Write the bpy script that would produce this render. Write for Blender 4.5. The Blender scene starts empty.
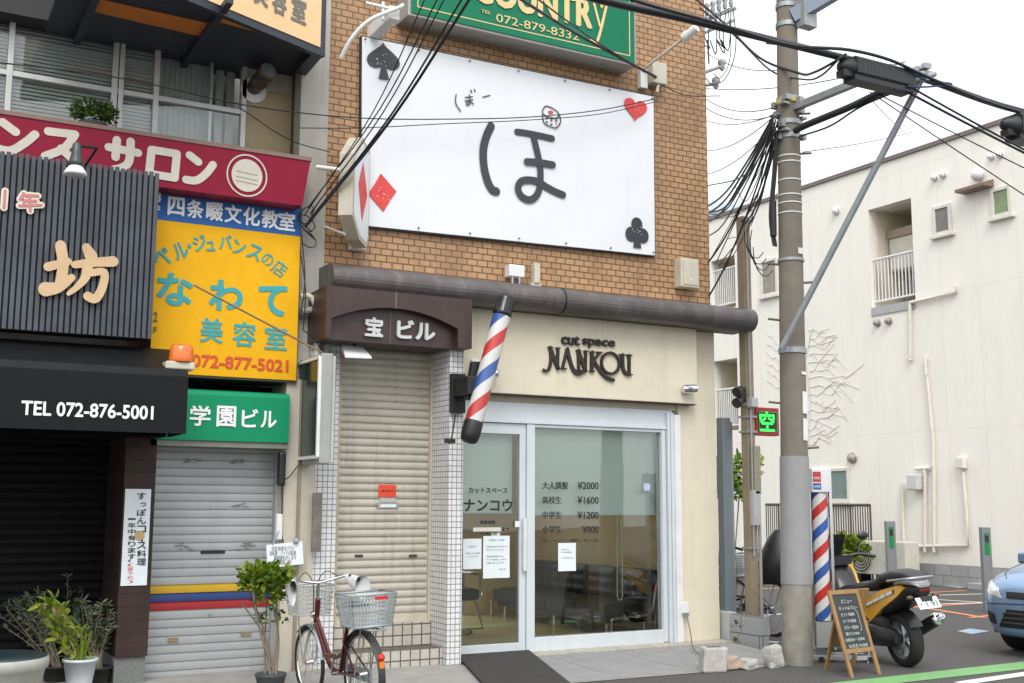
import bpy, bmesh, math, random
from mathutils import Vector, Matrix
random.seed(7)
V = Vector
R = math.radians
sc = bpy.context.scene
COL = sc.collection

# ------------------------------------------------------------------ camera
YAW, PITCH, ROLL, FOC, CAMH = R(28.97), R(8.0), R(0.24), 1144.0, 1.6
_f = V((math.sin(YAW)*math.cos(PITCH), math.cos(YAW)*math.cos(PITCH), math.sin(PITCH)))
_r0 = V((math.cos(YAW), -math.sin(YAW), 0)); _u0 = _r0.cross(_f)
_r = _r0*math.cos(ROLL) + _u0*math.sin(ROLL); _u = _u0*math.cos(ROLL) - _r0*math.sin(ROLL)
cam = bpy.data.cameras.new('camera'); camo = bpy.data.objects.new('camera', cam); COL.objects.link(camo)
cam.sensor_width = 36; cam.lens = 36*FOC/1024; cam.clip_end = 800
M = Matrix((_r, _u, -_f)).transposed().to_4x4(); M.translation = V((0, 0, CAMH)); camo.matrix_world = M
sc.camera = camo

# ------------------------------------------------------------------ world, sun, exposure
SUN_EL, SUN_AZ = 48, 205          # azimuth the light comes from, clockwise from +Y
w = bpy.data.worlds.new('World'); sc.world = w; w.use_nodes = True
nt = w.node_tree; nt.nodes.clear()
def N(t, typ, **k):
    n = t.nodes.new(typ)
    for a, b in k.items(): setattr(n, a, b)
    return n
wo = N(nt, 'ShaderNodeOutputWorld'); add = N(nt, 'ShaderNodeAddShader')
sky = N(nt, 'ShaderNodeTexSky', sky_type='NISHITA', sun_disc=False)
sky.sun_elevation = R(SUN_EL); sky.sun_rotation = R(SUN_AZ); sky.air_density = 1; sky.dust_density = 3
bg1 = N(nt, 'ShaderNodeBackground'); bg1.inputs[1].default_value = 0.05
hs = N(nt, 'ShaderNodeHueSaturation'); hs.inputs['Saturation'].default_value = 0.35
nt.links.new(sky.outputs[0], hs.inputs['Color']); nt.links.new(hs.outputs[0], bg1.inputs[0])
tc = N(nt, 'ShaderNodeTexCoord'); sp = N(nt, 'ShaderNodeSeparateXYZ'); nt.links.new(tc.outputs['Generated'], sp.inputs[0])
ramp = N(nt, 'ShaderNodeMapRange'); ramp.inputs[1].default_value = 0.0; ramp.inputs[2].default_value = 0.9
ramp.inputs[3].default_value = 0.74; ramp.inputs[4].default_value = 1.45
nz = N(nt, 'ShaderNodeTexNoise'); nz.inputs['Scale'].default_value = 2.2; nz.inputs['Detail'].default_value = 5
nt.links.new(tc.outputs['Generated'], nz.inputs['Vector'])
nr = N(nt, 'ShaderNodeMapRange'); nr.inputs[3].default_value = 0.86; nr.inputs[4].default_value = 1.14
nt.links.new(nz.outputs[0], nr.inputs[0]); nt.links.new(sp.outputs[2], ramp.inputs[0])
mu = N(nt, 'ShaderNodeMath', operation='MULTIPLY'); nt.links.new(ramp.outputs[0], mu.inputs[0]); nt.links.new(nr.outputs[0], mu.inputs[1])
bg2 = N(nt, 'ShaderNodeBackground'); bg2.inputs[0].default_value = (0.955, 0.975, 1.0, 1)
nt.links.new(mu.outputs[0], bg2.inputs[1])
nt.links.new(bg1.outputs[0], add.inputs[0]); nt.links.new(bg2.outputs[0], add.inputs[1]); nt.links.new(add.outputs[0], wo.inputs[0])
sl = bpy.data.lights.new('sun', 'SUN'); sl.energy = 1.3; sl.angle = R(28); sl.color = (1.0, 0.97, 0.92)
so = bpy.data.objects.new('sun', sl); COL.objects.link(so)
sd = V((math.sin(R(SUN_AZ))*math.cos(R(SUN_EL)), math.cos(R(SUN_AZ))*math.cos(R(SUN_EL)), math.sin(R(SUN_EL))))
so.rotation_euler = sd.to_track_quat('Z', 'Y').to_euler(); so.location = sd*40
vs = sc.view_settings; vs.view_transform = 'Standard'; vs.look = 'None'; vs.gamma = 1; vs.use_curve_mapping = False
vs.exposure = 0.33
sc.cycles.max_bounces = 8; sc.cycles.transparent_max_bounces = 12

# ------------------------------------------------------------------ measuring helpers (pixel of the photo -> point on a real plane)
def ray(px, py): return _f*FOC + _r*(px-512) + _u*(341.5-py)
def onY(px, py, Y): d = ray(px, py); return V((0, 0, CAMH)) + d*(Y/d.y)
def onX(px, py, X): d = ray(px, py); return V((0, 0, CAMH)) + d*(X/d.x)
def onZ(px, py, Z=0.0): d = ray(px, py); return V((0, 0, CAMH)) + d*((Z-CAMH)/d.z)

# ------------------------------------------------------------------ materials
MATS = {}
def mat(name, col, rough=0.6, metal=0.0, var=0.10, scale=6.0, bump=0.0, bscale=40.0, streak=0.0, streak_col=(0.10, 0.085, 0.065), spec=0.5, coat=0.0, emit=0.0, spots=0.0):
    if name in MATS: return MATS[name]
    m = bpy.data.materials.new(name); m.use_nodes = True; MATS[name] = m
    t = m.node_tree; b = t.nodes['Principled BSDF']
    b.inputs['Roughness'].default_value = rough; b.inputs['Metallic'].default_value = metal
    b.inputs['Specular IOR Level'].default_value = spec; b.inputs['Coat Weight'].default_value = coat
    tc = N(t, 'ShaderNodeTexCoord')
    n1 = N(t, 'ShaderNodeTexNoise'); n1.inputs['Scale'].default_value = scale; n1.inputs['Detail'].default_value = 6; n1.inputs['Roughness'].default_value = 0.65
    t.links.new(tc.outputs['Object'], n1.inputs['Vector'])
    mr = N(t, 'ShaderNodeMapRange'); mr.inputs[1].default_value = 0.25; mr.inputs[2].default_value = 0.75
    mr.inputs[3].default_value = 1-var; mr.inputs[4].default_value = 1+var; t.links.new(n1.outputs[0], mr.inputs[0])
    mx = N(t, 'ShaderNodeMix', data_type='RGBA', blend_type='MULTIPLY'); mx.inputs[0].default_value = 1
    mx.inputs[6].default_value = (*col, 1); t.links.new(mr.outputs[0], mx.inputs[7])
    out = mx.outputs[2]
    if streak > 0:
        mp = N(t, 'ShaderNodeMapping'); mp.inputs['Scale'].default_value = (7, 7, 0.5); t.links.new(tc.outputs['Object'], mp.inputs['Vector'])
        n2 = N(t, 'ShaderNodeTexNoise'); n2.inputs['Scale'].default_value = 1.0; n2.inputs['Detail'].default_value = 7; n2.inputs['Roughness'].default_value = 0.7
        t.links.new(mp.outputs[0], n2.inputs['Vector'])
        r2 = N(t, 'ShaderNodeMapRange'); r2.inputs[1].default_value = 0.52; r2.inputs[2].default_value = 0.78; r2.inputs[4].default_value = streak
        t.links.new(n2.outputs[0], r2.inputs[0])
        m2 = N(t, 'ShaderNodeMix', data_type='RGBA'); t.links.new(r2.outputs[0], m2.inputs[0]); t.links.new(out, m2.inputs[6]); m2.inputs[7].default_value = (*streak_col, 1)
        out = m2.outputs[2]
    if spots > 0:
        n4 = N(t, 'ShaderNodeTexNoise'); n4.inputs['Scale'].default_value = 3.1; n4.inputs['Detail'].default_value = 9; n4.inputs['Roughness'].default_value = 0.72
        t.links.new(tc.outputs['Object'], n4.inputs['Vector'])
        r4 = N(t, 'ShaderNodeMapRange'); r4.inputs[1].default_value = 0.55; r4.inputs[2].default_value = 0.72; r4.inputs[4].default_value = spots
        t.links.new(n4.outputs[0], r4.inputs[0])
        m4 = N(t, 'ShaderNodeMix', data_type='RGBA'); t.links.new(r4.outputs[0], m4.inputs[0]); t.links.new(out, m4.inputs[6]); m4.inputs[7].default_value = (*streak_col, 1)
        out = m4.outputs[2]
    t.links.new(out, b.inputs['Base Color'])
    if bump > 0:
        n3 = N(t, 'ShaderNodeTexNoise'); n3.inputs['Scale'].default_value = bscale; n3.inputs['Detail'].default_value = 4
        t.links.new(tc.outputs['Object'], n3.inputs['Vector'])
        bp = N(t, 'ShaderNodeBump'); bp.inputs['Strength'].default_value = bump; bp.inputs['Distance'].default_value = 0.01
        t.links.new(n3.outputs[0], bp.inputs['Height']); t.links.new(bp.outputs[0], b.inputs['Normal'])
    if emit > 0:
        t.links.new(out, b.inputs['Emission Color']); b.inputs['Emission Strength'].default_value = emit
    return m

def brickmat(name, c1, c2, mortar, bw, bh, ms, offset=0.5, rough=0.55, bump=0.5, axes='xyz', streak=0.12, dirt=(0.09, 0.07, 0.05), bias=0.0, shift=(0, 0, 0), flat=False, grain=.18):
    m = bpy.data.materials.new(name); m.use_nodes = True; MATS[name] = m
    t = m.node_tree; b = t.nodes['Principled BSDF']; b.inputs['Roughness'].default_value = rough
    g = N(t, 'ShaderNodeNewGeometry'); s = N(t, 'ShaderNodeSeparateXYZ'); t.links.new(g.outputs['Position'], s.inputs[0])
    a = N(t, 'ShaderNodeMath', operation='ADD'); t.links.new(s.outputs[0], a.inputs[0])
    if flat:
        a.inputs[1].default_value = 0; vert = s.outputs[1]
    else:
        t.links.new(s.outputs[1], a.inputs[1]); vert = s.outputs[2]
    c = N(t, 'ShaderNodeCombineXYZ'); t.links.new(a.outputs[0], c.inputs[0]); t.links.new(vert, c.inputs[1])
    vm = N(t, 'ShaderNodeVectorMath', operation='ADD'); vm.inputs[1].default_value = shift; t.links.new(c.outputs[0], vm.inputs[0])
    br = N(t, 'ShaderNodeTexBrick'); br.offset = offset; br.squash = 1
    for k, v in (('Scale', 1), ('Mortar Size', ms), ('Mortar Smooth', 0.1), ('Bias', bias), ('Brick Width', bw), ('Row Height', bh)): br.inputs[k].default_value = v
    br.inputs['Color1'].default_value = (*c1, 1); br.inputs['Color2'].default_value = (*c2, 1); br.inputs['Mortar'].default_value = (*mortar, 1)
    t.links.new(vm.outputs[0], br.inputs['Vector'])
    n2 = N(t, 'ShaderNodeTexNoise'); n2.inputs['Scale'].default_value = 1.2; n2.inputs['Detail'].default_value = 8; n2.inputs['Roughness'].default_value = 0.7
    mp = N(t, 'ShaderNodeMapping'); mp.inputs['Scale'].default_value = (2.5, 2.5, 0.6); t.links.new(g.outputs['Position'], mp.inputs['Vector']); t.links.new(mp.outputs[0], n2.inputs['Vector'])
    r2 = N(t, 'ShaderNodeMapRange'); r2.inputs[1].default_value = 0.45; r2.inputs[2].default_value = 0.8; r2.inputs[4].default_value = streak*3
    t.links.new(n2.outputs[0], r2.inputs[0])
    m2 = N(t, 'ShaderNodeMix', data_type='RGBA'); t.links.new(r2.outputs[0], m2.inputs[0]); t.links.new(br.outputs[0], m2.inputs[6]); m2.inputs[7].default_value = (*dirt, 1)
    n5 = N(t, 'ShaderNodeTexNoise'); n5.inputs['Scale'].default_value = 30; n5.inputs['Detail'].default_value = 3; t.links.new(g.outputs['Position'], n5.inputs['Vector'])
    r5 = N(t, 'ShaderNodeMapRange'); r5.inputs[3].default_value = 1-grain; r5.inputs[4].default_value = 1+grain; t.links.new(n5.outputs[0], r5.inputs[0])
    m5 = N(t, 'ShaderNodeMix', data_type='RGBA', blend_type='MULTIPLY'); m5.inputs[0].default_value = 1; t.links.new(m2.outputs[2], m5.inputs[6]); t.links.new(r5.outputs[0], m5.inputs[7])
    t.links.new(m5.outputs[2], b.inputs['Base Color'])
    bp = N(t, 'ShaderNodeBump', invert=True); bp.inputs['Strength'].default_value = bump; bp.inputs['Distance'].default_value = 0.006
    t.links.new(br.outputs['Fac'], bp.inputs['Height']); t.links.new(bp.outputs[0], b.inputs['Normal'])
    return m

def glassmat(name, tint=(0.85, 0.92, 0.90), refl=0.9, rough=0.0):
    m = bpy.data.materials.new(name); m.use_nodes = True; MATS[name] = m
    t = m.node_tree; t.nodes.clear(); o = N(t, 'ShaderNodeOutputMaterial')
    tr = N(t, 'ShaderNodeBsdfTransparent'); tr.inputs[0].default_value = (*tint, 1)
    gl = N(t, 'ShaderNodeBsdfGlossy'); gl.inputs['Roughness'].default_value = rough; gl.inputs[0].default_value = (refl, refl, refl, 1)
    fr = N(t, 'ShaderNodeFresnel'); fr.inputs[0].default_value = 1.52
    tc = N(t, 'ShaderNodeTexCoord'); nz = N(t, 'ShaderNodeTexNoise'); nz.inputs['Scale'].default_value = 0.9; t.links.new(tc.outputs['Object'], nz.inputs['Vector'])
    bp = N(t, 'ShaderNodeBump'); bp.inputs['Strength'].default_value = 0.05; bp.inputs['Distance'].default_value = 0.05
    t.links.new(nz.outputs[0], bp.inputs['Height']); t.links.new(bp.outputs[0], gl.inputs['Normal'])
    mu = N(t, 'ShaderNodeMath', operation='MULTIPLY'); mu.inputs[1].default_value = 1.35; mu.use_clamp = True; t.links.new(fr.outputs[0], mu.inputs[0])
    mx = N(t, 'ShaderNodeMixShader'); t.links.new(mu.outputs[0], mx.inputs[0]); t.links.new(tr.outputs[0], mx.inputs[1]); t.links.new(gl.outputs[0], mx.inputs[2])
    t.links.new(mx.outputs[0], o.inputs[0])
    return m

black = mat('black_plastic', (0.012, 0.012, 0.014), 0.45)
cable_m = mat('cable_rubber', (0.012, 0.013, 0.018), 0.5)
steel = mat('galvanised_steel', (0.33, 0.35, 0.36), 0.45, 0.5, var=0.2, scale=14)
chrome = mat('chrome', (0.75, 0.76, 0.78), 0.18, 1.0, var=0.05)
white_p = mat('white_paint', (0.72, 0.73, 0.72), 0.45, streak=0.12)
alu = mat('white_aluminium', (0.60, 0.65, 0.68), 0.35, 0.1, var=0.05, streak=0.10, streak_col=(0.3, 0.3, 0.3))
paper = mat('paper', (0.72, 0.78, 0.80), 0.7, var=0.05)
ink = mat('black_ink', (0.02, 0.02, 0.022), 0.6)
cream_l = mat('cream_lettering', (0.55, 0.51, 0.44), 0.5)
tyre = mat('tyre_rubber', (0.014, 0.014, 0.015), 0.75, bump=0.2)
glass = glassmat('window_glass', (.95, .98, .97))

# ------------------------------------------------------------------ object helpers
WLOC = {}
def thing(name, label, cat, loc=(0, 0, 0), rotz=0.0, group=None):
    o = bpy.data.objects.new(name, None); COL.objects.link(o); o.location = loc; o.rotation_euler = (0, 0, rotz)
    o.empty_display_size = 0.1
    o['label'] = label; o['category'] = cat
    if group: o['group'] = group
    WLOC[o.name] = V(loc) if rotz == 0.0 else V((0, 0, 0))
    return o
def tag(o, label, cat, group=None):
    o['label'] = label; o['category'] = cat
    if group: o['group'] = group
    return o

class MB:
    def __init__(s): s.v = []; s.f = []; s.mi = []; s.sm = []
    def face(s, pts, mi=0, sm=False):
        n = len(s.v); s.v += [V(p) for p in pts]; s.f.append(list(range(n, n+len(pts)))); s.mi.append(mi); s.sm.append(sm)
    def add(s, vs, fs, mi=0, sm=False):
        n = len(s.v); s.v += [V(p) for p in vs]
        for f in fs: s.f.append([i+n for i in f]); s.mi.append(mi); s.sm.append(sm)
    def box(s, a, b, mi=0):
        x0, y0, z0 = [min(p, q) for p, q in zip(a, b)]; x1, y1, z1 = [max(p, q) for p, q in zip(a, b)]
        s.add([(x0,y0,z0),(x1,y0,z0),(x1,y1,z0),(x0,y1,z0),(x0,y0,z1),(x1,y0,z1),(x1,y1,z1),(x0,y1,z1)],
              [(3,2,1,0),(4,5,6,7),(0,1,5,4),(1,2,6,5),(2,3,7,6),(3,0,4,7)], mi)
        return s
    def obox(s, c, ax, ay, az, mi=0):      # centre and three half-axis vectors
        c = V(c); ax = V(ax); ay = V(ay); az = V(az)
        p = [c+i*ax+j*ay+k*az for k in (-1, 1) for i, j in ((-1,-1),(1,-1),(1,1),(-1,1))]
        s.add(p, [(3,2,1,0),(4,5,6,7),(0,1,5,4),(1,2,6,5),(2,3,7,6),(3,0,4,7)], mi); return s
    def beam(s, p, q, w, h, mi=0, up=(0, 0, 1)):
        p = V(p); q = V(q); d = (q-p); l = d.length; d.normalize(); u = V(up)
        sx = d.cross(u)
        if sx.length < 1e-4: sx = d.cross(V((1, 0, 0)))
        sx.normalize(); u = sx.cross(d)
        return s.obox((p+q)/2, d*l/2, sx*w/2, u*h/2, mi)
    def tube(s, pts, r, n=8, mi=0, cap=True, closed=False):
        pts = [V(p) for p in pts]; rs = r if isinstance(r, (list, tuple)) else [r]*len(pts)
        L = len(pts); rings = []; prev = None
        for i, p in enumerate(pts):
            if closed: d = pts[(i+1) % L]-pts[i-1]
            else: d = pts[min(i+1, L-1)]-pts[max(i-1, 0)]
            if d.length < 1e-9: d = V((0, 0, 1))
            d.normalize()
            if prev is None:
                a = d.cross(V((0, 0, 1)));
                if a.length < 1e-3: a = d.cross(V((1, 0, 0)))
            else: a = prev - d*prev.dot(d)
            a.normalize(); prev = a; b = d.cross(a)
            rings.append([p + (a*math.cos(k*2*math.pi/n)+b*math.sin(k*2*math.pi/n))*rs[i] for k in range(n)])
        vs = [q for rg in rings for q in rg]; fs = []
        for i in range(L if closed else L-1):
            j = (i+1) % L
            for k in range(n): fs.append((i*n+k, i*n+(k+1) % n, j*n+(k+1) % n, j*n+k))
        s.add(vs, fs, mi, True)
        if cap and not closed:
            s.face(rings[0][::-1], mi); s.face(rings[-1], mi)
        return s
    def cyl(s, p, q, r0, r1=None, n=20, mi=0, cap=True):
        return s.tube([p, q], [r0, r0 if r1 is None else r1], n, mi, cap)
    def lathe(s, c, prof, n=24, mi=0, axis=(0, 0, 1), cap=True):   # prof: (radius, distance along the axis)
        c = V(c); z = V(axis).normalized(); a = z.cross(V((0, 1, 0)))
        if a.length < 1e-3: a = z.cross(V((1, 0, 0)))
        a.normalize(); b = z.cross(a); vs = []; fs = []
        for r, h in prof:
            vs += [c+z*h+(a*math.cos(k*2*math.pi/n)+b*math.sin(k*2*math.pi/n))*r for k in range(n)]
        for i in range(len(prof)-1):
            for k in range(n): fs.append((i*n+k, i*n+(k+1) % n, (i+1)*n+(k+1) % n, (i+1)*n+k))
        s.add(vs, fs, mi, True)
        if cap:
            s.face(vs[:n][::-1], mi); s.face(vs[-n:], mi)
        return s
    def prism(s, pts, d, mi=0, side=None):           # polygon (3-D points) pushed along d
        pts = [V(p) for p in pts]; d = V(d); L = len(pts); q = [p+d for p in pts]
        s.face(pts[::-1], mi); s.face(q, mi)
        for i in range(L): s.face([pts[i], pts[(i+1) % L], q[(i+1) % L], q[i]], mi if side is None else side)
        return s
    def sphere(s, c, r, n=12, mi=0, sc3=(1, 1, 1)):
        c = V(c); vs = []; fs = []; m = n//2
        for i in range(m+1):
            t = math.pi*i/m
            for k in range(n):
                p = 2*math.pi*k/n
                vs.append(c+V((math.sin(t)*math.cos(p)*sc3[0], math.sin(t)*math.sin(p)*sc3[1], math.cos(t)*sc3[2]))*r)
        for i in range(m):
            for k in range(n): fs.append((i*n+k, i*n+(k+1) % n, (i+1)*n+(k+1) % n, (i+1)*n+k))
        s.add(vs, fs, mi, True); return s
    def build(s, name, mats, parent=None, bevel=0.0, local=False, seg=2, smooth=False, weld=False, sub=0):
        if not isinstance(mats, (list, tuple)): mats = [mats]
        off = V((0, 0, 0))
        if parent is not None and not local: off = WLOC.get(parent.name, V((0, 0, 0)))
        me = bpy.data.meshes.new(name); me.from_pydata([tuple(p-off) for p in s.v], [], s.f)
        for m in mats: me.materials.append(m)
        for p, mi, sm in zip(me.polygons, s.mi, s.sm): p.material_index = min(mi, len(mats)-1); p.use_smooth = sm or smooth
        bm = bmesh.new(); bm.from_mesh(me)
        if weld: bmesh.ops.remove_doubles(bm, verts=bm.verts, dist=0.0004)
        bmesh.ops.recalc_face_normals(bm, faces=bm.faces); bm.to_mesh(me); bm.free()
        o = bpy.data.objects.new(name, me); COL.objects.link(o)
        if parent is not None: o.parent = parent
        WLOC[o.name] = off
        if sub:
            q = o.modifiers.new('sub', 'SUBSURF'); q.levels = sub; q.render_levels = sub
        if bevel > 0:
            q = o.modifiers.new('bevel', 'BEVEL'); q.width = bevel; q.segments = seg; q.limit_method = 'ANGLE'; q.angle_limit = R(40)
        return o
def struct(o): o['kind'] = 'structure'; return o

class Frame:                                   # a flat drawing plane: origin, right, up
    def __init__(s, o, ux=(1, 0, 0), uz=(0, 0, 1)):
        s.o = V(o); s.ux = V(ux).normalized(); s.uz = V(uz).normalized(); s.n = s.ux.cross(s.uz)
    def at(s, x, z, h=0.0): return s.o + s.ux*x + s.uz*z + s.n*h
    def px(s, px, py):
        d = ray(px, py); e = V((0, 0, CAMH)); t = (s.o-e).dot(s.n)/d.dot(s.n); p = e+d*t-s.o
        return p.dot(s.ux), p.dot(s.uz)
def fac(Y): return Frame((0, Y, 0))

def text_geo(body, bold=0.0, depth=0.0, spacing=1.0, line=1.0, align='LEFT'):
    cu = bpy.data.curves.new('t', 'FONT'); cu.body = body; cu.offset = bold; cu.extrude = depth; cu.resolution_u = 3
    cu.space_character = spacing; cu.space_line = line; cu.align_x = align
    ob = bpy.data.objects.new('t', cu); COL.objects.link(ob)
    dg = bpy.context.evaluated_depsgraph_get(); me = bpy.data.meshes.new_from_object(ob.evaluated_get(dg))
    vs = [v.co.copy() for v in me.vertices]; fs = [list(p.vertices) for p in me.polygons]
    bpy.data.objects.remove(ob); bpy.data.curves.remove(cu); bpy.data.meshes.remove(me)
    return vs, fs
def text(parent, fr, body, box, m, bold=0.0, depth=0.004, h=0.004, name='lettering', spacing=1.0, line=1.0, align='LEFT', shear=0.0, mb=None, rot=0.0):
    """box = (x0, z0, x1, z1) in the frame; the lettering fills it"""
    vs, fs = text_geo(body, 0.0, 0.5, spacing, line, align)
    x0 = min(v.x for v in vs); x1 = max(v.x for v in vs); y0 = min(v.y for v in vs); y1 = max(v.y for v in vs)
    bx0, bz0, bx1, bz1 = box; k = mb if mb is not None else MB()
    bw = bold*0.9*(bz1-bz0)/max(y1-y0, 1e-6)*1.0                       # half extra stroke width in metres
    bx0 += bw; bx1 -= bw; bz0 += bw; bz1 -= bw
    offs = [(0, 0)] if bold <= 0 else [(0, 0)] + [(bw*math.cos(t*math.pi/4), bw*math.sin(t*math.pi/4)) for t in range(8)]
    cx, cz = (bx0+bx1)/2, (bz0+bz1)/2
    for oi, (ox, oz) in enumerate(offs):
        out = []
        for v in vs:
            a = (v.x-x0)/max(x1-x0, 1e-6); b = (v.y-y0)/max(y1-y0, 1e-6)
            X = bx0+(bx1-bx0)*a+ox; Z = bz0+(bz1-bz0)*b+oz; X += shear*(Z-bz0)
            if rot:
                dx, dz = X-cx, Z-cz; X = cx+dx*math.cos(rot)-dz*math.sin(rot); Z = cz+dx*math.sin(rot)+dz*math.cos(rot)
            out.append(fr.at(X, Z, h + (v.z+0.5)*depth + oi*0.0003))
        k.add(out, fs)
    return None if mb is not None else k.build(name, m, parent)
def pbox(fr, x0, y0, x1, y1):                  # photo rectangle -> frame box
    a = fr.px(x0, (y0+y1)/2)[0]; b = fr.px(x1, (y0+y1)/2)[0]; xm = (x0+x1)/2
    return (a, fr.px(xm, y1)[1], b, fr.px(xm, y0)[1])

def crom(P, n=6, closed=False):
    out = []; L = len(P)
    for i in range(L if closed else L-1):
        g = (lambda k: P[k % L]) if closed else (lambda k: P[max(0, min(L-1, k))])
        p0, p1, p2, p3 = g(i-1), g(i), g(i+1), g(i+2)
        for j in range(n):
            t = j/n
            out.append(tuple(0.5*((2*b)+(-a+c)*t+(2*a-5*b+4*c-d)*t*t+(-a+3*b-3*c+d)*t**3) for a, b, c, d in zip(p0, p1, p2, p3)))
    if not closed: out.append(tuple(P[-1]))
    return out
def crom_c(P, n=6):                            # centripetal spline: no overshoot on uneven spacing
    P = [V(p) for p in P]; P = [P[0]*2-P[1]] + P + [P[-1]*2-P[-2]]; out = []
    for i in range(1, len(P)-2):
        q = P[i-1:i+3]; t = [0.0]
        for a, b in zip(q, q[1:]): t.append(t[-1]+max((b-a).length, 1e-5)**.5)
        m = max(n, min(30, int((q[2]-q[1]).length*3)))
        for j in range(m):
            x = t[1]+(t[2]-t[1])*j/m; A = [q[k]*((t[k+1]-x)/(t[k+1]-t[k]))+q[k+1]*((x-t[k])/(t[k+1]-t[k])) for k in range(3)]
            Bq = [A[k]*((t[k+2]-x)/(t[k+2]-t[k]))+A[k+1]*((x-t[k])/(t[k+2]-t[k])) for k in range(2)]
            out.append(Bq[0]*((t[2]-x)/(t[2]-t[1]))+Bq[1]*((x-t[1])/(t[2]-t[1])))
    out.append(P[-2]); return out
def stroke(mb, fr, pts, wd, h=0.003, closed=False, n=6, lift=0.00004, caps=True, thick=0.0):
    c = crom(pts, n, closed) if len(pts) > 2 or closed else [pts[0], pts[1]]
    L = len(c); ws = [wd]*L if not isinstance(wd, (list, tuple)) else [wd[0]+(wd[1]-wd[0])*i/(L-1) for i in range(L)]
    lf = []; rt = []
    for i in range(L):
        a = c[i-1] if closed else c[max(0, i-1)]; b = c[(i+1) % L] if closed else c[min(L-1, i+1)]
        dx, dz = b[0]-a[0], b[1]-a[1]; l = math.hypot(dx, dz) or 1; nx, nz = -dz/l, dx/l
        hh = h+lift*i
        lf.append((c[i][0]+nx*ws[i]/2, c[i][1]+nz*ws[i]/2, hh)); rt.append((c[i][0]-nx*ws[i]/2, c[i][1]-nz*ws[i]/2, hh))
    for i in range(L if closed else L-1):
        j = (i+1) % L
        mb.face([fr.at(*lf[i]), fr.at(*rt[i]), fr.at(*rt[j]), fr.at(*lf[j])])
        if thick:
            for e in (lf, rt):
                mb.face([fr.at(*e[i]), fr.at(*e[j]), fr.at(e[j][0], e[j][1], e[j][2]-thick), fr.at(e[i][0], e[i][1], e[i][2]-thick)])
    if caps and not closed:
        for i, sgn in ((0, 1), (L-1, -1)):
            k = c[1 if i == 0 else L-2]; a0 = math.atan2(c[i][1]-k[1], c[i][0]-k[0])
            mb.face([fr.at(c[i][0]+math.cos(a0+t*math.pi/8)*ws[i]/2, c[i][1]+math.sin(a0+t*math.pi/8)*ws[i]/2, h+lift*i) for t in range(-4, 5)])
def pstroke(mb, fr, org, scl, pts, wd, **k):   # stroke given in enlarged-photo pixels
    stroke(mb, fr, [fr.px(org[0]+x/scl, org[1]+y/scl) for x, y in pts], wd, **k)

def wire(name, label, cat, pts, r, m=None, sag=0.0, group=None, n=6, parent=None, seg=6):
    pts = [V(p) for p in pts]
    if sag and len(pts) == 2:
        a, b = pts; pts = [a.lerp(b, t/14) - V((0, 0, sag*4*(t/14)*(1-t/14))) for t in range(15)]
    elif len(pts) > 2: pts = crom_c(pts, seg)
    k = MB(); k.tube(pts, r, n); o = k.build(name, m or cable_m, parent)
    if parent is None: tag(o, label, cat, group)
    return o

# ================================================================== SETTING
asph = mat('asphalt', (0.082, 0.079, 0.075), 0.9, var=0.45, scale=70, bump=0.8, bscale=160, spots=0.55, streak_col=(0.038, 0.037, 0.036))
k = MB(); k.box((-120, -40, -0.5), (160, 260, 0)); struct(k.build('road', asph))
pave_m = mat('pavement_concrete', (0.30, 0.29, 0.27), 0.9, var=0.2, scale=3, bump=0.3, bscale=120, spots=0.4, streak_col=(0.16, 0.15, 0.14))
k = MB()
k.add([(-6, 9.05, .0), (8.45, 8.92, .0), (8.6, 10.62, .05), (3.6, 10.62, .05), (3.6, 11.6, .05), (-6, 11.6, .05)], [(0, 1, 2, 3), (0, 3, 4, 5)])
k.prism([(-6, 9.05, .0), (8.45, 8.92, .0), (8.6, 10.62, .02), (-6, 10.62, .02)], (0, 0, -0.03)); k.v = k.v[:6]; k.f = k.f[:2]; k.mi = k.mi[:2]; k.sm = k.sm[:2]
for p in k.v: p.z += 0.006
struct(k.build('sidewalk', pave_m))
slab_m = mat('slab_stone', (0.27, 0.27, 0.27), 0.85, var=0.16, scale=5, bump=0.6, bscale=220, spots=0.3, streak_col=(0.16, 0.15, 0.14))
def slopez(y): return 0.006 + max(0, (y-8.95)/(10.6-8.95))*0.05
k = MB()
xs = [5.5, 6.12, 6.95, 7.62, 8.42]
for i in range(4):
    a, b = xs[i]+.006, xs[i+1]-.006
    y0, y1 = 8.97, 10.32
    k.add([(a+.22*0, y0, slopez(y0)), (b, y0, slopez(y0)), (b, y1, slopez(y1)), (a, y1, slopez(y1)),
           (a, y0, slopez(y0)+.008), (b, y0, slopez(y0)+.008), (b, y1, slopez(y1)+.008), (a, y1, slopez(y1)+.008)],
          [(4,5,6,7),(0,1,5,4),(1,2,6,5),(2,3,7,6),(3,0,4,7)])
struct(k.build('sidewalk_slabs', slab_m, bevel=.002))
tile_floor = brickmat('floor_tile', (0.50, 0.47, 0.40), (0.44, 0.41, 0.35), (0.20, 0.18, 0.15), 0.10, 0.10, 0.006, offset=0, streak=.16, flat=True)
k = MB(); y0, y1 = 10.335, 10.60
k.add([(5.12, y0, slopez(y0)), (8.58, y0, slopez(y0)), (8.58, y1, slopez(y1)), (5.12, y1, slopez(y1)), (5.12, y0, slopez(y0)+.012), (8.58, y0, slopez(y0)+.012), (8.58, y1, slopez(y1)+.012), (5.12, y1, slopez(y1)+.012)],
      [(4,5,6,7),(0,1,5,4),(1,2,6,5),(3,0,4,7)])
struct(k.build('sidewalk_tiles', tile_floor))
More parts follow.
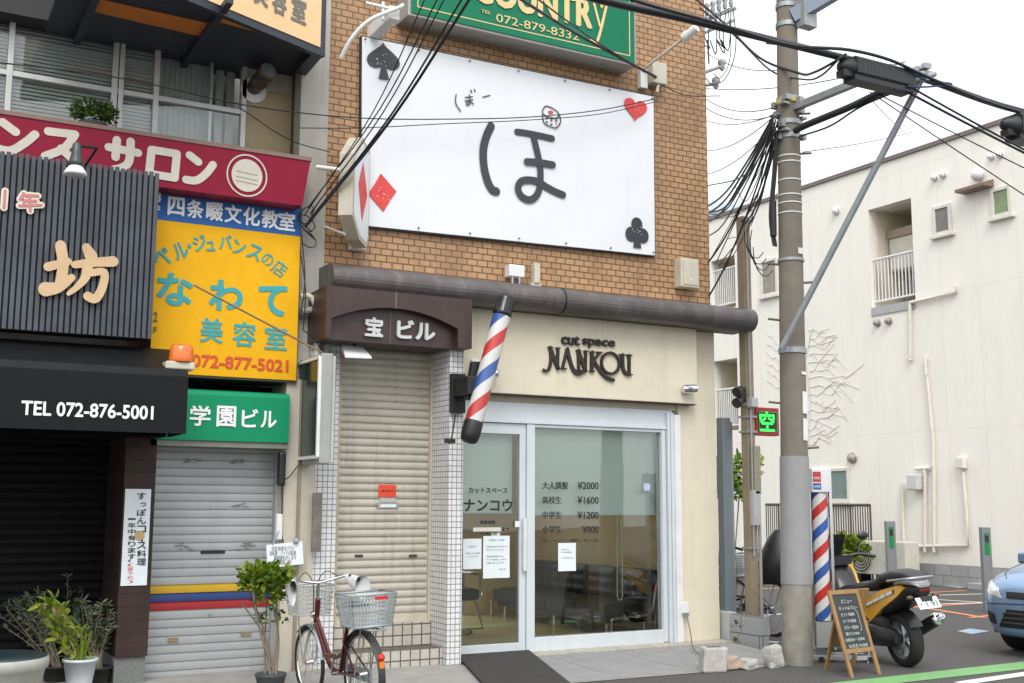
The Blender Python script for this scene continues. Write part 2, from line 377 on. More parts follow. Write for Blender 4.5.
# painted lines
def line_px(name, pts, m, z=0.005):
    k = MB(); k.face([onZ(x, y, z) for x, y in pts]); return struct(k.build(name, m))
def line_w(name, segs, m, z=0.005):
    k = MB()
    for (x0, y0), (x1, y1), wd in segs:
        d = V((x1-x0, y1-y0, 0)).normalized(); n = V((-d.y, d.x, 0))*wd/2
        k.face([V((x0, y0, z))+n, V((x0, y0, z))-n, V((x1, y1, z))-n, V((x1, y1, z))+n]); z += .0006
    return struct(k.build(name, m))
green_l = mat('green_line_paint', (0.17, 0.37, 0.14), 0.75, var=0.18, scale=9, spots=.45, streak_col=(0.09, 0.16, 0.07))
white_l = mat('white_line_paint', (0.62, 0.63, 0.62), 0.7, var=0.12, scale=9, spots=.4, streak_col=(0.25, 0.25, 0.25))
orange_l = mat('orange_line_paint', (0.62, 0.23, 0.11), 0.7, var=0.12, scale=9, spots=.35, streak_col=(0.25, 0.14, 0.1))
blue_l = mat('pale_blue_paint', (0.30, 0.38, 0.46), 0.7, var=0.15)
a, b = onZ(880, 678), onZ(1024, 662); c, d = onZ(903, 683), onZ(1024, 669.5)
def ext(p, q, t): return p + (q-p)*t
k = MB(); k.face([ext(a, b, -3.0)+V((0,0,.005)), ext(c, d, -3.0)+V((0,0,.005)), ext(c, d, 7)+V((0,0,.005)), ext(a, b, 7)+V((0,0,.005))]); struct(k.build('green_road_line', green_l))
a2, b2 = onZ(955, 682.5), onZ(1024, 672.5); nd = V((b2.y-a2.y, -(b2.x-a2.x), 0)).normalized()*0.15
k = MB(); q = [ext(a2, b2, -.02), ext(a2, b2, -.02)+nd, ext(a2, b2, 12)+nd, ext(a2, b2, 12)]
for p in q: p.z = .006
k.face(q); struct(k.build('white_road_line', white_l))
def seg(x0, y0, x1, y1, wd): a = onZ(x0, y0); b = onZ(x1, y1); return ((a.x, a.y), (b.x, b.y), wd)
line_w('orange_parking_line', [seg(905, 608, 1000, 602, .12), seg(905, 605, 985, 618, .12), seg(970, 618, 1006, 614, .10), seg(925, 593, 966, 591, .10), seg(760, 582, 890, 578, .12), seg(745, 590, 792, 588, .12)], orange_l)
line_w('white_parking_line', [seg(918, 596, 987, 594, .09), seg(925, 599, 985, 603, .09), seg(985, 603, 935, 604.5, .09), seg(915, 583, 962, 588, .10), seg(740, 640, 779, 643, .10), seg(745, 652, 779, 654, .10), seg(760, 616, 790, 614, .10)], white_l)
line_px('pale_blue_mark', [(957, 631), (970, 628.5), (990, 631), (972, 634)], blue_l)

# ================================================================== BRICK SHOP BUILDING
YF = 10.6
F = fac(YF)
brick = brickmat('brown_wall_tile', (0.47, 0.275, 0.135), (0.39, 0.225, 0.108), (0.13, 0.078, 0.045), 0.122, 0.068, 0.0072, streak=0.26, grain=.24, bias=-0.1, dirt=(.16, .09, .045))
wtile = brickmat('white_mosaic_tile', (0.70, 0.71, 0.72), (0.64, 0.65, 0.66), (0.22, 0.20, 0.185), 0.0515, 0.0545, 0.0042, offset=0, streak=0.06, dirt=(.3, .27, .24), shift=(0.014, 0.01, 0))
stile = brickmat('cream_step_tile', (0.50, 0.47, 0.41), (0.44, 0.41, 0.36), (0.10, 0.085, 0.07), 0.102, 0.102, 0.007, offset=0, streak=0.2, dirt=(.2, .17, .13), shift=(0, 0.0, 0))
beige = mat('beige_stucco', (0.68, 0.625, 0.49), 0.85, var=0.06, scale=3, bump=0.35, bscale=90, streak=0.22, streak_col=(0.36, 0.31, 0.22))
bronze = mat('bronze_metal', (0.115, 0.102, 0.098), 0.42, 0.35, var=0.3, scale=5, streak=0.45, streak_col=(0.30, 0.28, 0.27))
bronze_d = mat('brown_metal_panel', (0.055, 0.033, 0.030), 0.4, 0.2, var=0.25, scale=6, streak=0.2, streak_col=(0.12, 0.085, 0.075))
shut_c = mat('cream_shutter_metal', (0.47, 0.44, 0.375), 0.5, 0.05, var=0.10, scale=4, streak=0.55, streak_col=(0.20, 0.165, 0.12))
B = thing('shop_building', 'brown tiled building housing the beige barber shop, with a dark rolled cornice', 'building', (6.1, YF, 0))
XL, XR = 3.735, 8.565
k = MB(); k.box((XL, YF, 3.62), (XR, 14.7, 9.6)); k.box((XL, YF+.35, 0), (XL+.12, 14.7, 3.618)); k.box((XR-.12, YF+.35, 0), (XR, 14.7, 3.618)); k.box((7.35, 14.58, 0), (XR-.12, 14.7, 3.618)); k.box((XL+.12, 14.58, 0), (5.0, 14.7, 3.618)); k.box((5.0, 14.58, 2.75), (7.35, 14.7, 3.618))  # unseen gap in the rear wall added to let daylight into the shop
k.build('wall', brick, B)
# cornice: a roll on the edge of a slab
prof = [(10.596, 3.865)]
cy, cz, cr = 10.26, 3.725, 0.135
for i in range(13):
    a = math.pi/2 + math.pi*i/12*1.0
    prof.append((cy+math.cos(a)*cr, cz+math.sin(a)*cr))
prof += [(10.30, 3.60), (10.596, 3.60)]
xe = onY(754, 320, 10.2).x
k = MB(); k.prism([(XL-.06, y, z) for y, z in prof], (xe-XL+.06, 0, 0)); o = k.build('cornice', bronze, B, bevel=.01)
j = onY(567, 300, 10.1).x
k = MB(); k.prism([(j, y-(.004 if y < 10.5 else 0), z+(.004 if z > cz else -.004)) for y, z in prof], (.02, 0, 0)); k.build('joint_strip', black, o)
k = MB(); k.box((XL, 10.50, 3.868), (xe-.05, 10.596, 3.905)); k.build('flashing', mat('pale_mortar', (.5, .47, .43), .8), o)
# pier at the right, fascia bed, pillar
fx = lambda px, py, Y=YF: onY(px, py, Y).x
fz = lambda px, py, Y=YF: onY(px, py, Y).z
XP = 8.045
k = MB(); k.box((XP, YF-.02, 0), (XR+.03, YF+.34, 3.598)); k.build('pier', beige, B, bevel=.006)
k = MB(); k.box((4.945, 10.2, 0), (5.098, 10.9, 3.3)); k.build('tiled_pillar', wtile, B, bevel=.003)
TL0, TL1 = fx(308, 480, 10.50), fx(337, 480, 10.50)
k = MB(); k.box((TL0, 10.50, 0), (TL1, 10.72, 3.3)); k.build('tiled_pillar', wtile, B, bevel=.003)
k = MB(); k.box((5.10, YF+.02, 2.655), (XP, YF+.34, 3.598)); k.build('lintel', beige, B)
# doorstep and recessed shutter
k = MB(); k.box((TL1, 10.29, 0), (4.944, 10.56, .20)); k.build('step', stile, B, bevel=.004)
k = MB(); k.box((TL1, 10.562, 0), (4.944, 10.80, .43)); k.build('sill', stile, B, bevel=.004)
def shutter(parent, x0, x1, z0, z1, Y, m, pitch=.075, name='shutter', flat=False, colour=None, mats=None):
    k = MB(); n = int((z1-z0)/pitch+.5); pt = (z1-z0)/n
    pr = [(0.0, 0.0), (-.010, .10), (-.016, .35), (-.014, .62), (-.006, .84), (.004, .88), (.004, .985), (0.0, 1.0)]
    if flat: pr = [(0.0, 0.0), (-.008, .05), (-.0105, .30), (-.011, .55), (-.009, .88), (.004, .92), (.004, .985), (0.0, 1.0)]
    for i in range(n):
        mi = colour(i, n) if colour else 0
        for (a, p), (b, q) in zip(pr, pr[1:]):
            za, zb = z0+(i+p)*pt, z0+(i+q)*pt
            k.face([(x0, Y+a, za), (x1, Y+a, za), (x1, Y+b, zb), (x0, Y+b, zb)], mi)
    return k.build(name, mats or m, parent)
SHY = 10.66
s0, s1 = TL1+.06, fx(433, 560, SHY)-.075
sh = shutter(B, s0, s1, .44, 3.34, SHY, shut_c)
k = MB(); k.box((s0-.055, SHY-.06, .431), (s0, SHY+.02, 3.34)); k.build('guide_rail', mat('rusty_cream', (.45, .38, .27), .6, var=.2, streak=.6, streak_col=(.25, .12, .05)), sh)
k = MB(); k.box((s1, SHY-.06, .431), (s1+.055, SHY+.02, 3.34)); k.build('guide_rail', mat('cream_rail', (.50, .46, .36), .5, streak=.2), sh)
k = MB(); k.box((s0, SHY-.03, .425), (s1, SHY+.01, .50)); k.build('bottom_bar', mat('cream_rail', (0, 0, 0)), sh)
SF = fac(SHY-.02)
x0, z0, x1, z1 = pbox(SF, 377, 503, 398, 508.5)
k = MB(); k.box((x0, SHY-.024, z0), (x1, SHY-.012, z1)); lp = k.build('letter_slot', steel, sh)
x0, z0, x1, z1 = pbox(SF, 380, 504.3, 396, 507.2)
k = MB(); k.box((x0, SHY-.026, z0), (x1, SHY-.022, z1)); k.build('slot_flap', white_p, sh)
x0, z0, x1, z1 = pbox(SF, 378.5, 485, 396, 497)
rl = mat('red_sticker', (.70, .06, .02), .5)
k = MB(); k.box((x0, SHY-.022, z0), (x1, SHY-.014, z1)); st = k.build('sticker', rl, sh)
x0, z0, x1, z1 = pbox(SF, 379.5, 498, 396, 502)
k = MB(); k.box((x0, SHY-.021, z0), (x1, SHY-.014, z1)); k.build('label_strip', mat('grey_label', (.42, .42, .42), .5), sh)
text(sh, Frame((0, SHY-.0225, 0)), '警備中', pbox(SF, 381, 490, 394, 492.2), ink, name='sticker_lettering', depth=.0006, h=0)
for px in (359, 413):
    x0, z0, x1, z1 = pbox(SF, px-4, 554.5, px+4, 557.5)
    k = MB(); k.box((x0, SHY-.02, z0), (x1, SHY-.012, z1)); k.build('pull_slot', mat('dark_slot', (.05, .045, .04), .6), sh)
k = MB(); k.cyl((fx(385, 535, SHY), SHY-.022, fz(385, 535, SHY)), (fx(385, 535, SHY), SHY, fz(385, 535, SHY)), .012); k.build('lock', steel, sh)
# shop window
x_dl, x_m0, x_m1, x_g1, x_r = 5.10, fx(525.5, 540), fx(533.5, 540), fx(661.5, 540), XP
z_th, z_hd, z_top = .062, fz(560, 422.5), 2.65
W = MB(); yf0, yf1 = YF-.03, YF+.09
W.box((x_dl, yf0+.01, z_hd), (x_r-.085, yf1, z_top))                      # head panel
W.box((x_dl, yf0-.012, z_hd-.03), (x_g1+.06, yf1, z_hd-.001))
W.box((x_m0, yf0, z_th), (x_m1, yf1, z_hd-.031)); W.box((x_g1, yf0, z_th), (x_g1+.055, yf1, z_hd-.031))
W.box((x_m1+.001, yf0+.004, z_th), (x_g1-.001, yf1, .205)); W.box((x_m1+.001, yf0+.008, z_hd-.065), (x_g1-.001, yf1, z_hd-.032))
W.box((x_dl, yf0-.02, .03), (x_g1+.06, yf1, z_th-.001))
W.box((x_g1+.062, yf0-.03, .05), (x_g1+.10, yf1, 2.62)); W.box((x_g1+.108, yf0-.03, .05), (x_g1+.155, yf1, 2.62)); W.box((x_g1+.085, yf0-.0, .05), (XP-.001, yf1, 2.60))
win = W.build('shop_window', alu, B, bevel=.004)
k = MB(); k.box((x_g1+.158, yf0-.032, .05), (XP-.001, yf0-.002, 2.60)); k.build('shutter_rail', white_p, win)
k = MB(); k.box((x_m1, YF+.02, .205), (x_g1, YF+.028, z_hd-.065)); gl = k.build('glass', glass, win)
k = MB(); k.box((x_g1-.01, yf0-.005, .045), (XP, yf0+.0, .075)); k.build('rust_patch', mat('rust', (.22, .07, .02), .9, var=.4, scale=30), win)
D = MB(); dx0, dx1 = x_dl, x_m0-.004; dg0, dg1 = dx0+.03, fx(519, 540)
zr = fz(495, 433.5); zb = fz(495, 644)
D.box((dx0, yf0+.02, z_th+.004), (dx1, yf1-.04, zb)); D.box((dx0, yf0+.02, zr), (dx1, yf1-.04, z_hd-.035)); D.box((dx0, yf0+.02, zb), (dg0, yf1-.04, zr)); D.box((dg1, yf0+.02, zb), (dx1, yf1-.04, zr))
door = D.build('sliding_door', alu, B, bevel=.003)
k = MB(); k.box((dg0, YF+.012, zb), (dg1, YF+.02, zr)); k.build('glass', glass, door)
hx = (fx(522.5, 540)); k = MB(); z0, z1 = fz(523, 571), fz(523, 518); k.box((hx-.02, yf0-.03, z0), (hx+.02, yf0+.0, z1)); k.box((hx-.012, yf0-.001, z0+.05), (hx+.012, yf0+.025, z0+.08)); k.box((hx-.012, yf0-.001, z1-.08), (hx+.012, yf0+.025, z1-.05)); k.build('handle', mat('handle_alu', (.72, .74, .75), .3, .3), door, bevel=.006)
k = MB()
for y in (519, 525, 565, 594): k.cyl((hx+.045, yf0+.012, fz(528, y)), (hx+.045, yf0+.03, fz(528, y)), .012)
k.build('lock', chrome, door)
G = Frame((0, YF+.0185, 0)); G2 = Frame((0, YF+.0105, 0))
for i, (a, b, y) in enumerate((('大人調髪', '¥2000', 485.5), ('高校生', '¥1600', 500), ('中学生', '¥1200', 515), ('小学生', '¥900', 529.5))):
    sl_ = .02
    xr_ = 568 if i == 0 else 561.5
    text(win, G, a, pbox(G, 542.3, y-3.8, xr_, y+3.8), ink, bold=.018, depth=.0006, h=0)
    text(win, G, b, pbox(G, 577.5 if i < 3 else 582.5, y-3.6, 598.6, y+3.9), ink, bold=.018, depth=.0006, h=0)
text(win, G, '(但しシャンプー・顔剃り・セット付)', pbox(G, 542, 538.8, 598, 543.2), ink, bold=.01, depth=.0006, h=0)
text(door, G2, 'カットスペース', pbox(G2, 468.5, 487.5, 507.5, 493.5), ink, bold=.03, depth=.0006, h=0)
text(door, G2, 'ナンコウ', pbox(G2, 463.5, 499, 512.5, 511.5), ink, bold=.03, depth=.0006, h=0)
text(door, G2, '営業時間', pbox(G2, 480, 520.5, 495, 524.3), ink, bold=.03, depth=.0006, h=0)
text(door, G2, '午後6時', pbox(G2, 480, 532, 497, 535.8), ink, bold=.02, depth=.0006, h=0)
text(door, G2, 'まで', pbox(G2, 502, 527.3, 509, 531), ink, bold=.02, depth=.0006, h=0)
for a in ((473, 527.4, 501, 531.4), (491, 533, 500, 536)):
    x0, z0, x1, z1 = pbox(G2, *a); k = MB(); k.box((x0, YF+.0085, z0), (x1, YF+.0115, z1)); k.build('hours_strip', mat('cream_strip', (.66, .64, .58), .6), door)
x0, z0, x1, z1 = pbox(G2, 514, 521, 519, 527); k = MB(); k.box((x0, YF-.012, z0), (x1, YF-.009, z1)); k.build('door_sticker', paper, door)
x0, z0, x1, z1 = pbox(G, 643.5, 483.5, 650, 490.5); k = MB(); k.box((x0, YF+.016, z0), (x1, YF+.0195, z1)); o = k.build('glass_sticker', mat('violet_sticker', (.45, .48, .62), .5), win)
# room behind the glass
room_w = mat('room_wall_ochre', (0.93, 0.75, 0.46), 0.8, var=0.04); room_f = mat('room_vinyl_floor', (0.74, 0.62, 0.30), 0.35, var=0.06)
k = MB(); k.box((5.10, YF+.10, .0), (8.43, 14.56, .048)); k.build('room_floor', room_f, B)
k = MB(); k.box((8.40, YF+.36, .05), (8.443, 14.55, 2.69)); k.box((5.05, YF+.31, .05), (5.095, 14.55, 2.69)); k.box((7.30, 14.5, .05), (8.397, 14.55, 2.69)); k.build('room_wall', room_w, B)
k = MB(); k.box((5.0, YF+.36, 2.70), (8.44, 14.56, 2.74)); k.build('room_ceiling', mat('room_ceiling', (.88, .86, .80), .8), B)
# roller blinds
blind_m = mat('pale_teal_blind', (0.84, 0.92, 0.87), 0.7, var=0.02)
_t = blind_m.node_tree; _o = [n for n in _t.nodes if n.type == 'OUTPUT_MATERIAL'][0]; _tr = N(_t, 'ShaderNodeBsdfTranslucent'); _tr.inputs[0].default_value = (.80, .86, .80, 1)
_mx = N(_t, 'ShaderNodeMixShader'); _mx.inputs[0].default_value = .22; _t.links.new(_t.nodes['Principled BSDF'].outputs[0], _mx.inputs[1]); _t.links.new(_tr.outputs[0], _mx.inputs[2]); _t.links.new(_mx.outputs[0], _o.inputs[0])
def blind(x0, x1, zb_, y, label):
    t = thing('roller_blind', label, 'blind', ((x0+x1)/2, y, zb_))
    k = MB(); k.box((x0, y, zb_), (x1, y+.004, z_hd-.06)); k.build('fabric', blind_m, t)
    k = MB(); k.tube([(x0, y, zb_), (x1, y, zb_)], .012); k.build('bottom_rail', blind_m, t)
    k = MB(); k.tube([(x0, y+.02, z_hd-.05), (x1, y+.02, z_hd-.05)], .03, 12); k.build('roller', blind_m, t)
    return t
bz = fz(590, 514.5, 10.74)
t = blind(fx(531, 480, 10.74), fx(664, 480, 10.74), bz, 10.74, 'pale teal roller blind half lowered behind the wide fixed shop window')
bx = fx(619.5, 560, 10.76)
k = MB(); zl = fz(619, 600, 10.76); k.tube([(bx-.03, 10.76, bz+.5), (bx-.035, 10.76, zl+.05), (bx-.02, 10.76, zl), (bx+.02, 10.76, zl), (bx+.035, 10.76, zl+.05), (bx+.03, 10.76, bz+.5)], .006, 6); k.build('pull_cord', mat('cord_white', (.62, .58, .46), .6), t)
blind(5.11, fx(512, 480, 10.74), fz(490, 512.5, 10.74), 10.74, 'pale teal roller blind half lowered behind the glass sliding door')
# sofa along the right wall
lea = mat('dark_green_leather', (0.035, 0.042, 0.040), 0.28, var=0.2)
S = thing('waiting_sofa', 'long dark button-tufted sofa with chrome end arms behind the shop glass', 'sofa', (7.9, 13, .05))
def cushion(x0, x1, y0, y1, z0, z1, face):
    k = MB(); n = 12; k.box((x0+(.03 if face == 'x' else 0), y0, z0), (x1, y1, z1-(.03 if face == 'z' else 0)))
    g = []
    for i in range(n+1):
        for j in range(n+1):
            u, v = i/n, j/n; e = min(1, 6*min(u, 1-u))*min(1, 6*min(v, 1-v))
            h = .03*e*(0.55+.45*abs(math.sin(u*math.pi*4)*math.sin(v*math.pi*3))**.5)
            g.append((x0+.03-h, y0+(y1-y0)*u, z0+(z1-z0)*v) if face == 'x' else (x0+(x1-x0)*v, y0+(y1-y0)*u, z1-.03+h))
    k.add(g, [(i*(n+1)+j, i*(n+1)+j+1, (i+1)*(n+1)+j+1, (i+1)*(n+1)+j) for i in range(n) for j in range(n)], 0, True)
    return k
ys = [11.38, 12.05, 12.75, 13.45, 14.15]
for i in range(4):
    cushion(8.14, 8.34, ys[i]+.01, ys[i+1]-.01, .42, .80, 'x').build('backrest', lea, S)
    cushion(7.55, 8.14, ys[i]+.01, ys[i+1]-.01, .28, .45, 'z').build('seat', lea, S)
k = MB(); k.box((7.60, 11.42, .20), (8.30, 14.1, .28)); k.build('base_rail', black, S)
for y in (11.28, 14.25):
    k = MB(); k.tube(crom([(7.58, y, .06), (7.58, y, .22), (7.62, y, .27), (8.05, y, .29), (8.16, y, .35), (8.22, y, .62), (8.30, y, .74)], 5), .014, 8); k.tube([(8.2, y, .30), (8.2, y, .06)], .014, 8); k.build('arm', chrome, S)
for y in (11.5, 12.7, 14.0):
    for x in (7.66, 8.2): k = MB(); k.cyl((x, y, .05), (x, y, .2), .018); k.build('leg', chrome, S)
# barber chair
S = thing('barber_chair', 'dark barber chair on a metal stand behind the glass door', 'chair', (6.15, 12.6, .05))
k = MB(); k.lathe((6.15, 12.6, .05), [(.27, 0), (.27, .03), (.07, .07), (.06, .38)], 20); k.build('base', chrome, S)
k = MB(); k.box((5.88, 12.35, .44), (6.42, 12.88, .58)); k.build('seat', lea, S, bevel=.04)
k = MB(); k.obox((6.15, 12.93, .92), (.26, 0, 0), (0, .05, 0), (0, .10, .36)); k.build('backrest', lea, S, bevel=.04)
for x in (5.84, 6.46):
    k = MB(); k.tube([(x, 12.9, .5), (x, 12.9, .74), (x, 12.45, .74), (x, 12.4, .5)], .02, 8); k.build('armrest', chrome, S)
k = MB(); k.tube([(5.95, 12.35, .45), (5.95, 12.15, .14), (6.35, 12.15, .14), (6.35, 12.35, .45)], .014, 8); k.build('footrest', chrome, S)
k = MB()                                      # glazed rear end of the shop
for x in (5.12, 5.85, 6.58, 7.28): k.box((x-.02, 14.51, .05), (x+.02, 14.56, 2.69))
k.box((5.1, 14.515, .9), (7.3, 14.555, .93)); k.build('added_daylight_opening', alu, B)
# door mat
k = MB(); y0 = 8.3
_a = onZ(463, 664, .04); _b = onZ(480, 683, .02); _c = onZ(568, 683, .02); P = [(5.105, 10.56), (6.06, 10.56), (_c.x, _c.y), (_c.x-.3, _c.y-.8), (_b.x-.3, _b.y-.8), (_b.x, _b.y), (5.105, 10.15)]
zz = [slopez(y_)+.016 for x_, y_ in P]
k.prism([(x, y, z) for (x, y), z in zip(P, zz)], (0, 0, .018))
tag(k.build('door_mat', mat('dark_rubber_mat', (.045, .043, .04), .95, var=.35, scale=14, bump=1, bscale=240), bevel=.004), 'dark grey ribbed rubber mat laid before the glass sliding door', 'mat')
# notices taped inside
def notice(box, lab, lines, seed):
    x0, z0, x1, z1 = pbox(G2, *box); t = thing('paper_notice', lab, 'notice', ((x0+x1)/2, YF+.004, z0), group='paper notices taped to the shop glass')
    k = MB(); n = 4; y = YF+.003
    g = [(x0+(x1-x0)*i/n, y-.002-.003*math.sin(i*1.3+seed)*math.sin(j+seed), z0+(z1-z0)*j/n) for i in range(n+1) for j in range(n+1)]
    k.add(g, [(i*(n+1)+j, (i+1)*(n+1)+j, (i+1)*(n+1)+j+1, i*(n+1)+j+1) for i in range(n) for j in range(n)], 0, True); k.build('sheet', paper, t)
    fr = Frame((0, y-.006, 0)); tm = MB(); lh = (z1-z0)/(len(lines)+2)
    for i, (s, a, b) in enumerate(lines):
        if s: text(None, fr, s, (x0+(x1-x0)*a, z1-lh*(i+1.55), x0+(x1-x0)*b, z1-lh*(i+1.05)), ink, depth=.0003, h=0, mb=tm)
    tm.build('lettering', mat('grey_print', (.12, .13, .15), .7), t)
notice((462.6, 538.7, 481, 569), 'small paper notice at the left edge of the sliding door glass', [('', 0, 0), ('お知らせ', .3, .7), ('', 0, 0), ('都合により休業', .15, .9), ('いたします', .3, .8), ('', 0, 0), ('', 0, 0)], 1)
notice((482.7, 535.8, 509.2, 578), 'large paper notice with paragraphs in the middle of the sliding door glass', [('お客様へのお願い', .2, .85), ('', 0, 0), ('平素は格別のお引き立てを', .12, .9), ('ありがとうございます', .12, .8), ('', 0, 0), ('感染症対策のため', .12, .75), ('マスク着用にご協力', .12, .85), ('お願い申し上げます', .12, .8), ('', 0, 0), ('店主', .6, .85), ('', 0, 0)], 2)
notice((557.7, 542.9, 575.5, 571), 'paper notice alone on the wide fixed window below the prices', [('', 0, 0), ('お知らせ', .15, .6), ('本日の営業時間', .15, .75), ('', 0, 0), ('ご予約受付中', .15, .85), ('', 0, 0), ('', 0, 0), ('', 0, 0)], 3)

# ------------------------------------------------------------------ fascia sign, name box
FS = 10.44
x0 = 5.12; x1 = fx(697.7, 404, FS); z0 = fz(640, 401, FS)
S = thing('shop_fascia_sign', 'beige stucco fascia with raised dark shop lettering above the window', 'sign', (x0, FS, z0))
k = MB(); k.box((x0, FS, z0), (x1, YF+.018, 3.598)); k.build('panel', beige, S, bevel=.006)
k = MB(); k.box((x0+.02, FS+.02, z0-.012), (x1-.02, YF-.01, z0-.001)); k.build('underside_trim', bronze_d, S)
fr = fac(FS); lt = mat('dark_bronze_lettering', (.03, .024, .02), .45, .3)
k = MB(); O = (530, 320); sc_ = 8.533
def ns(pts, wd): pstroke(k, fr, O, sc_, pts, wd*.0016, h=.03, thick=.03, lift=.00003)
for p, q in (([(163, 237), (172, 330), (160, 405), (135, 437), (103, 425)], 17), ([(163, 237), (232, 415)], 25), ([(232, 242), (228, 415)], 17), ([(148, 233), (186, 237)], 9), ([(212, 241), (246, 244)], 9),
             ([(310, 248), (270, 415)], 16), ([(310, 248), (340, 370), (372, 440), (410, 460), (446, 440)], 25), ([(256, 413), (302, 418)], 9),
             ([(404, 262), (409, 430)], 17), ([(404, 262), (466, 435)], 25), ([(468, 268), (465, 440)], 17), ([(386, 260), (424, 264)], 9), ([(392, 429), (426, 432)], 9), ([(450, 266), (484, 269)], 9),
             ([(522, 276), (520, 436)], 24), ([(503, 273), (542, 277)], 9), ([(500, 435), (540, 440)], 9), ([(588, 280), (528, 355)], 15), ([(534, 345), (588, 430), (640, 488), (702, 514)], 24), ([(560, 275), (604, 280)], 9),
             ([(780, 298), (784, 400), (802, 450), (836, 466)], 24), ([(838, 302), (838, 466)], 20), ([(756, 296), (800, 300)], 9), ([(816, 300), (858, 304)], 9), ([(828, 465), (862, 468)], 9)): ns(p, q)
stroke(k, fr, [fr.px(530+(678+76*math.cos(a*math.pi/8))/sc_, 320+(370+6*math.cos(a*math.pi/8)+89*math.sin(a*math.pi/8))/sc_) for a in range(16)], .027, h=.03, closed=True, thick=.03, n=3)
k.build('lettering', lt, S)
tx = pbox(fr, 560.6, 335.5, 614, 348.5)
k = MB()
for ch, a, b, zz0, zz1 in (('cut', 560.6, 578.8, 336, 345.2), ('space', 581.6, 614, 339.5, 348.6)):
    text(None, fr, ch, pbox(fr, a, zz0, b, zz1), lt, bold=.028, depth=.025, h=.002, mb=k)
k.build('lettering', lt, S)
# name box over the doorway
BY = 10.03
bx0, bx1 = fx(326, 320, BY), fx(472, 330, BY); bz0 = fz(400, 343.2, BY); bz1 = 3.599
S = thing('building_name_sign', 'dark brown metal box sign with an arched recess over the roller shutter doorway', 'sign', (bx0, BY, bz0))
fr = fac(BY)
ax0, ax1 = fr.px(331, 330)[0], fr.px(458, 337)[0]; az = fr.px(331, 318)[1]; apex = fr.px(390, 311)[1]-.0; az1 = fr.px(458, 329)[1]
arc = []
for i in range(15):
    t = i/14; arc.append((ax0+(ax1-ax0)*t, az+(az1-az)*t+.15*(1-(2*t-1)**2)*1.0))
k = MB()
poly = [(bx0, bz0), (ax0, bz0)] + arc + [(ax1, bz0), (bx1, bz0), (bx1, bz1), (bx0, bz1)]
k.prism([(x, BY, z) for x, z in poly], (0, .10, 0)); k.box((bx0, BY+.101, bz0), (bx1, 10.60, bz1)); k.build('box', bronze_d, S)
k = MB(); xm = fx(396, 300, BY); k.box((xm-.01, BY-.004, apex+.03), (xm+.01, BY+.01, bz1)); k.box((xm+.03-.05, BY+.094, bz0+.002), (xm+.04-.05, BY+.1, apex)); k.build('seam_strip', bronze, S)
gy = mat('grey_lettering', (.55, .57, .57), .45)
f2 = fac(BY+.1)
for s, a in (('宝', (364, 317.5, 382, 337)), ('ビル', (396, 321, 434, 340))):
    text(S, f2, s, pbox(f2, *a), gy, bold=.035, depth=.03, h=.002)
# flood light under it
L = thing('flood_light', 'small white flood light hanging under the brown name box', 'lamp', onY(358, 350, 10.2))
k = MB(); a = onY(345, 358, 10.15); b = onY(372, 359, 10.15); c = onY(349, 349, 10.25)
k.add([a, b, (b.x-.02, 10.35, c.z-.01), (a.x+.03, 10.35, c.z), (a.x, 10.15, a.z+.03), (b.x, 10.15, b.z+.02), (b.x-.02, 10.33, c.z+.04), (a.x+.03, 10.33, c.z+.05)], [(0,1,2,3),(4,5,6,7),(0,1,5,4),(1,2,6,5),(2,3,7,6),(3,0,4,7)])
k.build('housing', white_p, L, bevel=.006)
k = MB(); k.tube([(c.x+.1, 10.36, c.z+.02), (c.x+.1, 10.36, c.z+.1), (c.x+.1, 10.36, bz0+.002)], .014); k.build('bracket', black, L)

# ------------------------------------------------------------------ banner
BN = 10.53
fr = fac(BN)
vinyl = mat('white_vinyl_banner', (0.74, 0.76, 0.79), 0.5, var=0.03, scale=1.2, bump=0.5, bscale=3.5, streak=.10, streak_col=(.55, .56, .57))
c00 = fr.px(361.5, 225); c10 = fr.px(655.5, 255.3); c01 = fr.px(362.5, 36); c11 = fr.px(654, 96.5)
S = thing('bar_banner', 'large white vinyl banner with one big hand-drawn character and playing card suits', 'banner', (c00[0], BN, c00[1]))
n, m_ = 56, 30; g = []
for i in range(n+1):
    for j in range(m_+1):
        u, v = i/n, j/m_
        x = (c00[0]*(1-u)+c10[0]*u)*(1-v)+(c01[0]*(1-u)+c11[0]*u)*v; z = (c00[1]*(1-u)+c10[1]*u)*(1-v)+(c01[1]*(1-u)+c11[1]*u)*v
        e = min(1, 8*min(u, 1-u, v, 1-v))
        d = .006*math.sin(9*u+5*v)+.004*math.sin(17*u-13*v+1)+.010*math.sin(26*(u-.5*v))*math.exp(-8*v)*e
        g.append((x, BN+.010-d*.3, z))
k = MB(); k.add(g, [(i*(m_+1)+j, (i+1)*(m_+1)+j, (i+1)*(m_+1)+j+1, i*(m_+1)+j+1) for i in range(n) for j in range(m_)], 0, True); k.build('sheet', vinyl, S)
k = MB(); E4 = [fr.at(*c00, -.035), fr.at(*c10, -.035), fr.at(*c11, -.035), fr.at(*c01, -.035)]
for a, b in zip(E4, E4[1:]+E4[:1]): k.beam(a, b, .03, .03)
k.build('frame', black, S)
k = MB()
for t in [i/6 for i in range(7)]:
    for (p, q) in ((c00, c10), (c01, c11)):
        x, z = p[0]+(q[0]-p[0])*t, p[1]+(q[1]-p[1])*t; s_ = .03 if p is c00 else -.03
        k.cyl(fr.at(x+.03*(1-2*t), z+s_, .004), fr.at(x+.03*(1-2*t), z+s_, .012), .010, n=10)
k.build('eyelet', mat('dark_metal', (.06, .06, .06), .4, .6), S)['kind'] = 'stuff'
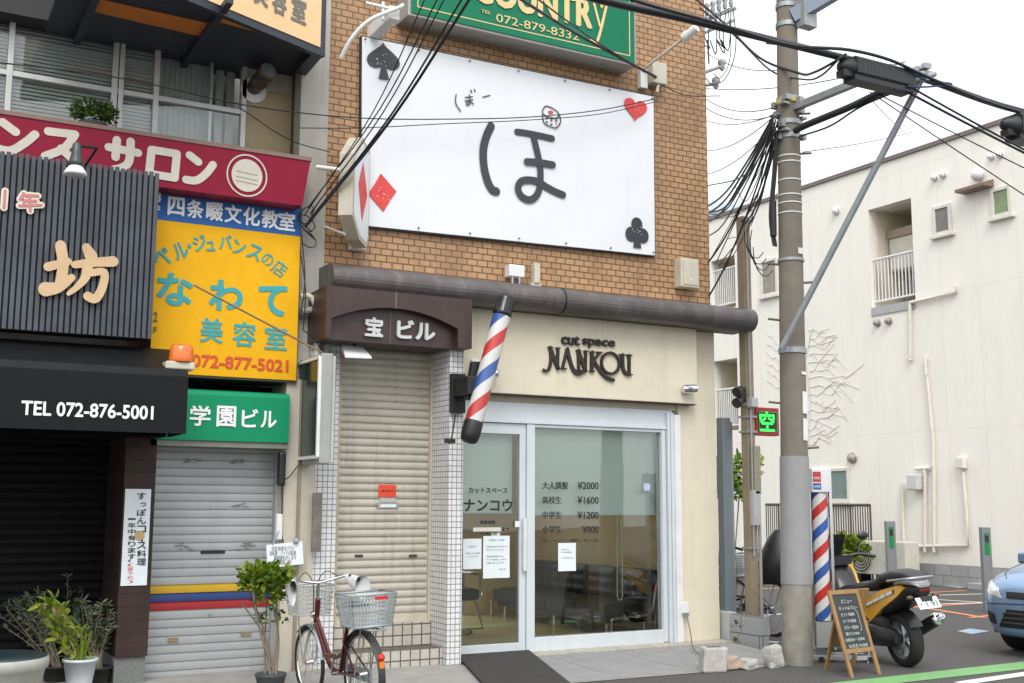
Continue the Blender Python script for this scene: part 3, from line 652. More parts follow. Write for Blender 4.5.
gi = mat('charcoal_print', (0.036, 0.04, 0.047), 0.5, var=.06); rd = mat('red_print', (0.66, 0.055, 0.05), 0.5, var=.15, scale=9)
BH = .001
k = MB(); O = (450, 90); s_ = 5.693
def bs(pts, wd, h=BH, **kw): pstroke(k, fr, O, s_, pts, wd, h=h, **kw)
bs([(234, 205), (207, 265), (190, 340), (193, 430), (213, 515), (240, 566), (264, 577)], .092)
bs([(382, 238), (450, 248), (520, 262), (581, 276)], .072, BH+.003)
bs([(474, 262), (490, 330), (504, 390), (513, 450), (513, 520), (502, 580), (474, 618), (440, 624), (404, 602), (386, 560), (402, 522), (444, 512), (500, 522), (548, 552), (600, 580), (642, 597)], .079, BH+.005)
bs([(436, 408), (510, 414), (583, 426)], .078, BH+.010)
k.build('large_character', gi, S)
k = MB()
for p in ([(35, 25), (33, 75), (60, 120)], [(88, 42), (128, 38)], [(86, 62), (130, 56)], [(110, 26), (114, 72), (102, 86), (93, 78), (110, 66), (134, 80)], [(118, 0), (124, 14)], [(138, -4), (144, 8)], [(188, 40), (226, 30)]): bs(p, .013)
k.build('small_lettering', gi, S)
k = MB()
bs([(545, 92), (575, 100), (610, 122), (620, 145), (600, 160), (560, 152), (532, 138), (528, 115)], .014, closed=True)
bs([(528, 130), (528, 165), (540, 192), (570, 208), (600, 217), (618, 202), (629, 180), (626, 155), (619, 138)], .014, BH+.003)
for x, y in ((548, 158), (576, 172), (604, 172), (550, 182), (576, 196)): bs([(x-3, y), (x+3, y+1)], .018, BH+.005)
k.build('dice_drawing', gi, S)
k = MB(); bs([(567, 126), (580, 127)], .036, BH); bs([(605, 168), (604, 208)], .008, BH); k.build('dice_pip', rd, S)
def suit(kind, cx, cy, w_, h_, m, tilt=0.0):
    x, z = fr.px(cx, cy); W_ = w_; H_ = h_; k = MB()
    def put(pts, h): k.face([fr.at(x+(a*math.cos(tilt)-b*math.sin(tilt))*W_/2, z+(a*math.sin(tilt)+b*math.cos(tilt))*H_/2, h) for a, b in pts])
    if kind == 'diamond': put([(0, -1), (.5, -.42), (1, .06), (.5, .5), (-.05, 1), (-.5, .45), (-1, -.05), (-.5, -.55)], BH)
    elif kind == 'heart':
        put([(t_x/16, t_z/16) for t_x, t_z in [(16*math.sin(t)**3, 13*math.cos(t)-5*math.cos(2*t)-2*math.cos(3*t)-math.cos(4*t)) for t in [i*math.pi/16 for i in range(32)]]], BH)
    elif kind == 'spade':
        put([(t_x/16, -t_z/17*.8+.12) for t_x, t_z in [(16*math.sin(t)**3, 13*math.cos(t)-5*math.cos(2*t)-2*math.cos(3*t)-math.cos(4*t)) for t in [i*math.pi/16 for i in range(32)]]], BH)
        put([(-.1, -.2), (.1, -.2), (.32, -.98), (-.32, -.98)], BH+.002)
    else:
        for i, (a, b) in enumerate(((0, .45), (-.5, -.18), (.5, -.18))): put([(a+.48*math.cos(t*math.pi/10), b+.46*math.sin(t*math.pi/10)) for t in range(20)], BH+.001*i)
        put([(-.12, .2), (.12, .2), (.34, -.98), (-.34, -.98)], BH+.004)
    k.build(kind+'_symbol', m, S)
    sp_ = MB()
    for _ in range(9):
        a, b = random.uniform(-.45, .45), random.uniform(-.35, .35)
        sp_.face([fr.at(x+(a+.03*math.cos(t))*W_/2, z+(b+.03*math.sin(t))*H_/2, BH+.007) for t in (0, 1.2, 2.5, 3.7, 5)])
    sp_.build('paint_fleck', vinyl, S)['kind'] = 'stuff'
suit('spade', 383.5, 60, .37, .42, gi, .05); suit('diamond', 382.5, 192.5, .31, .40, rd, .1); suit('heart', 635.5, 108.5, .33, .30, rd, -.06); suit('club', 637, 232, .33, .38, gi)

# ------------------------------------------------------------------ green shop sign above the banner
CY = 10.28; fr = fac(CY)
gx0 = fr.px(411.5, 5)[0]; gx1 = fr.px(634.5, 40)[0]; gz0 = fr.px(530, 39.3)[1]; gz1 = gz0+.95
S = thing('green_shop_sign', 'green box sign with gold lettering and phone number above the white banner', 'sign', (gx0, CY, gz0))
gs = mat('green_sign_face', (0.006, 0.17, 0.085), 0.45, var=.05, spec=.2)
k = MB(); k.box((gx0-.03, CY+.012, gz0-.03), (gx1+.03, YF-.002, gz1+.03)); k.build('case', mat('grey_sign_case', (.36, .35, .33), .5, .2, streak=.3), S, bevel=.01)
k = MB(); k.box((gx0, CY, gz0), (gx1, CY+.011, gz1)); k.build('face', gs, S)
gold = mat('gold_lettering', (.70, .53, .25), .4)
k = MB()
for a, b in (((gx0+.07, gz0+.075), (gx1-.07, gz0+.075)), ((gx1-.07, gz0+.075), (gx1-.07, gz1-.07)), ((gx0+.07, gz1-.07), (gx0+.07, gz0+.075)), ((gx1-.07, gz1-.07), (gx0+.07, gz1-.07))): stroke(k, fr, [a, b], .012, caps=False)
k.build('border', gold, S)
a = fr.px(472, 12); b = fr.px(592, 20)
zb0 = fr.px(540, 17.5)[1]; zb1 = zb0+.36
text(S, fr, 'COUNTR', (a[0], zb0, b[0], zb1), gold, bold=.035, depth=.006)
c = fr.px(607, 20)[0]
k = MB(); stroke(k, fr, [(b[0]+.02, zb1-.03), (b[0]+.10, zb0+.07)], .03, h=.008); stroke(k, fr, [(c, zb1+.02), (b[0]+.11, zb0+.02), (b[0]+.05, zb0-.14), (b[0]-.02, zb0-.13)], .035, h=.01); k.build('lettering', gold, S)
k = MB(); k.face([fr.at(b[0]+.06, zb1+.05, .012), fr.at(b[0]+.12, zb1-.09, .012), fr.at(b[0]+.20, zb1+.03, .012)]); k.build('accent', mat('yellow_accent', (.75, .55, .03), .4), S)
text(S, fr, '℡ 072-879-8332', (fr.px(481, 12)[0], fr.px(529, 29.5)[1], fr.px(578.5, 34)[0], fr.px(529, 21)[1]), gold, depth=.005)
k = MB()
for px in (437, 530, 610): x = fx(px, 40, CY); k.lathe((x, CY+.15, gz0-.033), [(.012, 0), (.02, -.012), (.008, -.02)], 8)
k.build('bolt', steel, S)['kind'] = 'stuff'

# arm lamps on the brick wall
cream = mat('cream_paint', (.55, .52, .42), .5, streak=.2)
S = thing('arm_lamp', 'cream arm lamp reaching out from the brick wall right of the green sign', 'lamp', onY(640, 80, YF))
a = onY(640, 72, 10.55); b = onY(690, 33, 9.9)
k = MB(); k.tube([a, a.lerp(b, .95)], .016); k.build('arm', cream, S)
k = MB(); d = (b-a).normalized(); k.lathe(b-d*.1, [(.05, 0), (.06, .05), (.045, .10), (.055, .16), (.05, .20)], 16, axis=d); k.build('lamp_head', white_p, S)
k = MB(); x0, z0, x1, z1 = pbox(F, 637, 71, 644, 90); k.box((x0, 10.52, z0), (x1, YF-.002, z1)); k.build('bracket', white_p, S, bevel=.008)
S = thing('junction_box', 'cream junction box on the brick wall at the end of the service cable', 'box', onY(654, 76, YF))
x0, z0, x1, z1 = pbox(F, 646, 66, 660, 87); k = MB(); k.box((x0, 10.46, z0), (x1, YF-.002, z1)); k.build('casing', cream, S, bevel=.01)
k = MB(); k.tube([((x0+x1)/2, 10.5, z0), ((x0+x1)/2-.02, 10.5, z0-.1)], .02); k.build('cable_gland', cream, S)
S = thing('arm_lamp', 'white bent arm lamp bracket on the brick wall left of the green sign', 'lamp', onY(383, 20, YF))
k = MB(); k.tube(crom([tuple(onY(*p, Y)) for *p, Y in ((341, 58, 10.2), (352, 38, 10.1), (370, 20, 10.0), (398, 8, 9.95), (403, 5, 9.95))], 5), .02); k.build('arm', white_p, S)
k = MB(); k.tube([onY(366, 3, 10.1), onY(396, 10, 10.0)], .018); k.tube([onY(383, 2, 10.05), onY(383, 20, 10.05)], .016); k.build('cross_bar', white_p, S)
k = MB(); x0, z0, x1, z1 = pbox(fac(10.3), 378, 17, 388, 30); k.box((x0, 10.0, z0), (x1, YF-.002, z1)); k.build('bracket', white_p, S, bevel=.008)
# meter boxes and clips on the brick wall
S = thing('meter_box', 'cream metal service box at the lower right of the brick wall', 'box', onY(688, 275, YF))
x0, z0, x1, z1 = pbox(fac(10.5), 679, 259, 697, 288); k = MB(); k.box((x0, 10.46, z0), (x1, YF-.002, z1)); k.build('casing', cream, S, bevel=.012)
k = MB(); k.box((x0+.03, 10.452, z0+.03), (x1-.03, 10.4598, z1-.03)); k.build('cover', cream, S, bevel=.004)
k = MB(); k.cyl(((x0+x1)/2, 10.448, z0+.09), ((x0+x1)/2, 10.452, z0+.09), .012); k.build('latch', chrome, S)
S = thing('socket_box', 'small white double socket box clipped just above the rolled cornice', 'box', onY(516, 272, YF))
x0, z0, x1, z1 = pbox(fac(10.5), 508.5, 265, 524, 277); k = MB(); k.box((x0, 10.48, z0), (x1, YF-.002, z1)); k.build('casing', white_p, S, bevel=.01)
for u in (.15, .6):
    k = MB(); k.tube([(x0+(x1-x0)*(u+.1), 10.5, z0), (x0+(x1-x0)*(u+.1), 10.5, z0-.09)], .016); k.build('stub', steel, S)
S = thing('pipe_stub', 'short cream pipe cover standing on the cornice beside the socket box', 'pipe', onY(538, 275, YF))
x0, z0, x1, z1 = pbox(fac(10.5), 535, 263, 541, 283); k = MB(); k.box((x0, 10.51, z0), (x1, YF-.002, z1)); k.build('cover', cream, S, bevel=.01)
k = MB(); k.box((x0-.02, 10.53, z0-.03), (x1+.02, YF-.002, z0+.01)); k.build('foot', cream, S)
# camera-like lamp on the fascia
S = thing('spot_light', 'small chrome tube lamp on the right end of the beige fascia', 'lamp', onY(688, 390, FS))
p = onY(683, 389, FS-.06); q = onY(697, 388.5, FS-.10)
k = MB(); k.lathe(p, [(.045, 0), (.05, .03), (.05, .14), (.043, .17)], 16, axis=(q-p)); k.build('body', chrome, S)
k = MB(); k.tube([p+V((.08, .02, 0)), V((p.x+.08, FS-.001, p.z))], .014); k.build('mount', steel, S)
S = thing('intercom', 'white wall socket box on the fascia behind the leaning barber pole', 'box', onY(469, 367, FS))
x0, z0, x1, z1 = pbox(fac(FS-.03), 466, 359, 473.5, 370); k = MB(); k.box((x0+.06, FS-.05, z0), (x1+.06, FS-.001, z1)); k.build('casing', white_p, S, bevel=.008)
k = MB(); k.tube(crom([(x0+.1, FS-.02, z0), (x0+.08, FS-.03, z0-.08), (x0, FS-.03, z0-.14)], 5), .007); k.build('cable', black, S)
# small outlet on pier with cable
S = thing('power_outlet', 'white outdoor power outlet with plug low on the beige pier', 'outlet', onY(685, 609, YF-.03))
x0, z0, x1, z1 = pbox(fac(YF-.07), 682, 602.5, 688.5, 613); k = MB(); k.box((x0, YF-.08, z0), (x1, YF-.021, z1)); k.build('cover', white_p, S, bevel=.008)
k = MB(); k.box((x0+.005, YF-.10, z0-.03), (x1-.015, YF-.05, z0-.001)); k.build('plug', steel, S)
wire('power_cord', '', '', [(x1-.03, YF-.07, z0-.02), onY(690, 630, YF-.15), onZ(694, 651, .06)+V((0,0,.02)), onZ(709, 660, .045)], .006, mat('grey_cord', (.1, .1, .1), .6), parent=S)

# ------------------------------------------------------------------ leaning wall barber pole
red_p = mat('barber_red', (0.48, 0.028, 0.025), 0.3, var=.12, coat=.3, streak=.12, streak_col=(.35, .3, .28)); blue_p = mat('barber_blue', (0.025, 0.09, 0.33), 0.3, var=.12, coat=.3, streak=.12, streak_col=(.35, .33, .32)); white_b = mat('barber_white', (0.60, 0.60, 0.585), 0.3, var=.08, coat=.3, streak=.2, streak_col=(.38, .35, .3))
def helix(mb, p, q, r, turns, bands, n=40, steps=60, phase=0.0):
    """striped cylinder: bands = list of (material index, share of a turn)"""
    p = V(p); q = V(q); z = (q-p).normalized(); a = z.cross(V((0, 1, 0))).normalized(); b = z.cross(a); L = (q-p).length
    edges = []; acc = 0
    for mi, s in bands: edges.append((acc, acc+s, mi)); acc += s
    vs = []; fs = []
    for i in range(steps):
        for (e0, e1, mi) in edges:
            sub = 6
            for j in range(sub):
                u0 = e0+(e1-e0)*j/sub; u1 = e0+(e1-e0)*(j+1)/sub
                f = []
                for (t, u) in ((i, u0), (i, u1), (i+1, u1), (i+1, u0)):
                    h = t/steps; th = 2*math.pi*(u + turns*h) + phase
                    f.append(p+z*L*h+(a*math.cos(th)+b*math.sin(th))*r)
                mb.face(f, mi, True)
bands = [(0, .25), (2, .25), (1, .25), (2, .25)]
p = onY(469, 440, 9.82); q = onY(505.5, 301, 9.82)
S = thing('wall_barber_pole', 'leaning striped barber pole with black caps mounted on the tiled pillar', 'barber pole', p)
d = (q-p).normalized(); L = (q-p).length; rr = .088
k = MB(); helix(k, p+d*.17, q-d*.13, rr, 1.75, bands, phase=1.9+math.pi); k.build('striped_tube', [red_p, blue_p, white_b], S, weld=True)
k = MB(); k.lathe(p, [(.03, -.03), (.065, -.02), (.085, 0), (.094, .06), (.094, .17), (.09, .19)], 28, axis=d); k.build('bottom_cap', black, S)
k = MB(); k.lathe(q, [(.09, -.16), (.097, -.15), (.097, -.12), (.091, -.11), (.091, .0), (.083, .04), (.065, .065), (.03, .078), (.005, .08)], 28, axis=d); k.build('top_cap', mat('glossy_black', (.01, .01, .012), .15), S)
pm = p+d*L*.42
k = MB(); x0, z0, x1, z1 = pbox(fac(10.17), 450.5, 374, 464, 413); k.box((x0, 10.13, z0), (x1, 10.199, z1)); k.build('wall_plate', black, S, bevel=.005)
k = MB(); k.obox((pm+V(((x0+x1)/2, 10.15, (z0+z1)/2)))/2+V((-.02, .0, 0)), (.10, 0, 0), (0, .16, 0), (0, 0, .09)); k.obox(pm+V((-.08, .1, .0)), (.05, 0, 0), (0, .04, 0), (.035, 0, .19)); k.build('bracket', black, S, bevel=.01)
k = MB(); k.tube(crom([tuple(p+V((-.1, .1, .25))), tuple(p+V((-.13, .1, .05))), tuple(p+V((-.16, .1, -.04)))], 5), .008); k.obox(p+V((-.155, .1, -.01)), (.05, 0, 0), (0, .02, 0), (0, 0, .02)); k.build('chain', black, S)
S = thing('twin_lamp', 'round chrome twin lamp on the fascia half hidden by the leaning barber pole', 'lamp', onY(484, 373, FS-.05))
for px in (476, 494):
    k = MB(); k.sphere(onY(px, 373, FS-.09), .06, 16); k.build('lamp_bulb', chrome, S)
k = MB(); c = onY(485, 373, FS-.05); k.cyl((c.x-.12, FS-.06, c.z), (c.x+.12, FS-.06, c.z), .02); k.box((c.x-.04, FS-.06, c.z-.04), (c.x+.04, FS-.001, c.z+.04)); k.build('bracket', steel, S)

# ------------------------------------------------------------------ angled lightbox sign on the left of the brick wall
S = thing('bar_box_sign', 'small cream box sign with a red diamond set at an angle on the brick wall', 'sign', onY(345, 190, 10.0))
A0 = onY(346, 185, 10.05); Bx = onY(362, 215, 10.5)
d = V((Bx.x-A0.x, Bx.y-A0.y, 0)); L = d.length; d.normalize(); nrm = V((d.y, -d.x, 0))   # nrm: right face
zt = onY(346, 150, 9.95).z; zb_ = onY(345, 212, 9.95).z; zb2 = onY(362, 247, 10.4).z
pl = [A0+d*t+V((0, 0, z-A0.z)) for t, z in ((0, zb_), (L*.45, (zb_+zb2)/2-.08), (L*.9, zb2), (L, zb2+.10), (L, zt+.2), (L*.5, zt+.25), (0, zt))]
k = MB(); k.prism([q_-nrm*.07 for q_ in pl], nrm*.14); k.build('case', mat('aged_cream', (.50, .46, .37), .5, streak=.5, streak_col=(.22, .16, .1)), S, bevel=.02)
k = MB(); ins = [q_.lerp(sum(pl, V())/len(pl), .1)+nrm*.073 for q_ in pl]; k.face(ins); k.build('face', vinyl, S)
cc = sum(pl, V())/len(pl)+nrm*.077
k = MB(); k.face([cc+d*(x*.16)+V((0, 0, z)) for x, z in ((-.9, .1), (0, -.24), (1, .06), (0, .36))]); k.build('diamond_symbol', rd, S)
k = MB()
k.tube([onY(317, 167, 10.2), onY(341, 170, 10.0)], .022); k.build('stay', white_p, S); k = MB(); k.tube([onY(323, 226, 10.58), onY(345, 234, 10.2)], .012); k.build('stay', white_p, S); k = MB(); k.box((Bx.x-.1, 10.5, zb2+.0), (Bx.x+.05, YF-.002, zb2+.1)); k.build('stay', white_p, S)

# ================================================================== LEFT BUILDING
conc = mat('grey_concrete_plaster', (0.42, 0.40, 0.36), 0.85, var=0.12, scale=3, bump=0.3, bscale=60, streak=0.4, streak_col=(0.22, 0.20, 0.17), spots=.25)
tan = mat('tan_board', (0.40, 0.32, 0.19), 0.8, var=0.14, scale=4, streak=0.3, streak_col=(.25, .2, .12))
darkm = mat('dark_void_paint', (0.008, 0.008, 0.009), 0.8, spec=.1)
Lb = thing('salon_building', 'grey plastered building on the left with blinds in its upstairs windows and closed shutters below', 'building', (1.5, 10.9, 0))
YW = 10.85
LX1 = 3.725                                        # its right edge, against the brick building
k = MB()
k.box((fx(300, 130, 10.55), 10.55, 2.75), (LX1, 15, 9.6)); k.box((-6, 11.7, 0), (fx(300, 130, 10.55), 15, 9.6)); k.build('wall', conc, Lb)
colx0, colx1 = fx(282, 540, 10.47), fx(313.5, 540, 10.47)
k = MB(); k.box((colx0, 10.47, 0), (colx1, 11.69, 2.749)); k.build('column', mat('beige_column', (.50, .46, .38), .85, var=.1, streak=.35, streak_col=(.3, .26, .2), bump=.3), Lb, bevel=.006)
k = MB(); k.box((colx0+.13, 10.45, .0), (colx0+.16, 10.469, 2.74)); k.build('edge_strip', mat('brown_strip', (.25, .21, .16), .7), Lb)
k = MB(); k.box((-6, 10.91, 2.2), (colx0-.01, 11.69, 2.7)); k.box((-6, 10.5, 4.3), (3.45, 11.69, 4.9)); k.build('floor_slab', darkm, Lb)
# upstairs windows
fw = fac(YW)
wm = mat('window_frame_aluminium', (.55, .56, .55), .4, .3, streak=.2)
zs = 4.72; zt = fz(150, 33, YW)+.35; zmid0 = fw.px(126, 93)[1]
def wx(px, py=110): return fw.px(px, py)[0]
xa, xb = -2.0, wx(243, 110)
W_ = MB()
for px, wd in ((-90, .05), (7, .05), (113, .05), (119.5, .045), (155, .05), (243, .05)):
    x = wx(px); W_.box((x-wd/2, YW-.03, zs), (x+wd/2, YW+.06, zt))
def rail(z, h=.045): W_.box((xa, YW-.02, z-h/2), (xb, YW+.05, z+h/2))
rail(zmid0, .05); rail(zt-.02, .06); rail(zs+.03, .06)
wo_ = W_.build('window_frame', wm, Lb, bevel=.004)
k = MB(); x = wx(211); k.box((x-.015, YW+.02, zs), (x+.015, YW+.06, zt)); k.build('inner_stile', wm, wo_)
k = MB(); k.box((xa, YW+.012, zs), (xb, YW+.018, zt)); k.build('glass', glass, wo_)
bl = mat('grey_blind_slats', (.62, .63, .61), .5)
k = MB()
for i in range(46):
    z = zs+.02+i*.036
    if z > zt: break
    for x0, x1 in ((xa, wx(110)), (wx(122), wx(153))): k.obox(((x0+x1)/2, YW+.07, z), ((x1-x0)/2, 0, 0), (0, .007, .015), (0, -.0006, .0004))
k.build('venetian_blind', bl, Lb)['kind'] = 'stuff'
k = MB()
for i in range(30):
    x = wx(157)+(wx(212)-wx(157))*i/30; k.box((x, YW+.16+.01*math.sin(i*2.1), zs), (x+.02, YW+.17+.01*math.sin(i*2.1), zt))
k.build('net_curtain', mat('net_curtain', (.5, .53, .51), .8), Lb)['kind'] = 'stuff'
k = MB()
for a, b in ((220, 228), (231, 239)): k.box((wx(a), YW+.2, zs), (wx(b), YW+.23, zt))
k.build('curtain', mat('pale_curtain', (.55, .57, .53), .8), Lb)
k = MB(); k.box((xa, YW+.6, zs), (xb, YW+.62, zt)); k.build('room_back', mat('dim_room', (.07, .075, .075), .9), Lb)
k = MB(); px0, px1 = wx(246), wx(294)
k.box((px0, YW-.01, 4.7), (px1, YW+.1, fw.px(270, 92)[1])); k.build('panel', tan, Lb)
k = MB(); k.box((px0, YW-.008, fw.px(270, 92)[1]+.004), (px1, YW+.1, zt+.3)); k.build('panel', mat('pale_board', (.45, .42, .34), .8, streak=.3), Lb)
k = MB(); k.box((px1+.002, YW-.1, 4.7), (fx(300, 130, 10.55)-.002, YW+.1, zt+.3)); k.build('panel_post', mat('dark_olive_post', (.10, .085, .06), .7), Lb)
k = MB(); k.box((-6, YW-.12, 4.66), (px1, YW+.1, 4.718)); k.build('window_sill', mat('brown_sill', (.22, .17, .13), .7), Lb)
# exhaust duct
S = thing('exhaust_duct', 'rusty round metal exhaust duct poking out of the upstairs wall panel', 'duct', onY(262, 80, YW))
p = onY(253, 89, YW-.0); q = onY(267, 72, YW-.32)
k = MB(); k.lathe(p, [(.075, -.02), (.075, .12), (.085, .13), (.085, .17), (.075, .18), (.075, .27), (.09, .28), (.09, .36), (.08, .365)], 20, axis=(q-p)); k.build('pipe', mat('brown_rusty_metal', (.13, .095, .07), .5, .5, var=.4, scale=20), S)
k = MB(); dd = (q-p).normalized(); k.lathe(p, [(.0, .366), (.078, .368)], 20, axis=dd, cap=False); k.build('grille', steel, S)
k = MB(); k.cyl((p.x, YW-.012, p.z-.02), (p.x, YW-.03, p.z-.02), .13, n=24); k.build('flange', white_p, S)
# canopy sign over the windows
navy = mat('navy_steel', (.030, .036, .055), .5, var=.2)
S = thing('orange_canopy_sign', 'pale orange canopy sign with grey kanji and navy frame atop the left building', 'sign', onY(326, 57, 10.0))
P = onY(325, 57, 10.0); az = R(67); dl = V((-math.sin(az), -math.cos(az), 0)); nn = V((dl.y, -dl.x, 0)); nn = nn if nn.y < 0 else -nn
Lw = 2.6; Hh = .95
fr = Frame(P, -dl, (0, 0, 1))
def cp(a, z, h=0): return P+dl*a+V((0, 0, z))+nn*h
k = MB()
k.prism([cp(0, 0), cp(0, .0, -.06), cp(Lw, 0, -.06), cp(Lw, 0)], (0, 0, .07)); k.prism([cp(0, .07), cp(0, .07, -.06), cp(.07, .07, -.06), cp(.07, .07)], (0, 0, Hh))
wallp = V((P.x-.1, 10.55, P.z))
k.prism([cp(0, 0, -.06), V((P.x-.0, 10.55, P.z-.0)), V((P.x-.12, 10.55, P.z)), cp(.12, 0, -.06)], (0, 0, .3))
k.build('frame', navy, S)
k = MB(); k.prism([cp(.071, .071, -.02), cp(Lw, .071, -.02), cp(Lw, Hh, -.02), cp(.071, Hh, -.02)], nn*.03); k.build('face', mat('pale_orange_face', (.82, .55, .28), .35, var=.05), S)
gt = mat('grey_print_dark', (.17, .16, .14), .5)
f2 = Frame(P+nn*.011, -dl, (0, 0, 1))
for ch, a in (('室', (291, -3, 306.5, 23)), ('容', (272, -14, 287, 15)), ('美', (254, -25, 268.5, 6))):
    c_ = pbox(f2, *a); text(S, f2, ch, c_, gt, bold=.03, depth=.002, h=.001)
k = MB(); zs_ = P.z+.08
sof = [cp(0, .08, -.06), cp(Lw, .08, -.06), V((cp(Lw, 0).x, 11.0, zs_)), V((P.x, 11.0, zs_))]
k.prism(sof, (0, 0, .05)); k.build('soffit', navy, S)
oran = mat('orange_board', (.80, .25, .03), .6)
for pp in ([(90, 9), (119, 0), (211.5, 24), (201, 36.5)], [(219, 22), (224, 17), (270, 32), (276, 37)]):
    if pp[0][0] == 90: pp = [(90, 11), (97, -1.5), (211.5, 24), (201, 36.5)]
    k = MB(); k.face([onZ(x, y, zs_-.006) for x, y in pp]); k.build('soffit_panel', oran, S)
k = MB()
for px in (-140, 92, 215):
    a = onZ(px, 20 if px > 150 else 5, zs_-.02); k.box((a.x-.03, a.y-.5, zs_-.06), (a.x+.03, 11.0, zs_-.003))
k.build('rib', navy, S)['kind'] = 'stuff'
k = MB(); k.box((-6, 10.62, fz(150, 40, 10.62)), (px1, 11.2, zs_+.3)); k.build('lintel_beam', mat('dark_lintel', (.028, .028, .03), .7), Lb)

# crimson salon sign
RY = 10.2; fr = fac(RY)
x0, x1 = -3.0, fr.px(306, 180)[0]; zt_ = fr.px(150, 137)[1]; zb_ = fr.px(225, 195.5)[1]
S = thing('crimson_salon_sign', 'long crimson sign board with cream katakana running under the upstairs windows', 'sign', (x1, RY, zb_))
cr = mat('crimson_sign_face', (.235, .006, .030), .45, var=.10, spec=.2, streak=.12, streak_col=(.14, .01, .03))
k = MB(); k.prism([(x0, RY, zb_), (x1-.03, RY, zb_), (x1+.04, RY, zt_), (x0, RY, zt_)], (0, .42, 0)); k.build('board', cr, S, bevel=.008)
k = MB(); k.box((x0, RY-.01, zt_+.002), (x1+.05, RY+.42, zt_+.04)); k.build('top_trim', mat('brown_trim', (.22, .14, .11), .6, streak=.3), S)
k = MB(); WH = .055
def rs(pts, wd=.072, h=.006, **kw): pstroke(k, fr, (0, 0), 3.103, pts, wd, h=h, **kw)
rs([(8, 380), (48, 410)]); rs([(-30, 455), (30, 468), (75, 445), (108, 418)])
rs([(150, 408), (232, 418)]); rs([(232, 418), (200, 460), (140, 485)], h=.008); rs([(190, 462), (222, 492)], h=.01)
rs([(337, 457), (428, 475)]); rs([(362, 435), (358, 488)], h=.008); rs([(405, 440), (400, 500), (380, 520), (352, 527)], h=.01)
rs([(470, 465), (462, 540)]); rs([(470, 465), (548, 478)], h=.008); rs([(548, 478), (541, 553)], h=.01); rs([(462, 540), (541, 553)], h=.012)
rs([(588, 482), (615, 503)]); rs([(577, 558), (610, 560), (640, 538), (660, 512)], h=.008)
k.build('lettering', cream_l, S)
c_ = fr.px(766/3.103, 545/3.103); k = MB()
k.face([fr.at(c_[0]+.145*math.cos(t*math.pi/16), c_[1]+.155*math.sin(t*math.pi/16), .006) for t in range(32)]); k.build('emblem', cream_l, S)
k = MB(); stroke(k, fr, [(c_[0]+.185*math.cos(t*math.pi/12), c_[1]+.195*math.sin(t*math.pi/12)) for t in range(24)], .014, h=.006, closed=True, n=2)
k.build('emblem_ring', cream_l, S)
k = MB()
for dz in (-.03, .02, -.07): stroke(k, fr, [(c_[0]-.1, c_[1]+dz+.01), (c_[0]+.1, c_[1]+dz-.005)], .008, h=.009)
k.build('emblem_lines', mat('grey_ink', (.35, .3, .28), .5), S)

# yellow and blue building directory
YY = 10.42; fr = fac(YY)
yel = mat('yellow_sign_face', (.80, .42, .008), .5, var=.07, spec=.15, streak=.10, streak_col=(.50, .26, .02)); blu = mat('blue_sign_face', (.035, .135, .38), .5, var=.05, spec=.15)
x0 = fr.px(153, 300)[0]; x1 = fr.px(298.5, 300)[0]; zb_ = fr.px(225, 376.5)[1]; zm = fr.px(225, 227.5)[1]; zt_ = fr.px(225, 199)[1]
S = thing('yellow_directory_sign', 'tall yellow and blue tenant sign board with teal lettering on the left building', 'sign', (x0, YY, zb_))
k = MB(); k.box((x0, YY+.012, zb_-.02), (x1+.012, 10.9, zt_+.02)); k.build('case', mat('dark_case', (.06, .055, .05), .6), S)
k = MB(); k.box((x0, YY, zb_), (x1, YY+.011, zm-.001)); k.build('face', yel, S)
k = MB(); k.box((x0, YY-.001, zm), (x1, YY+.011, zt_)); k.build('header', blu, S)
wl = mat('white_lettering', (.85, .86, .87), .4); tl = mat('teal_lettering', (.06, .36, .38), .5, spec=.15); rl2 = mat('red_lettering', (.62, .07, .015), .4); bl2 = mat('brown_lettering', (.12, .07, .01), .4)
hx = [168, 187, 206.5, 225, 243.5, 262, 278.5]
k = MB()
for i, ch in enumerate('四条畷文化教室'):
    c0 = hx[i]; y = 198.2+(c0-168)*.136; text(None, fr, ch, pbox(fr, c0-.5, y-1, c0+16.5, y+17.5), wl, bold=.026, depth=.004, mb=k, h=.002)
k.build('lettering', wl, S)
text(S, fr, '3', pbox(fr, 154.5, 191.5, 161, 202.5), wl, bold=.03, depth=.003, h=.002); text(S, fr, 'F', pbox(fr, 154.5, 206, 160, 213), wl, bold=.03, depth=.003, h=.002)
text(S, fr, '2', pbox(fr, 153.4, 312, 157.5, 322), bl2, bold=.02, depth=.003, h=.002); text(S, fr, 'F', pbox(fr, 153.4, 327, 157, 333), bl2, bold=.02, depth=.003, h=.002)
k = MB()                                      # arched line
arch = [('ベ', 161.5, 256.5, 16, -18), ('ル', 180.5, 250.5, 15, -25), ('・', 189.5, 246, 4, 0), ('ジ', 199.5, 243, 14, -20), ('ュ', 210.5, 246, 9, -8), ('バ', 225.5, 242, 13, -5), ('ン', 239.5, 247, 13, 5), ('ス', 254.5, 252.5, 14, 18), ('の', 267.5, 259.5, 11, 25), ('店', 279.5, 268.5, 14, 32)]
for ch, cx_, cy_, sz, an in arch:
    text(None, fr, ch, pbox(fr, cx_-sz/2, cy_-sz/2*1.1, cx_+sz/2, cy_+sz/2*1.1), tl, bold=.022 if ch not in 'の店' else .005, depth=.003, mb=k, h=.002, rot=R(-an)+.0)
k.build('lettering', tl, S)
k = MB()
for ch, a in (('な', (156.5, 273, 193, 306)), ('わ', (209, 280, 243, 311)), ('て', (258, 285, 287, 316))): text(None, fr, ch, pbox(fr, *a), tl, bold=.035, depth=.003, mb=k, h=.002)
k.build('lettering', tl, S)
k = MB()
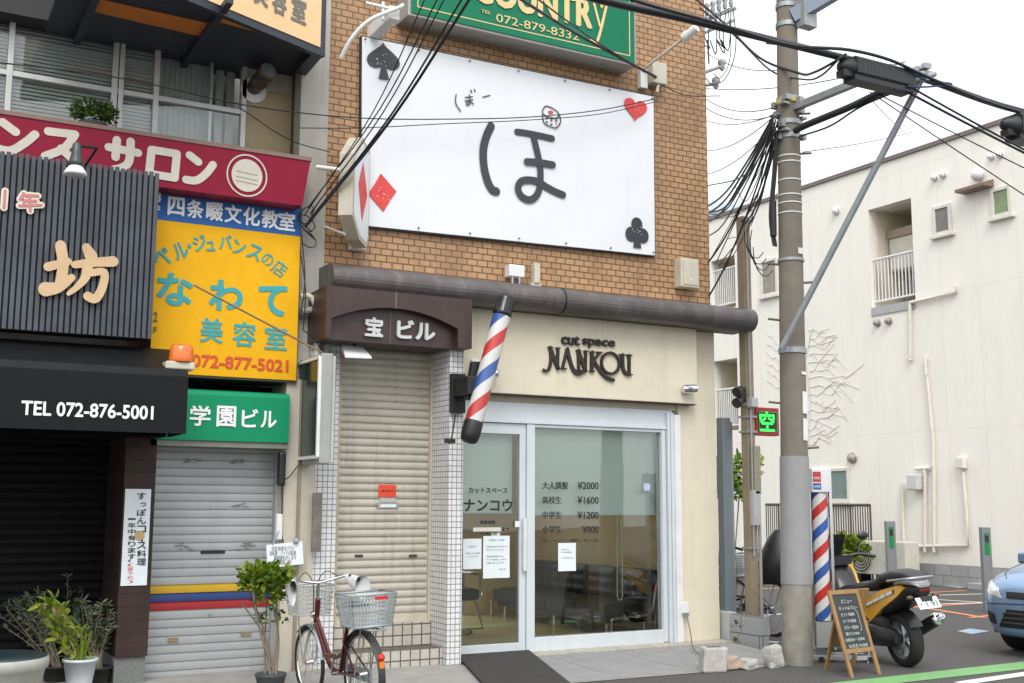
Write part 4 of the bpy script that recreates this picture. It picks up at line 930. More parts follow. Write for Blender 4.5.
for ch, a in (('美', (200, 318, 223, 343)), ('容', (232.5, 322, 256, 347)), ('室', (264.5, 326, 287, 350))): text(None, fr, ch, pbox(fr, *a), tl, bold=.02, depth=.003, mb=k, h=.002)
k.build('lettering', tl, S)
text(S, fr, '☎072-877-5021', pbox(fr, 168, 353.5, 288.5, 371.5), rl2, bold=.03, depth=.003, h=.002)

# green building name sign
GY = 10.38; fr = fac(GY)
x0 = fr.px(155, 415)[0]; x1 = fr.px(289.5, 415)[0]; zb_ = fr.px(225, 441)[1]; zt_ = fr.px(240, 391)[1]
S = thing('green_building_sign', 'green plastic building name sign with white characters above the grey shutter', 'sign', (x0, GY, zb_))
gg = mat('bright_green_face', (.005, .26, .115), .4, var=.05, spec=.2)
pr = [(10.9, zb_), (GY, zb_), (GY, zt_-.05), (GY+.015, zt_-.015), (GY+.05, zt_), (10.9, zt_)]
k = MB(); k.prism([(x0, y, z) for y, z in pr], (x1-x0, 0, 0)); k.build('box', gg, S)
k = MB(); k.box((x0-.02, GY+.02, zb_-.055), (x1+.0, 10.8, zb_-.002)); k.build('bottom_trim', mat('grey_olive_trim', (.20, .21, .17), .6, streak=.4), S)
k = MB()
for ch, a in (('学', (189.5, 405.5, 210.5, 426)), ('園', (216.5, 406, 236, 427)), ('ビ', (241.5, 409, 258, 427.5)), ('ル', (260.5, 411, 276.5, 428))): text(None, fr, ch, pbox(fr, *a), wl, bold=.022, depth=.004, mb=k, h=.002)
k.build('lettering', wl, S)

# grey roller shutter with a striped band
SHG = 10.72
g_sh = mat('grey_shutter_metal', (.40, .415, .42), .45, .15, var=.07, scale=4, streak=.22, streak_col=(.22, .22, .21))
cols = [g_sh, mat('stripe_red', (.36, .02, .025), .5, streak=.1), mat('stripe_blue', (.025, .055, .20), .5, streak=.1), mat('stripe_yellow', (.58, .36, .015), .5, streak=.1)]
x0 = fx(146, 560, SHG); x1 = fx(270.5, 560, SHG); z0 = .02; z1 = 2.2; n_ = int((z1-z0)/.075+.5)
zy0 = fz(200, 610, SHG)
ib = int((zy0-z0)/((z1-z0)/n_)+.5)
def colf(i, n): return {ib: 1, ib+1: 2, ib+2: 3}.get(i, 0)
sg = shutter(Lb, x0, x1, z0, z1, SHG, g_sh, name='striped_shutter', flat=True, colour=colf, mats=cols); sg['label'] = 'grey slatted shutter with yellow, blue and red bands'
k = MB(); k.box((x1, SHG-.09, 0), (x1+.10, SHG+.03, 2.2)); k.build('guide_rail', mat('grey_rail', (.36, .375, .38), .45, .2, streak=.2), sg, bevel=.004)
k = MB(); k.box((x0-.05, SHG-.09, 0), (x0, SHG+.03, 2.2)); k.build('guide_rail', g_sh, sg)
f2 = fac(SHG-.02)
a = pbox(f2, 201, 550.5, 225, 553.5); k = MB(); k.box((a[0], SHG-.022, a[1]), (a[2], SHG-.012, a[3])); k.build('letter_slot', black, sg)
for px, py in ((173, 640), (246, 634)):
    a = pbox(f2, px-5, py-2, px+5, py+2); k = MB(); k.box((a[0], SHG-.024, a[1]), (a[2], SHG-.012, a[3])); k.build('pull_slot', mat('brass', (.35, .28, .16), .4, .6), sg)
a = f2.px(210.5, 614.5); k = MB(); k.cyl((a[0], SHG-.025, a[1]), (a[0], SHG, a[1]), .014); k.build('lock', steel, sg)
random.seed(3); k = MB()
for cx_, cy_ in ((190, 461), (235, 461), (186, 549), (178, 546), (240, 548), (243, 544), (238, 505)):
    for _ in range(7):
        a = f2.px(cx_+random.uniform(-7, 7), cy_+random.uniform(-2.2, 2.2)); b = (a[0]+random.uniform(.015, .06), a[1]+random.uniform(-.008, .012))
        stroke(k, f2, [a, b], random.uniform(.003, .009), h=.0015)
k.build('scuff_mark', mat('scuff_grey', (.14, .14, .13), .7), sg)['kind'] = 'stuff'

# restaurant: dark shutter, timber post, slatted panel, awning
rsx = fx(112, 560, 11.3)
k = MB(); dk = mat('black_shutter', (.006, .006, .0065), .6, spec=.15)
shutter(Lb, -3, rsx, 0.02, 2.2, 11.3, dk, pitch=.085, name='black_shutter')
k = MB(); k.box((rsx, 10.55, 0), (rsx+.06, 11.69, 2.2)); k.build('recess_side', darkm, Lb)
wood = brickmat('dark_timber_boards', (.030, .011, .007), (.016, .007, .005), (.008, .005, .004), 4.0, 0.115, 0.004, offset=0, rough=.65, streak=.2, dirt=(.06, .028, .018))
PY = 10.40
wx0, wx1 = fx(118, 600, PY), fx(150, 600, PY); zg = fz(132, 657, PY)
k = MB(); k.box((wx0, PY, zg), (wx1, 11.2, 2.2)); k.build('timber_post', wood, Lb, bevel=.004)
k = MB(); k.box((wx0+.0, PY+.03, 0), (wx1-.01, 11.2, zg-.002)); k.build('granite_base', mat('speckled_granite', (.16, .17, .165), .6, var=.5, scale=70), Lb, bevel=.004)
# vertical paper sign on the post
fr = fac(PY-.012); a = pbox(fr, 123, 489, 149, 585.5)
S = thing('vertical_paper_sign', 'tall white hand-lettered paper sign on the dark timber post', 'sign', (a[0], PY-.012, a[1]))
k = MB(); k.box((a[0], PY-.012, a[1]), (a[2], PY-.004, a[3])); k.build('board', paper, S)
k = MB()
def vtext(s, x0, x1, y0, y1, mb, bold=.02):
    n = len(s)
    for i, ch in enumerate(s):
        if ch == ' ': continue
        b_ = pbox(fr, x0+.4, y0+(y1-y0)*(i+.06)/n, x1-.4, y0+(y1-y0)*(i+.92)/n)
        if ch == 'っ': b_ = (b_[0]+(b_[2]-b_[0])*.35, b_[1]+.01, b_[2], b_[1]+(b_[3]-b_[1])*.75)
        if ch == 'ー': stroke(mb, fr, [((b_[0]+b_[2])/2-.01, b_[3]), ((b_[0]+b_[2])/2+.005, b_[1])], .018, h=.002); continue
        if ch == '一': b_ = (b_[0], (b_[1]+b_[3])/2-.007, b_[2], (b_[1]+b_[3])/2+.008)
        if ch == '。': b_ = (b_[0], b_[1]+.03, b_[0]+.022, b_[1]+.05)
        text(None, fr, ch, b_, ink, bold=bold, depth=.0005, h=.001, mb=mb)
vtext('すっぽんコース料理', 136.5, 146.5, 492, 566, k); vtext('一年中有ります。', 127.5, 136, 516, 566, k)
k.build('lettering', ink, S)
k = MB(); vtext('(要予約)', 127, 133.5, 563, 584, k, 0); k.build('lettering', mat('red_ink', (.6, .04, .03), .5), S)
a = fr.px(139.5, 535.5); k = MB(); k.lathe(fr.at(a[0], a[1], .001), [(.042, 0), (.042, .006)], 16, axis=(0, -1, 0)); k.build('tan_disc', mat('tan_cork', (.5, .33, .15), .7), S)

# black slatted panel with raised characters
SY = 9.95; fr = fac(SY)
x0 = -3.0; x1 = fr.px(155, 260)[0]; zb_ = fr.px(100, 335.8)[1]; zt_ = fr.px(80, 163)[1]
S = thing('slatted_sign_panel', 'black vertical-slat restaurant sign panel with raised tan and pink characters', 'sign', (x1, SY, zb_))
slat = mat('charcoal_slats', (.058, .068, .082), .55, var=.45, scale=2.5, spots=.5, streak_col=(.03, .033, .036), streak=.3)
k = MB(); x = x1-.036; i = 0
while x > x0:
    k.box((x, SY-.02-(i*7 % 3)*.0015, zb_), (x+.034, SY+.01, zt_+(.004*((i*5) % 3)))); x -= .0475; i += 1
k.build('slats', slat, S, bevel=.004)
k = MB(); k.box((x0, SY+.011, zb_), (x1, 10.15, zt_-.02)); k.build('backing', mat('black_backing', (.01, .011, .013), .7), S)
tanw = mat('tan_wood_lettering', (.60, .42, .24), .5, var=.12, scale=8)
k = MB(); f3 = fac(SY-.05); TO = (0, 190); TS = 3.103
def ts(pts, wd, h=.0, **kw): pstroke(k, f3, TO, TS, pts, wd, h=h, thick=.03, **kw)
ts([(150, 238), (212, 222)], [.075, .06]); ts([(188, 172), (196, 230), (186, 300)], .085, .003); ts([(142, 308), (180, 302), (222, 272)], [.12, .06], .006)
ts([(268, 178), (283, 205)], [.07, .10], .003); ts([(232, 232), (290, 225), (350, 222)], [.06, .09], .006); ts([(272, 232), (265, 270), (240, 300), (212, 322)], [.09, .035], .009); ts([(282, 258), (322, 256), (318, 300), (296, 338), (272, 330)], [.06, .075], .012)
k.build('lettering', tanw, S)
pk = mat('pink_lettering', (.55, .20, .20), .5); crm = mat('cream_edge', (.72, .66, .55), .5)
def both(strokes, wd):
    global k
    for m_, dw, hh in ((crm, .032, 0), (pk, 0, .006)):
        k = MB()
        for p_ in strokes: pstroke(k, f3, (0, 0), 3.103*1.0, p_, wd+dw, h=hh, thick=.02)
        k.build('lettering', m_, S)
both([[(16, 592), (12, 645)], [(74, 600), (62, 618)], [(70, 605), (118, 608)], [(72, 622), (112, 624)], [(60, 638), (128, 636)], [(92, 605), (94, 655)], [(72, 620), (76, 636)]], .022)
k = MB(); fl = fac(SY-.03)
# lamp over the panel
S = thing('swan_neck_lamp', 'white-shaded reflector lamp on a black arm over the slatted sign panel', 'lamp', onY(80, 160, SY))
k = MB(); a1, a2, a3 = onY(85, 166, SY), onY(97, 148, 9.75), onY(78, 146, 9.6); k.tube([a1, a2], .011); k.tube([a2, a3], .012); k.build('arm', black, S)
k = MB(); c = onY(77, 146, 9.6); k.lathe(c+V((0, 0, .03)), [(.02, 0), (.035, -.02), (.04, -.10), (.055, -.16), (.06, -.19), (.05, -.20)], 16); k.build('socket', mat('dark_green_grey', (.06, .075, .075), .4, .4), S)
k = MB(); k.lathe(c+V((0, 0, -.165)), [(.045, 0), (.07, -.03), (.088, -.06), (.092, -.075), (.08, -.085), (.02, -.09)], 24); k.build('reflector', white_p, S)

# black awning
A1, A2 = 10.14, 9.50
fr = fac(A2); xr = fr.px(187.5, 400)[0]; zl = fr.px(100, 431)[1]; zf = fr.px(100, 367)[1]; zk = fz(80, 343.5, A1)
S = thing('black_awning', 'black vinyl restaurant awning with a white telephone number', 'awning', (xr, A2, zl))
aw = mat('black_vinyl', (.008, .0085, .010), .5, var=.3, bump=.2, bscale=6, spec=.18)
pr = [(A1, zk), (A2+.10, zf+.045), (A2+.03, zf+.02), (A2, zf-.04), (A2, zl), (A2+.015, zl), (A2+.02, zf-.06), (A1, zk-.05)]
k = MB(); k.prism([(-3.2, y, z) for y, z in pr], (xr+3.2, 0, 0)); k.build('canopy', aw, S)
k = MB(); k.prism([(xr-.012, A1, zk-.02), (xr-.012, A2+.02, zf), (xr-.012, A2+.02, zl), (xr-.012, A1, zl)], (.008, 0, 0)); k.build('side_flap', aw, S)
text(S, fr, 'TEL 072-876-5001', pbox(fr, 21, 403.2, 153.5, 417.5), wl, bold=.022, depth=.002, h=.003)
# ceiling of the recess
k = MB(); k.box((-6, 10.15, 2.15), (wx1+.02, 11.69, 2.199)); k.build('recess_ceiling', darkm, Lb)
# orange beacon
S = thing('orange_beacon', 'orange warning beacon on a cream base at the corner of the black awning', 'beacon', onY(181, 368, 9.6))
c = onY(181, 369, 9.62); k = MB(); k.box((c.x-.14, 9.55, c.z-.01), (c.x+.10, 9.70, c.z+.055)); k.build('base', cream, S, bevel=.012)
k = MB(); k.lathe((c.x-.0, 9.625, c.z+.056), [(.10, 0), (.105, .02), (.095, .12), (.08, .145), (.03, .155)], 24); k.build('dome', mat('orange_lens', (.75, .16, .015), .12, var=.15, coat=.6), S)
k = MB(); k.box((c.x-.16, 9.6, c.z-.07), (c.x+.02, 9.68, c.z-.012)); k.build('bracket', black, S)

# double-sided dark light box at the corner
bx0 = 3.50
S = thing('projecting_light_box', 'dark green-glass projecting light box with white frame beside the yellow sign', 'sign', (bx0, 10.0, onX(310, 455, bx0).z))
yn = onX(318.5, 410, bx0).y; yf_ = onX(296, 410, bx0).y; zt_ = onX(305, 362, bx0).z; zb_ = onX(305, 458, bx0).z
k = MB(); k.box((bx0+.012, yn-.02, zb_-.06), (bx0+.12, yf_+.1, zt_+.04)); k.box((bx0+.012, yf_+.101, zb_+.1), (bx0+.08, 10.52, zb_+.16)); k.build('case', mat('pale_case', (.34, .35, .34), .5, streak=.3), S, bevel=.01)
k = MB(); k.box((bx0+.005, yn+.02, zb_), (bx0+.0118, yf_, zt_)); k.build('panel', mat('dark_green_glass', (.02, .045, .04), .12, var=.3, scale=9, spots=.3, streak_col=(.09, .11, .1)), S)
k = MB()
for a, b in (((yn, zb_), (yn, zt_)), ((yn, zb_), (yf_, zb_)), ((yn, zt_), (yf_, zt_))): k.beam((bx0+.0, a[0], a[1]), (bx0+.0, b[0], b[1]), .028, .028)
k.build('frame', white_p, S)
k = MB(); k.box((bx0+.125, yn-.0, zb_-.05), (bx0+.155, yn+.3, zt_+.02)); k.box((bx0+.156, yn+.06, zb_+.05), (bx0+.175, yn+.3, zt_-.1)); k.build('mount_channel', mat('grey_channel', (.46, .47, .46), .5, streak=.25), S, bevel=.004)
k = MB(); k.tube([onY(194, 285, 9.9), onX(322, 352.5, bx0+.1)], .010); k.build('stay_rod', mat('bamboo', (.30, .19, .09), .6), S)
# pipes at the corner
S = thing('drain_pipes', 'cream and grey drain pipe elbows at the corner between both buildings', 'pipe', onY(315, 300, 10.45))
k = MB(); k.tube(crom([tuple(onY(*p, 10.42)) for p in ((301, 297), (308, 296), (313, 300), (316, 310), (317, 340), (317, 358))], 5), .03); k.build('pipe', mat('cream_pipe', (.62, .59, .50), .4), S)
k = MB(); k.tube(crom([tuple(onY(*p, 10.47)) for p in ((302, 312), (312, 310), (321, 312), (325, 320), (326, 345), (326, 380))], 5), .038); k.tube([onY(302, 312, 10.47)+V((0,.1,0)), onY(306, 311.5, 10.47)], .05); k.build('grey_pipe', mat('grey_pipe', (.30, .31, .30), .45), S)
# tangled thin wires at the corner
random.seed(5)
k = MB()
for i in range(4):
    cx_, cy_ = 305+random.uniform(-3, 4), 215+i*8
    k.tube([tuple(onY(cx_+8*math.cos(t*.9+i), cy_+9*math.sin(t*.8+i*2), 10.38-.02*i)) for t in range(9)], .006, 5)
for a, b in (((300, 250), (303, 330)), ((302, 240), (300, 320)), ((303, 330), (322, 353))): k.tube(crom([tuple(onY(*a, 10.38)), tuple(onY((a[0]+b[0])/2+4, (a[1]+b[1])/2, 10.36)), tuple(onY(*b, 10.38))], 5), .006, 5)
o = k.build('wire_tangle', cable_m); tag(o, 'loose tangle of thin black wires on the grey corner wall of the left building', 'wires'); o['kind'] = 'stuff'
# plate on the tile strip, cable box on column, handwritten notice
S = thing('wall_plate', 'weathered brown metal plate on the white tiles left of the cream shutter', 'plate', onY(316, 520, 10.41))
a = pbox(fac(10.40), 312.5, 493, 321, 552); k = MB(); k.box((a[0], 10.395, a[1]), (a[2], 10.419, a[3])); k.build('plate', mat('weathered_plate', (.20, .17, .15), .5, .3, var=.4, scale=9), S)
S = thing('black_junction_box', 'black cable box with dangling wire on the beige column', 'box', onY(281, 470, 10.48))
a = pbox(fac(10.44), 278, 452, 285, 486); k = MB(); k.box((a[0], 10.40, a[1]), (a[2], 10.499, a[3])); k.build('casing', black, S, bevel=.02)
k = MB(); k.tube(crom([tuple(onY(*p, 10.42)) for p in ((284, 480), (290, 476), (296, 468), (305, 459))], 5), .006, 5); k.tube(crom([tuple(onY(*p, 10.44)) for p in ((282, 486), (282, 510), (281, 530), (284, 545))], 5), .006, 5); k.build('wire', black, S)
fr = fac(10.36); a = pbox(fr, 267, 543, 303, 566)
S = thing('handwritten_notice', 'white handwritten notice board hung above the leafy potted shrub', 'notice', (a[0], 10.36, a[1]))
k = MB(); k.obox(((a[0]+a[2])/2, 10.365, (a[1]+a[3])/2), ((a[2]-a[0])/2, 0, .015), (0, .004, 0), (-.01, 0, (a[3]-a[1])/2)); k.build('board', paper, S)
k = MB(); random.seed(11)
for i, (s_, u0, u1) in enumerate((('店の前に物を置かないで下さい', .12, .75), ('自転車・バイクの駐車', .08, .8), ('御遠慮ねがいます', .2, .82), ('店主', .35, .7))):
    z = a[3]-(a[3]-a[1])*(.22+.2*i); text(None, fr, s_, (a[0]+(a[2]-a[0])*u0, z-.025, a[0]+(a[2]-a[0])*u1, z+.018), ink, depth=.0004, h=.002, mb=k)
k.build('lettering', mat('purple_grey_ink', (.10, .08, .13), .6), S)
k = MB(); k.tube([onY(273, 545, 10.355), onY(275, 538, 10.40), onY(281, 527, 10.45)], .006, 5); c = onY(296, 541, 10.35); k.sphere(c, .028, 10); k.build('clip', mat('grey_blue_clip', (.3, .36, .4), .4), S)
k = MB(); a = pbox(fac(10.42), 277, 514, 283, 540); k.box((a[0], 10.43, a[1]), (a[2], 10.499, a[3])); k.build('hanger', white_p, S, bevel=.01)

# ================================================================== RIGHT SIDE: WHITE APARTMENT BUILDING
XW = 19.0
wwall = brickmat('cream_panel_wall', (.83, .805, .735), (.82, .795, .725), (.755, .73, .66), 0.93, 2.82, 0.009, offset=0, rough=.8, bump=.08, streak=.07, dirt=(.50, .47, .40), grain=.03, shift=(0.3, 2.82*2-5.914+.0, 0))
A = thing('apartment_building', 'cream white three-storey building across the parking lot with a recessed balcony', 'building', (XW, 18, 0))
def wX(px, py): p = onX(px, py, XW); return p.y, p.z
# openings (y0, y1, z0, z1): balcony, stair recesses at the far left
by1, bzt = wX(868, 208); by0, bzb = wX(915.5, 300); bzb = wX(893, 304)[1]; bzt = wX(893, 203)[1]
ztop = 9.05; yN, yS = 4.0, 24.1
sy1, sy0 = wX(711.5, 290)[0], wX(735.5, 290)[0]
openings = [(by0, by1, bzb, bzt), (sy0, sy1, wX(724, 309)[1], wX(724, 258)[1]), (sy0, sy1, wX(724, 431)[1], wX(724, 360)[1])]
ys_ = sorted({yN, yS, *[o[0] for o in openings], *[o[1] for o in openings]}); ys_ = [y for y in ys_ if yN <= y <= yS]
zs_ = sorted({0, ztop, *[o[2] for o in openings], *[o[3] for o in openings]})
k = MB()
for y0, y1 in zip(ys_, ys_[1:]):
    for z0, z1 in zip(zs_, zs_[1:]):
        ym, zm_ = (y0+y1)/2, (z0+z1)/2
        if any(o[0] < ym < o[1] and o[2] < zm_ < o[3] for o in openings): continue
        k.box((XW, y0, z0), (XW+.25, y1, z1))
k.box((XW+.25, yN, 0), (XW+9, yN+.25, ztop)); k.box((XW+.25, yS-.25, 0), (XW+9, yS, ztop)); k.box((XW+.25, yN+.25, ztop-.3), (XW+9, yS-.25, ztop-.1))
k.build('wall', wwall, A)
k = MB(); k.box((XW-.05, yN-.05, ztop+.002), (XW+.35, yS+.05, ztop+.09)); k.build('roof_coping', mat('brown_coping', (.16, .13, .12), .5), A)
inn = mat('balcony_cream', (.72, .67, .55), .85, var=.06)
for i, (y0, y1, z0, z1) in enumerate(openings):
    k = MB(); dp = 1.5
    k.box((XW+dp, y0-.1, z0-.1), (XW+dp+.1, y1+.1, z1+.1)); k.box((XW+.252, y0-.1, z0), (XW+dp, y0-.002, z1)); k.box((XW+.252, y1+.002, z0), (XW+dp, y1+.1, z1)); k.box((XW+.252, y0-.1, z1+.002), (XW+dp, y1+.1, z1+.1)); k.box((XW+.252, y0-.1, z0-.1), (XW+dp, y1+.1, z0-.002))
    k.build('balcony_recess', inn, A)
    k = MB(); zt_ = z0+1.08; xx = XW+.10
    k.tube([(xx, y0+.0, zt_), (xx, y1, zt_)], .028, 8); k.tube([(xx, y0, z0+.14), (xx, y1, z0+.14)], .022, 8)
    nb = 12
    for j in range(nb+1):
        y = y0+.03+(y1-y0-.06)*j/nb; k.tube([(xx, y, z0+.14), (xx, y, zt_)], .016, 6)
    k.build('balcony_railing', white_p, A)
k = MB(); k.box((XW-.03, by0+.001, bzb-.18), (XW+.2, by1, bzb-.002)); k.build('balcony_ledge', mat('grey_ledge', (.40, .40, .40), .7, streak=.3), A)
dkg = mat('dark_window_glass', (.05, .10, .11), .08, var=.2)
# balcony glass door, air handler
k = MB(); a = onX(903, 222, XW+1.49); b = onX(914.5, 252, XW+1.49); k.box((XW+1.46, b.y-.3, bzb+.1), (XW+1.49, a.y, a.z+.05)); o = k.build('balcony_door', dkg, A)
k = MB(); k.box((XW+1.44, a.y, bzb+.1), (XW+1.49, a.y+.06, a.z+.1)); k.box((XW+1.44, b.y-.3, a.z+.05), (XW+1.49, a.y, a.z+.1)); k.build('door_frame', mat('dark_bronze_frame', (.07, .06, .05), .5), o)
S = thing('water_heater', 'cream wall-hung water heater inside the recessed balcony of the white building', 'heater', (XW+.9, by1-.3, bzt-1.2))
a = onX(871, 222, XW+.6); b = onX(893, 250, XW+.6)
k = MB(); k.box((XW+.55, by1-.95, bzt-1.35), (XW+.95, by1-.05, bzt-.60)); k.build('casing', mat('heater_cream', (.62, .59, .50), .5), S, bevel=.03)
k = MB(); k.box((XW+.50, by1-.97, bzt-.62), (XW+.97, by1-.03, bzt-.42)); k.build('vent_hood', mat('heater_brown', (.30, .25, .19), .5), S, bevel=.02)
k = MB()
for d_ in (.2, .4, .6): k.tube([(XW+.8, by1-d_, bzt-1.35), (XW+.8, by1-d_-.04, bzb+.3), (XW+.9, by1-d_, bzb+.05)], .025, 8)
k.build('pipe', steel, S)
def win_x(name, x0, y0, x1, y1, gm, sill=True):
    yl, zt_ = wX(x0, (y0+y0)/2); yr, zb_ = wX(x1, y1); zt_ = (wX(x0, y0)[1]+wX(x1, y0)[1])/2 if False else wX((x0+x1)/2, y0)[1]; zb_ = wX((x0+x1)/2, y1)[1]
    ya, yb = min(yl, yr), max(yl, yr); k = MB(); f_ = .07
    k.box((XW-.05, ya, zb_), (XW-.001, ya+f_, zt_)); k.box((XW-.05, yb-f_, zb_), (XW-.001, yb, zt_)); k.box((XW-.05, ya+f_, zt_-f_), (XW-.001, yb-f_, zt_)); k.box((XW-.05, ya+f_, zb_), (XW-.001, yb-f_, zb_+f_))
    if sill: k.box((XW-.10, ya-.06, zb_-.06), (XW-.001, yb+.06, zb_-.002))
    wnd = k.build('window', mat('cream_window_frame', (.66, .64, .57), .5, streak=.2), A, bevel=.006)
    k = MB(); k.box((XW-.02, ya+f_+.001, zb_+f_+.001), (XW-.004, yb-f_-.001, zt_-f_-.001)); k.build('pane', gm, wnd); return wnd
win_x('w', 933, 205, 953, 235, mat('obscure_glass', (.17, .165, .15), .2, var=.2))
win_x('w', 991, 187, 1013, 217, mat('green_glass', (.20, .27, .13), .2, var=.25, scale=4))
win_x('w', 761, 259, 779, 296, mat('tan_glass', (.28, .24, .19), .25, var=.2))
for x0, x1 in ((811, 830), (829, 851)): win_x('w', x0, 468, x1, 502, mat('teal_glass', (.17, .24, .22), .12, var=.15))
# vents, hoods, pipes on the wall
vent_m = mat('wall_vent_metal', (.35, .33, .30), .5, .3)
def vent(px, py, r=.085, lab='', m=vent_m):
    y, z = wX(px, py); S = thing('wall_vent', lab, 'vent', (XW, y, z), group='round vents on the white wall')
    k = MB(); k.lathe((XW-.001, y, z), [(r*1.15, 0), (r*1.15, .02), (r, .03), (r*.9, .09), (r*.5, .12), (.005, .125)], 16, axis=(-1, 0, 0)); k.build('hood', m, S)
    k = MB(); k.lathe((XW-.03, y, z), [(r*1.0, .0), (r*1.02, .02)], 16, axis=(-1, 0, -.3)); k.build('rim', black, S)
vent(878, 323, .075, 'left one of two small dark round vents below the balcony'); vent(889.5, 321, .075, 'right one of two small dark round vents below the balcony')
vent(853, 458, .11, 'dark round vent hood above the ground floor window')
vent(837, 211, .09, 'grey round vent left of the balcony, beside the diagonal strut', white_p)
for i, (px, py) in enumerate(((935.5, 178), (944, 175), (992, 157), (1001, 155))): vent(px, py, .065, ['pale round vent above the left small window, nearer the balcony', 'pale round vent above the left small window, farther right', 'left pale round vent just under the roof edge by the right window', 'right pale round vent just under the roof edge by the right window'][i], white_p)
y, z = wX(979, 188); S = thing('range_hood_vent', 'brown-edged square hood vent left of the green glass window', 'vent', (XW, y, z))
k = MB(); k.prism([(XW-.001, y-.35, z-.06), (XW-.30, y-.35, z-.06), (XW-.30, y-.35, z), (XW-.001, y-.35, z+.10)], (0, .7, 0)); k.build('hood', mat('brown_hood', (.20, .13, .11), .5), S)
k = MB(); k.sphere((XW-.10, y-.05, z+.25), .13, 12); k.build('globe_cap', white_p, S)
pipem = mat('cream_wall_pipe', (.72, .68, .60), .6, streak=.15)
def pipes(name, lab, runs, r=.03, extra=None):
    p0 = wX(*runs[0][0]); S = thing(name, lab, 'pipe', (XW-.06, p0[0], p0[1]))
    for run in runs:
        k = MB(); k.tube([(XW-.06, *wX(px, py)) for px, py in run], r, 8); k.build('pipe', pipem, S)
    return S
pipes('wall_pipes', 'cream pipe run below the balcony bending down the white wall', [[(912, 303), (958, 292), (957, 286)], [(912, 303), (912, 358)], [(910, 358), (913, 361)]], .035)
pipes('wall_pipes', 'thin cream downpipe in the middle of the white wall', [[(927, 357), (928, 375)], [(929, 377), (935, 440), (935, 466)], [(936, 466), (936, 552)]], .035)
S = pipes('wall_pipes', 'cream pipe loop with a gas meter low on the white wall', [[(927, 468), (927, 552)], [(904, 483), (906, 552)], [(898, 547), (970, 545), (969, 520), (965, 472)], [(917, 469), (932, 468)]], .035)
y, z = wX(919, 482); k = MB(); k.box((XW-.22, y-.14, z-.17), (XW-.02, y+.14, z+.16)); k.build('gas_meter', mat('meter_grey', (.55, .56, .55), .5), S, bevel=.03)
y, z = wX(964, 463); k = MB(); k.box((XW-.14, y-.09, z-.12), (XW-.002, y+.09, z+.12)); k.build('cap_box', pipem, S, bevel=.03)
# dry creeper stems
random.seed(21); k = MB()
for i in range(15):
    y0 = 330+i*8.2; base = wX(808 + (3 if i % 2 else 0), y0); ln = random.uniform(12, 48)*(1.1 if 3 < i < 13 else .6)
    pts = [(XW-.008, *base)]; x = 808
    for j in range(1, 8):
        x = 808+ln*j/7; yy = y0 - (x-808)*.10 + random.uniform(-2.2, 2.2); pts.append((XW-.008, *wX(x, yy)))
    k.tube(pts, [.0075-.0008*j for j in range(8)], 5)
    for j in (3, 5):
        q = pts[j]; k.tube([q, (q[0], q[1]-random.uniform(.1, .35), q[2]+random.uniform(-.22, .22)), (q[0], q[1]-random.uniform(.4, .7), q[2]+random.uniform(-.3, .2))], .005, 4)
for i in range(6):
    y0 = 345+i*9; pts = [(XW-.008, *wX(782-3*j, y0+random.uniform(-2, 2)-2*j)) for j in range(6)]; k.tube(pts, .006, 4)
k.tube([(XW-.01, *wX(812, 330)), (XW-.01, *wX(806, 360)), (XW-.01, *wX(811, 400)), (XW-.01, *wX(807, 470))], .012, 5)
o = k.build('dry_creeper', mat('dry_vine_grey', (.63, .605, .54), .9)); tag(o, 'thin dry creeper stems clinging to the white wall beside the utility pole', 'creeper')

# block kerb wall along the lot
blk = brickmat('concrete_block', (.33, .33, .33), (.29, .29, .29), (.17, .17, .165), .40, .21, .008, offset=.5, rough=.9, streak=.15, dirt=(.2, .19, .17), shift=(.1, 0, 0))
XB = 18.55
S = k = MB(); k.box((XB, 3.5, 0), (XB+.12, 17.7, .42)); o = k.build('block_wall', blk, bevel=.005); tag(o, 'low grey concrete block wall at the foot of the white building', 'wall')
k = MB(); k.box((XB-.22, 3.5, 0), (XB-.001, 15.2, .12)); o = k.build('kerb', mat('kerb_concrete', (.33, .33, .32), .9, var=.15), bevel=.01); tag(o, 'concrete kerb running along the low block wall', 'kerb')
# air conditioner unit
S = thing('outdoor_aircon', 'cream outdoor air conditioner unit with round fan grille by the white wall', 'air conditioner', (18.3, 18.1, 0))
p = onX(864, 562, 17.9); q = onX(886, 543, 17.9); c = onY(866, 560, 18.0)
yc = onX(862, 560, 17.95)
k = MB(); k.box((17.95, yc.y-1.15, yc.z-.28), (18.35, yc.y+.42, yc.z+.40)); k.build('casing', mat('aircon_cream', (.55, .53, .46), .5, streak=.2), S, bevel=.02)
k = MB()
for r_ in (.31, .25, .19, .13, .07): k.tube([(17.93, yc.y+.02+math.cos(t*math.pi/12)*r_, yc.z+.05+math.sin(t*math.pi/12)*r_) for t in range(24)], .009, 5, closed=True)
k.build('fan_grille', mat('aircon_grille', (.4, .39, .35), .5), S)
k = MB(); k.lathe((17.949, yc.y+.02, yc.z+.05), [(.30, 0), (.30, .004)], 24, axis=(-1, 0, 0)); k.build('fan_recess', mat('fan_dark', (.12, .115, .10), .6), S)
k = MB(); k.box((18.0, yc.y-.9, 0), (18.3, yc.y-.8, yc.z-.282)); k.box((18.0, yc.y+.1, 0), (18.3, yc.y+.2, yc.z-.282)); k.build('stand', black, S)
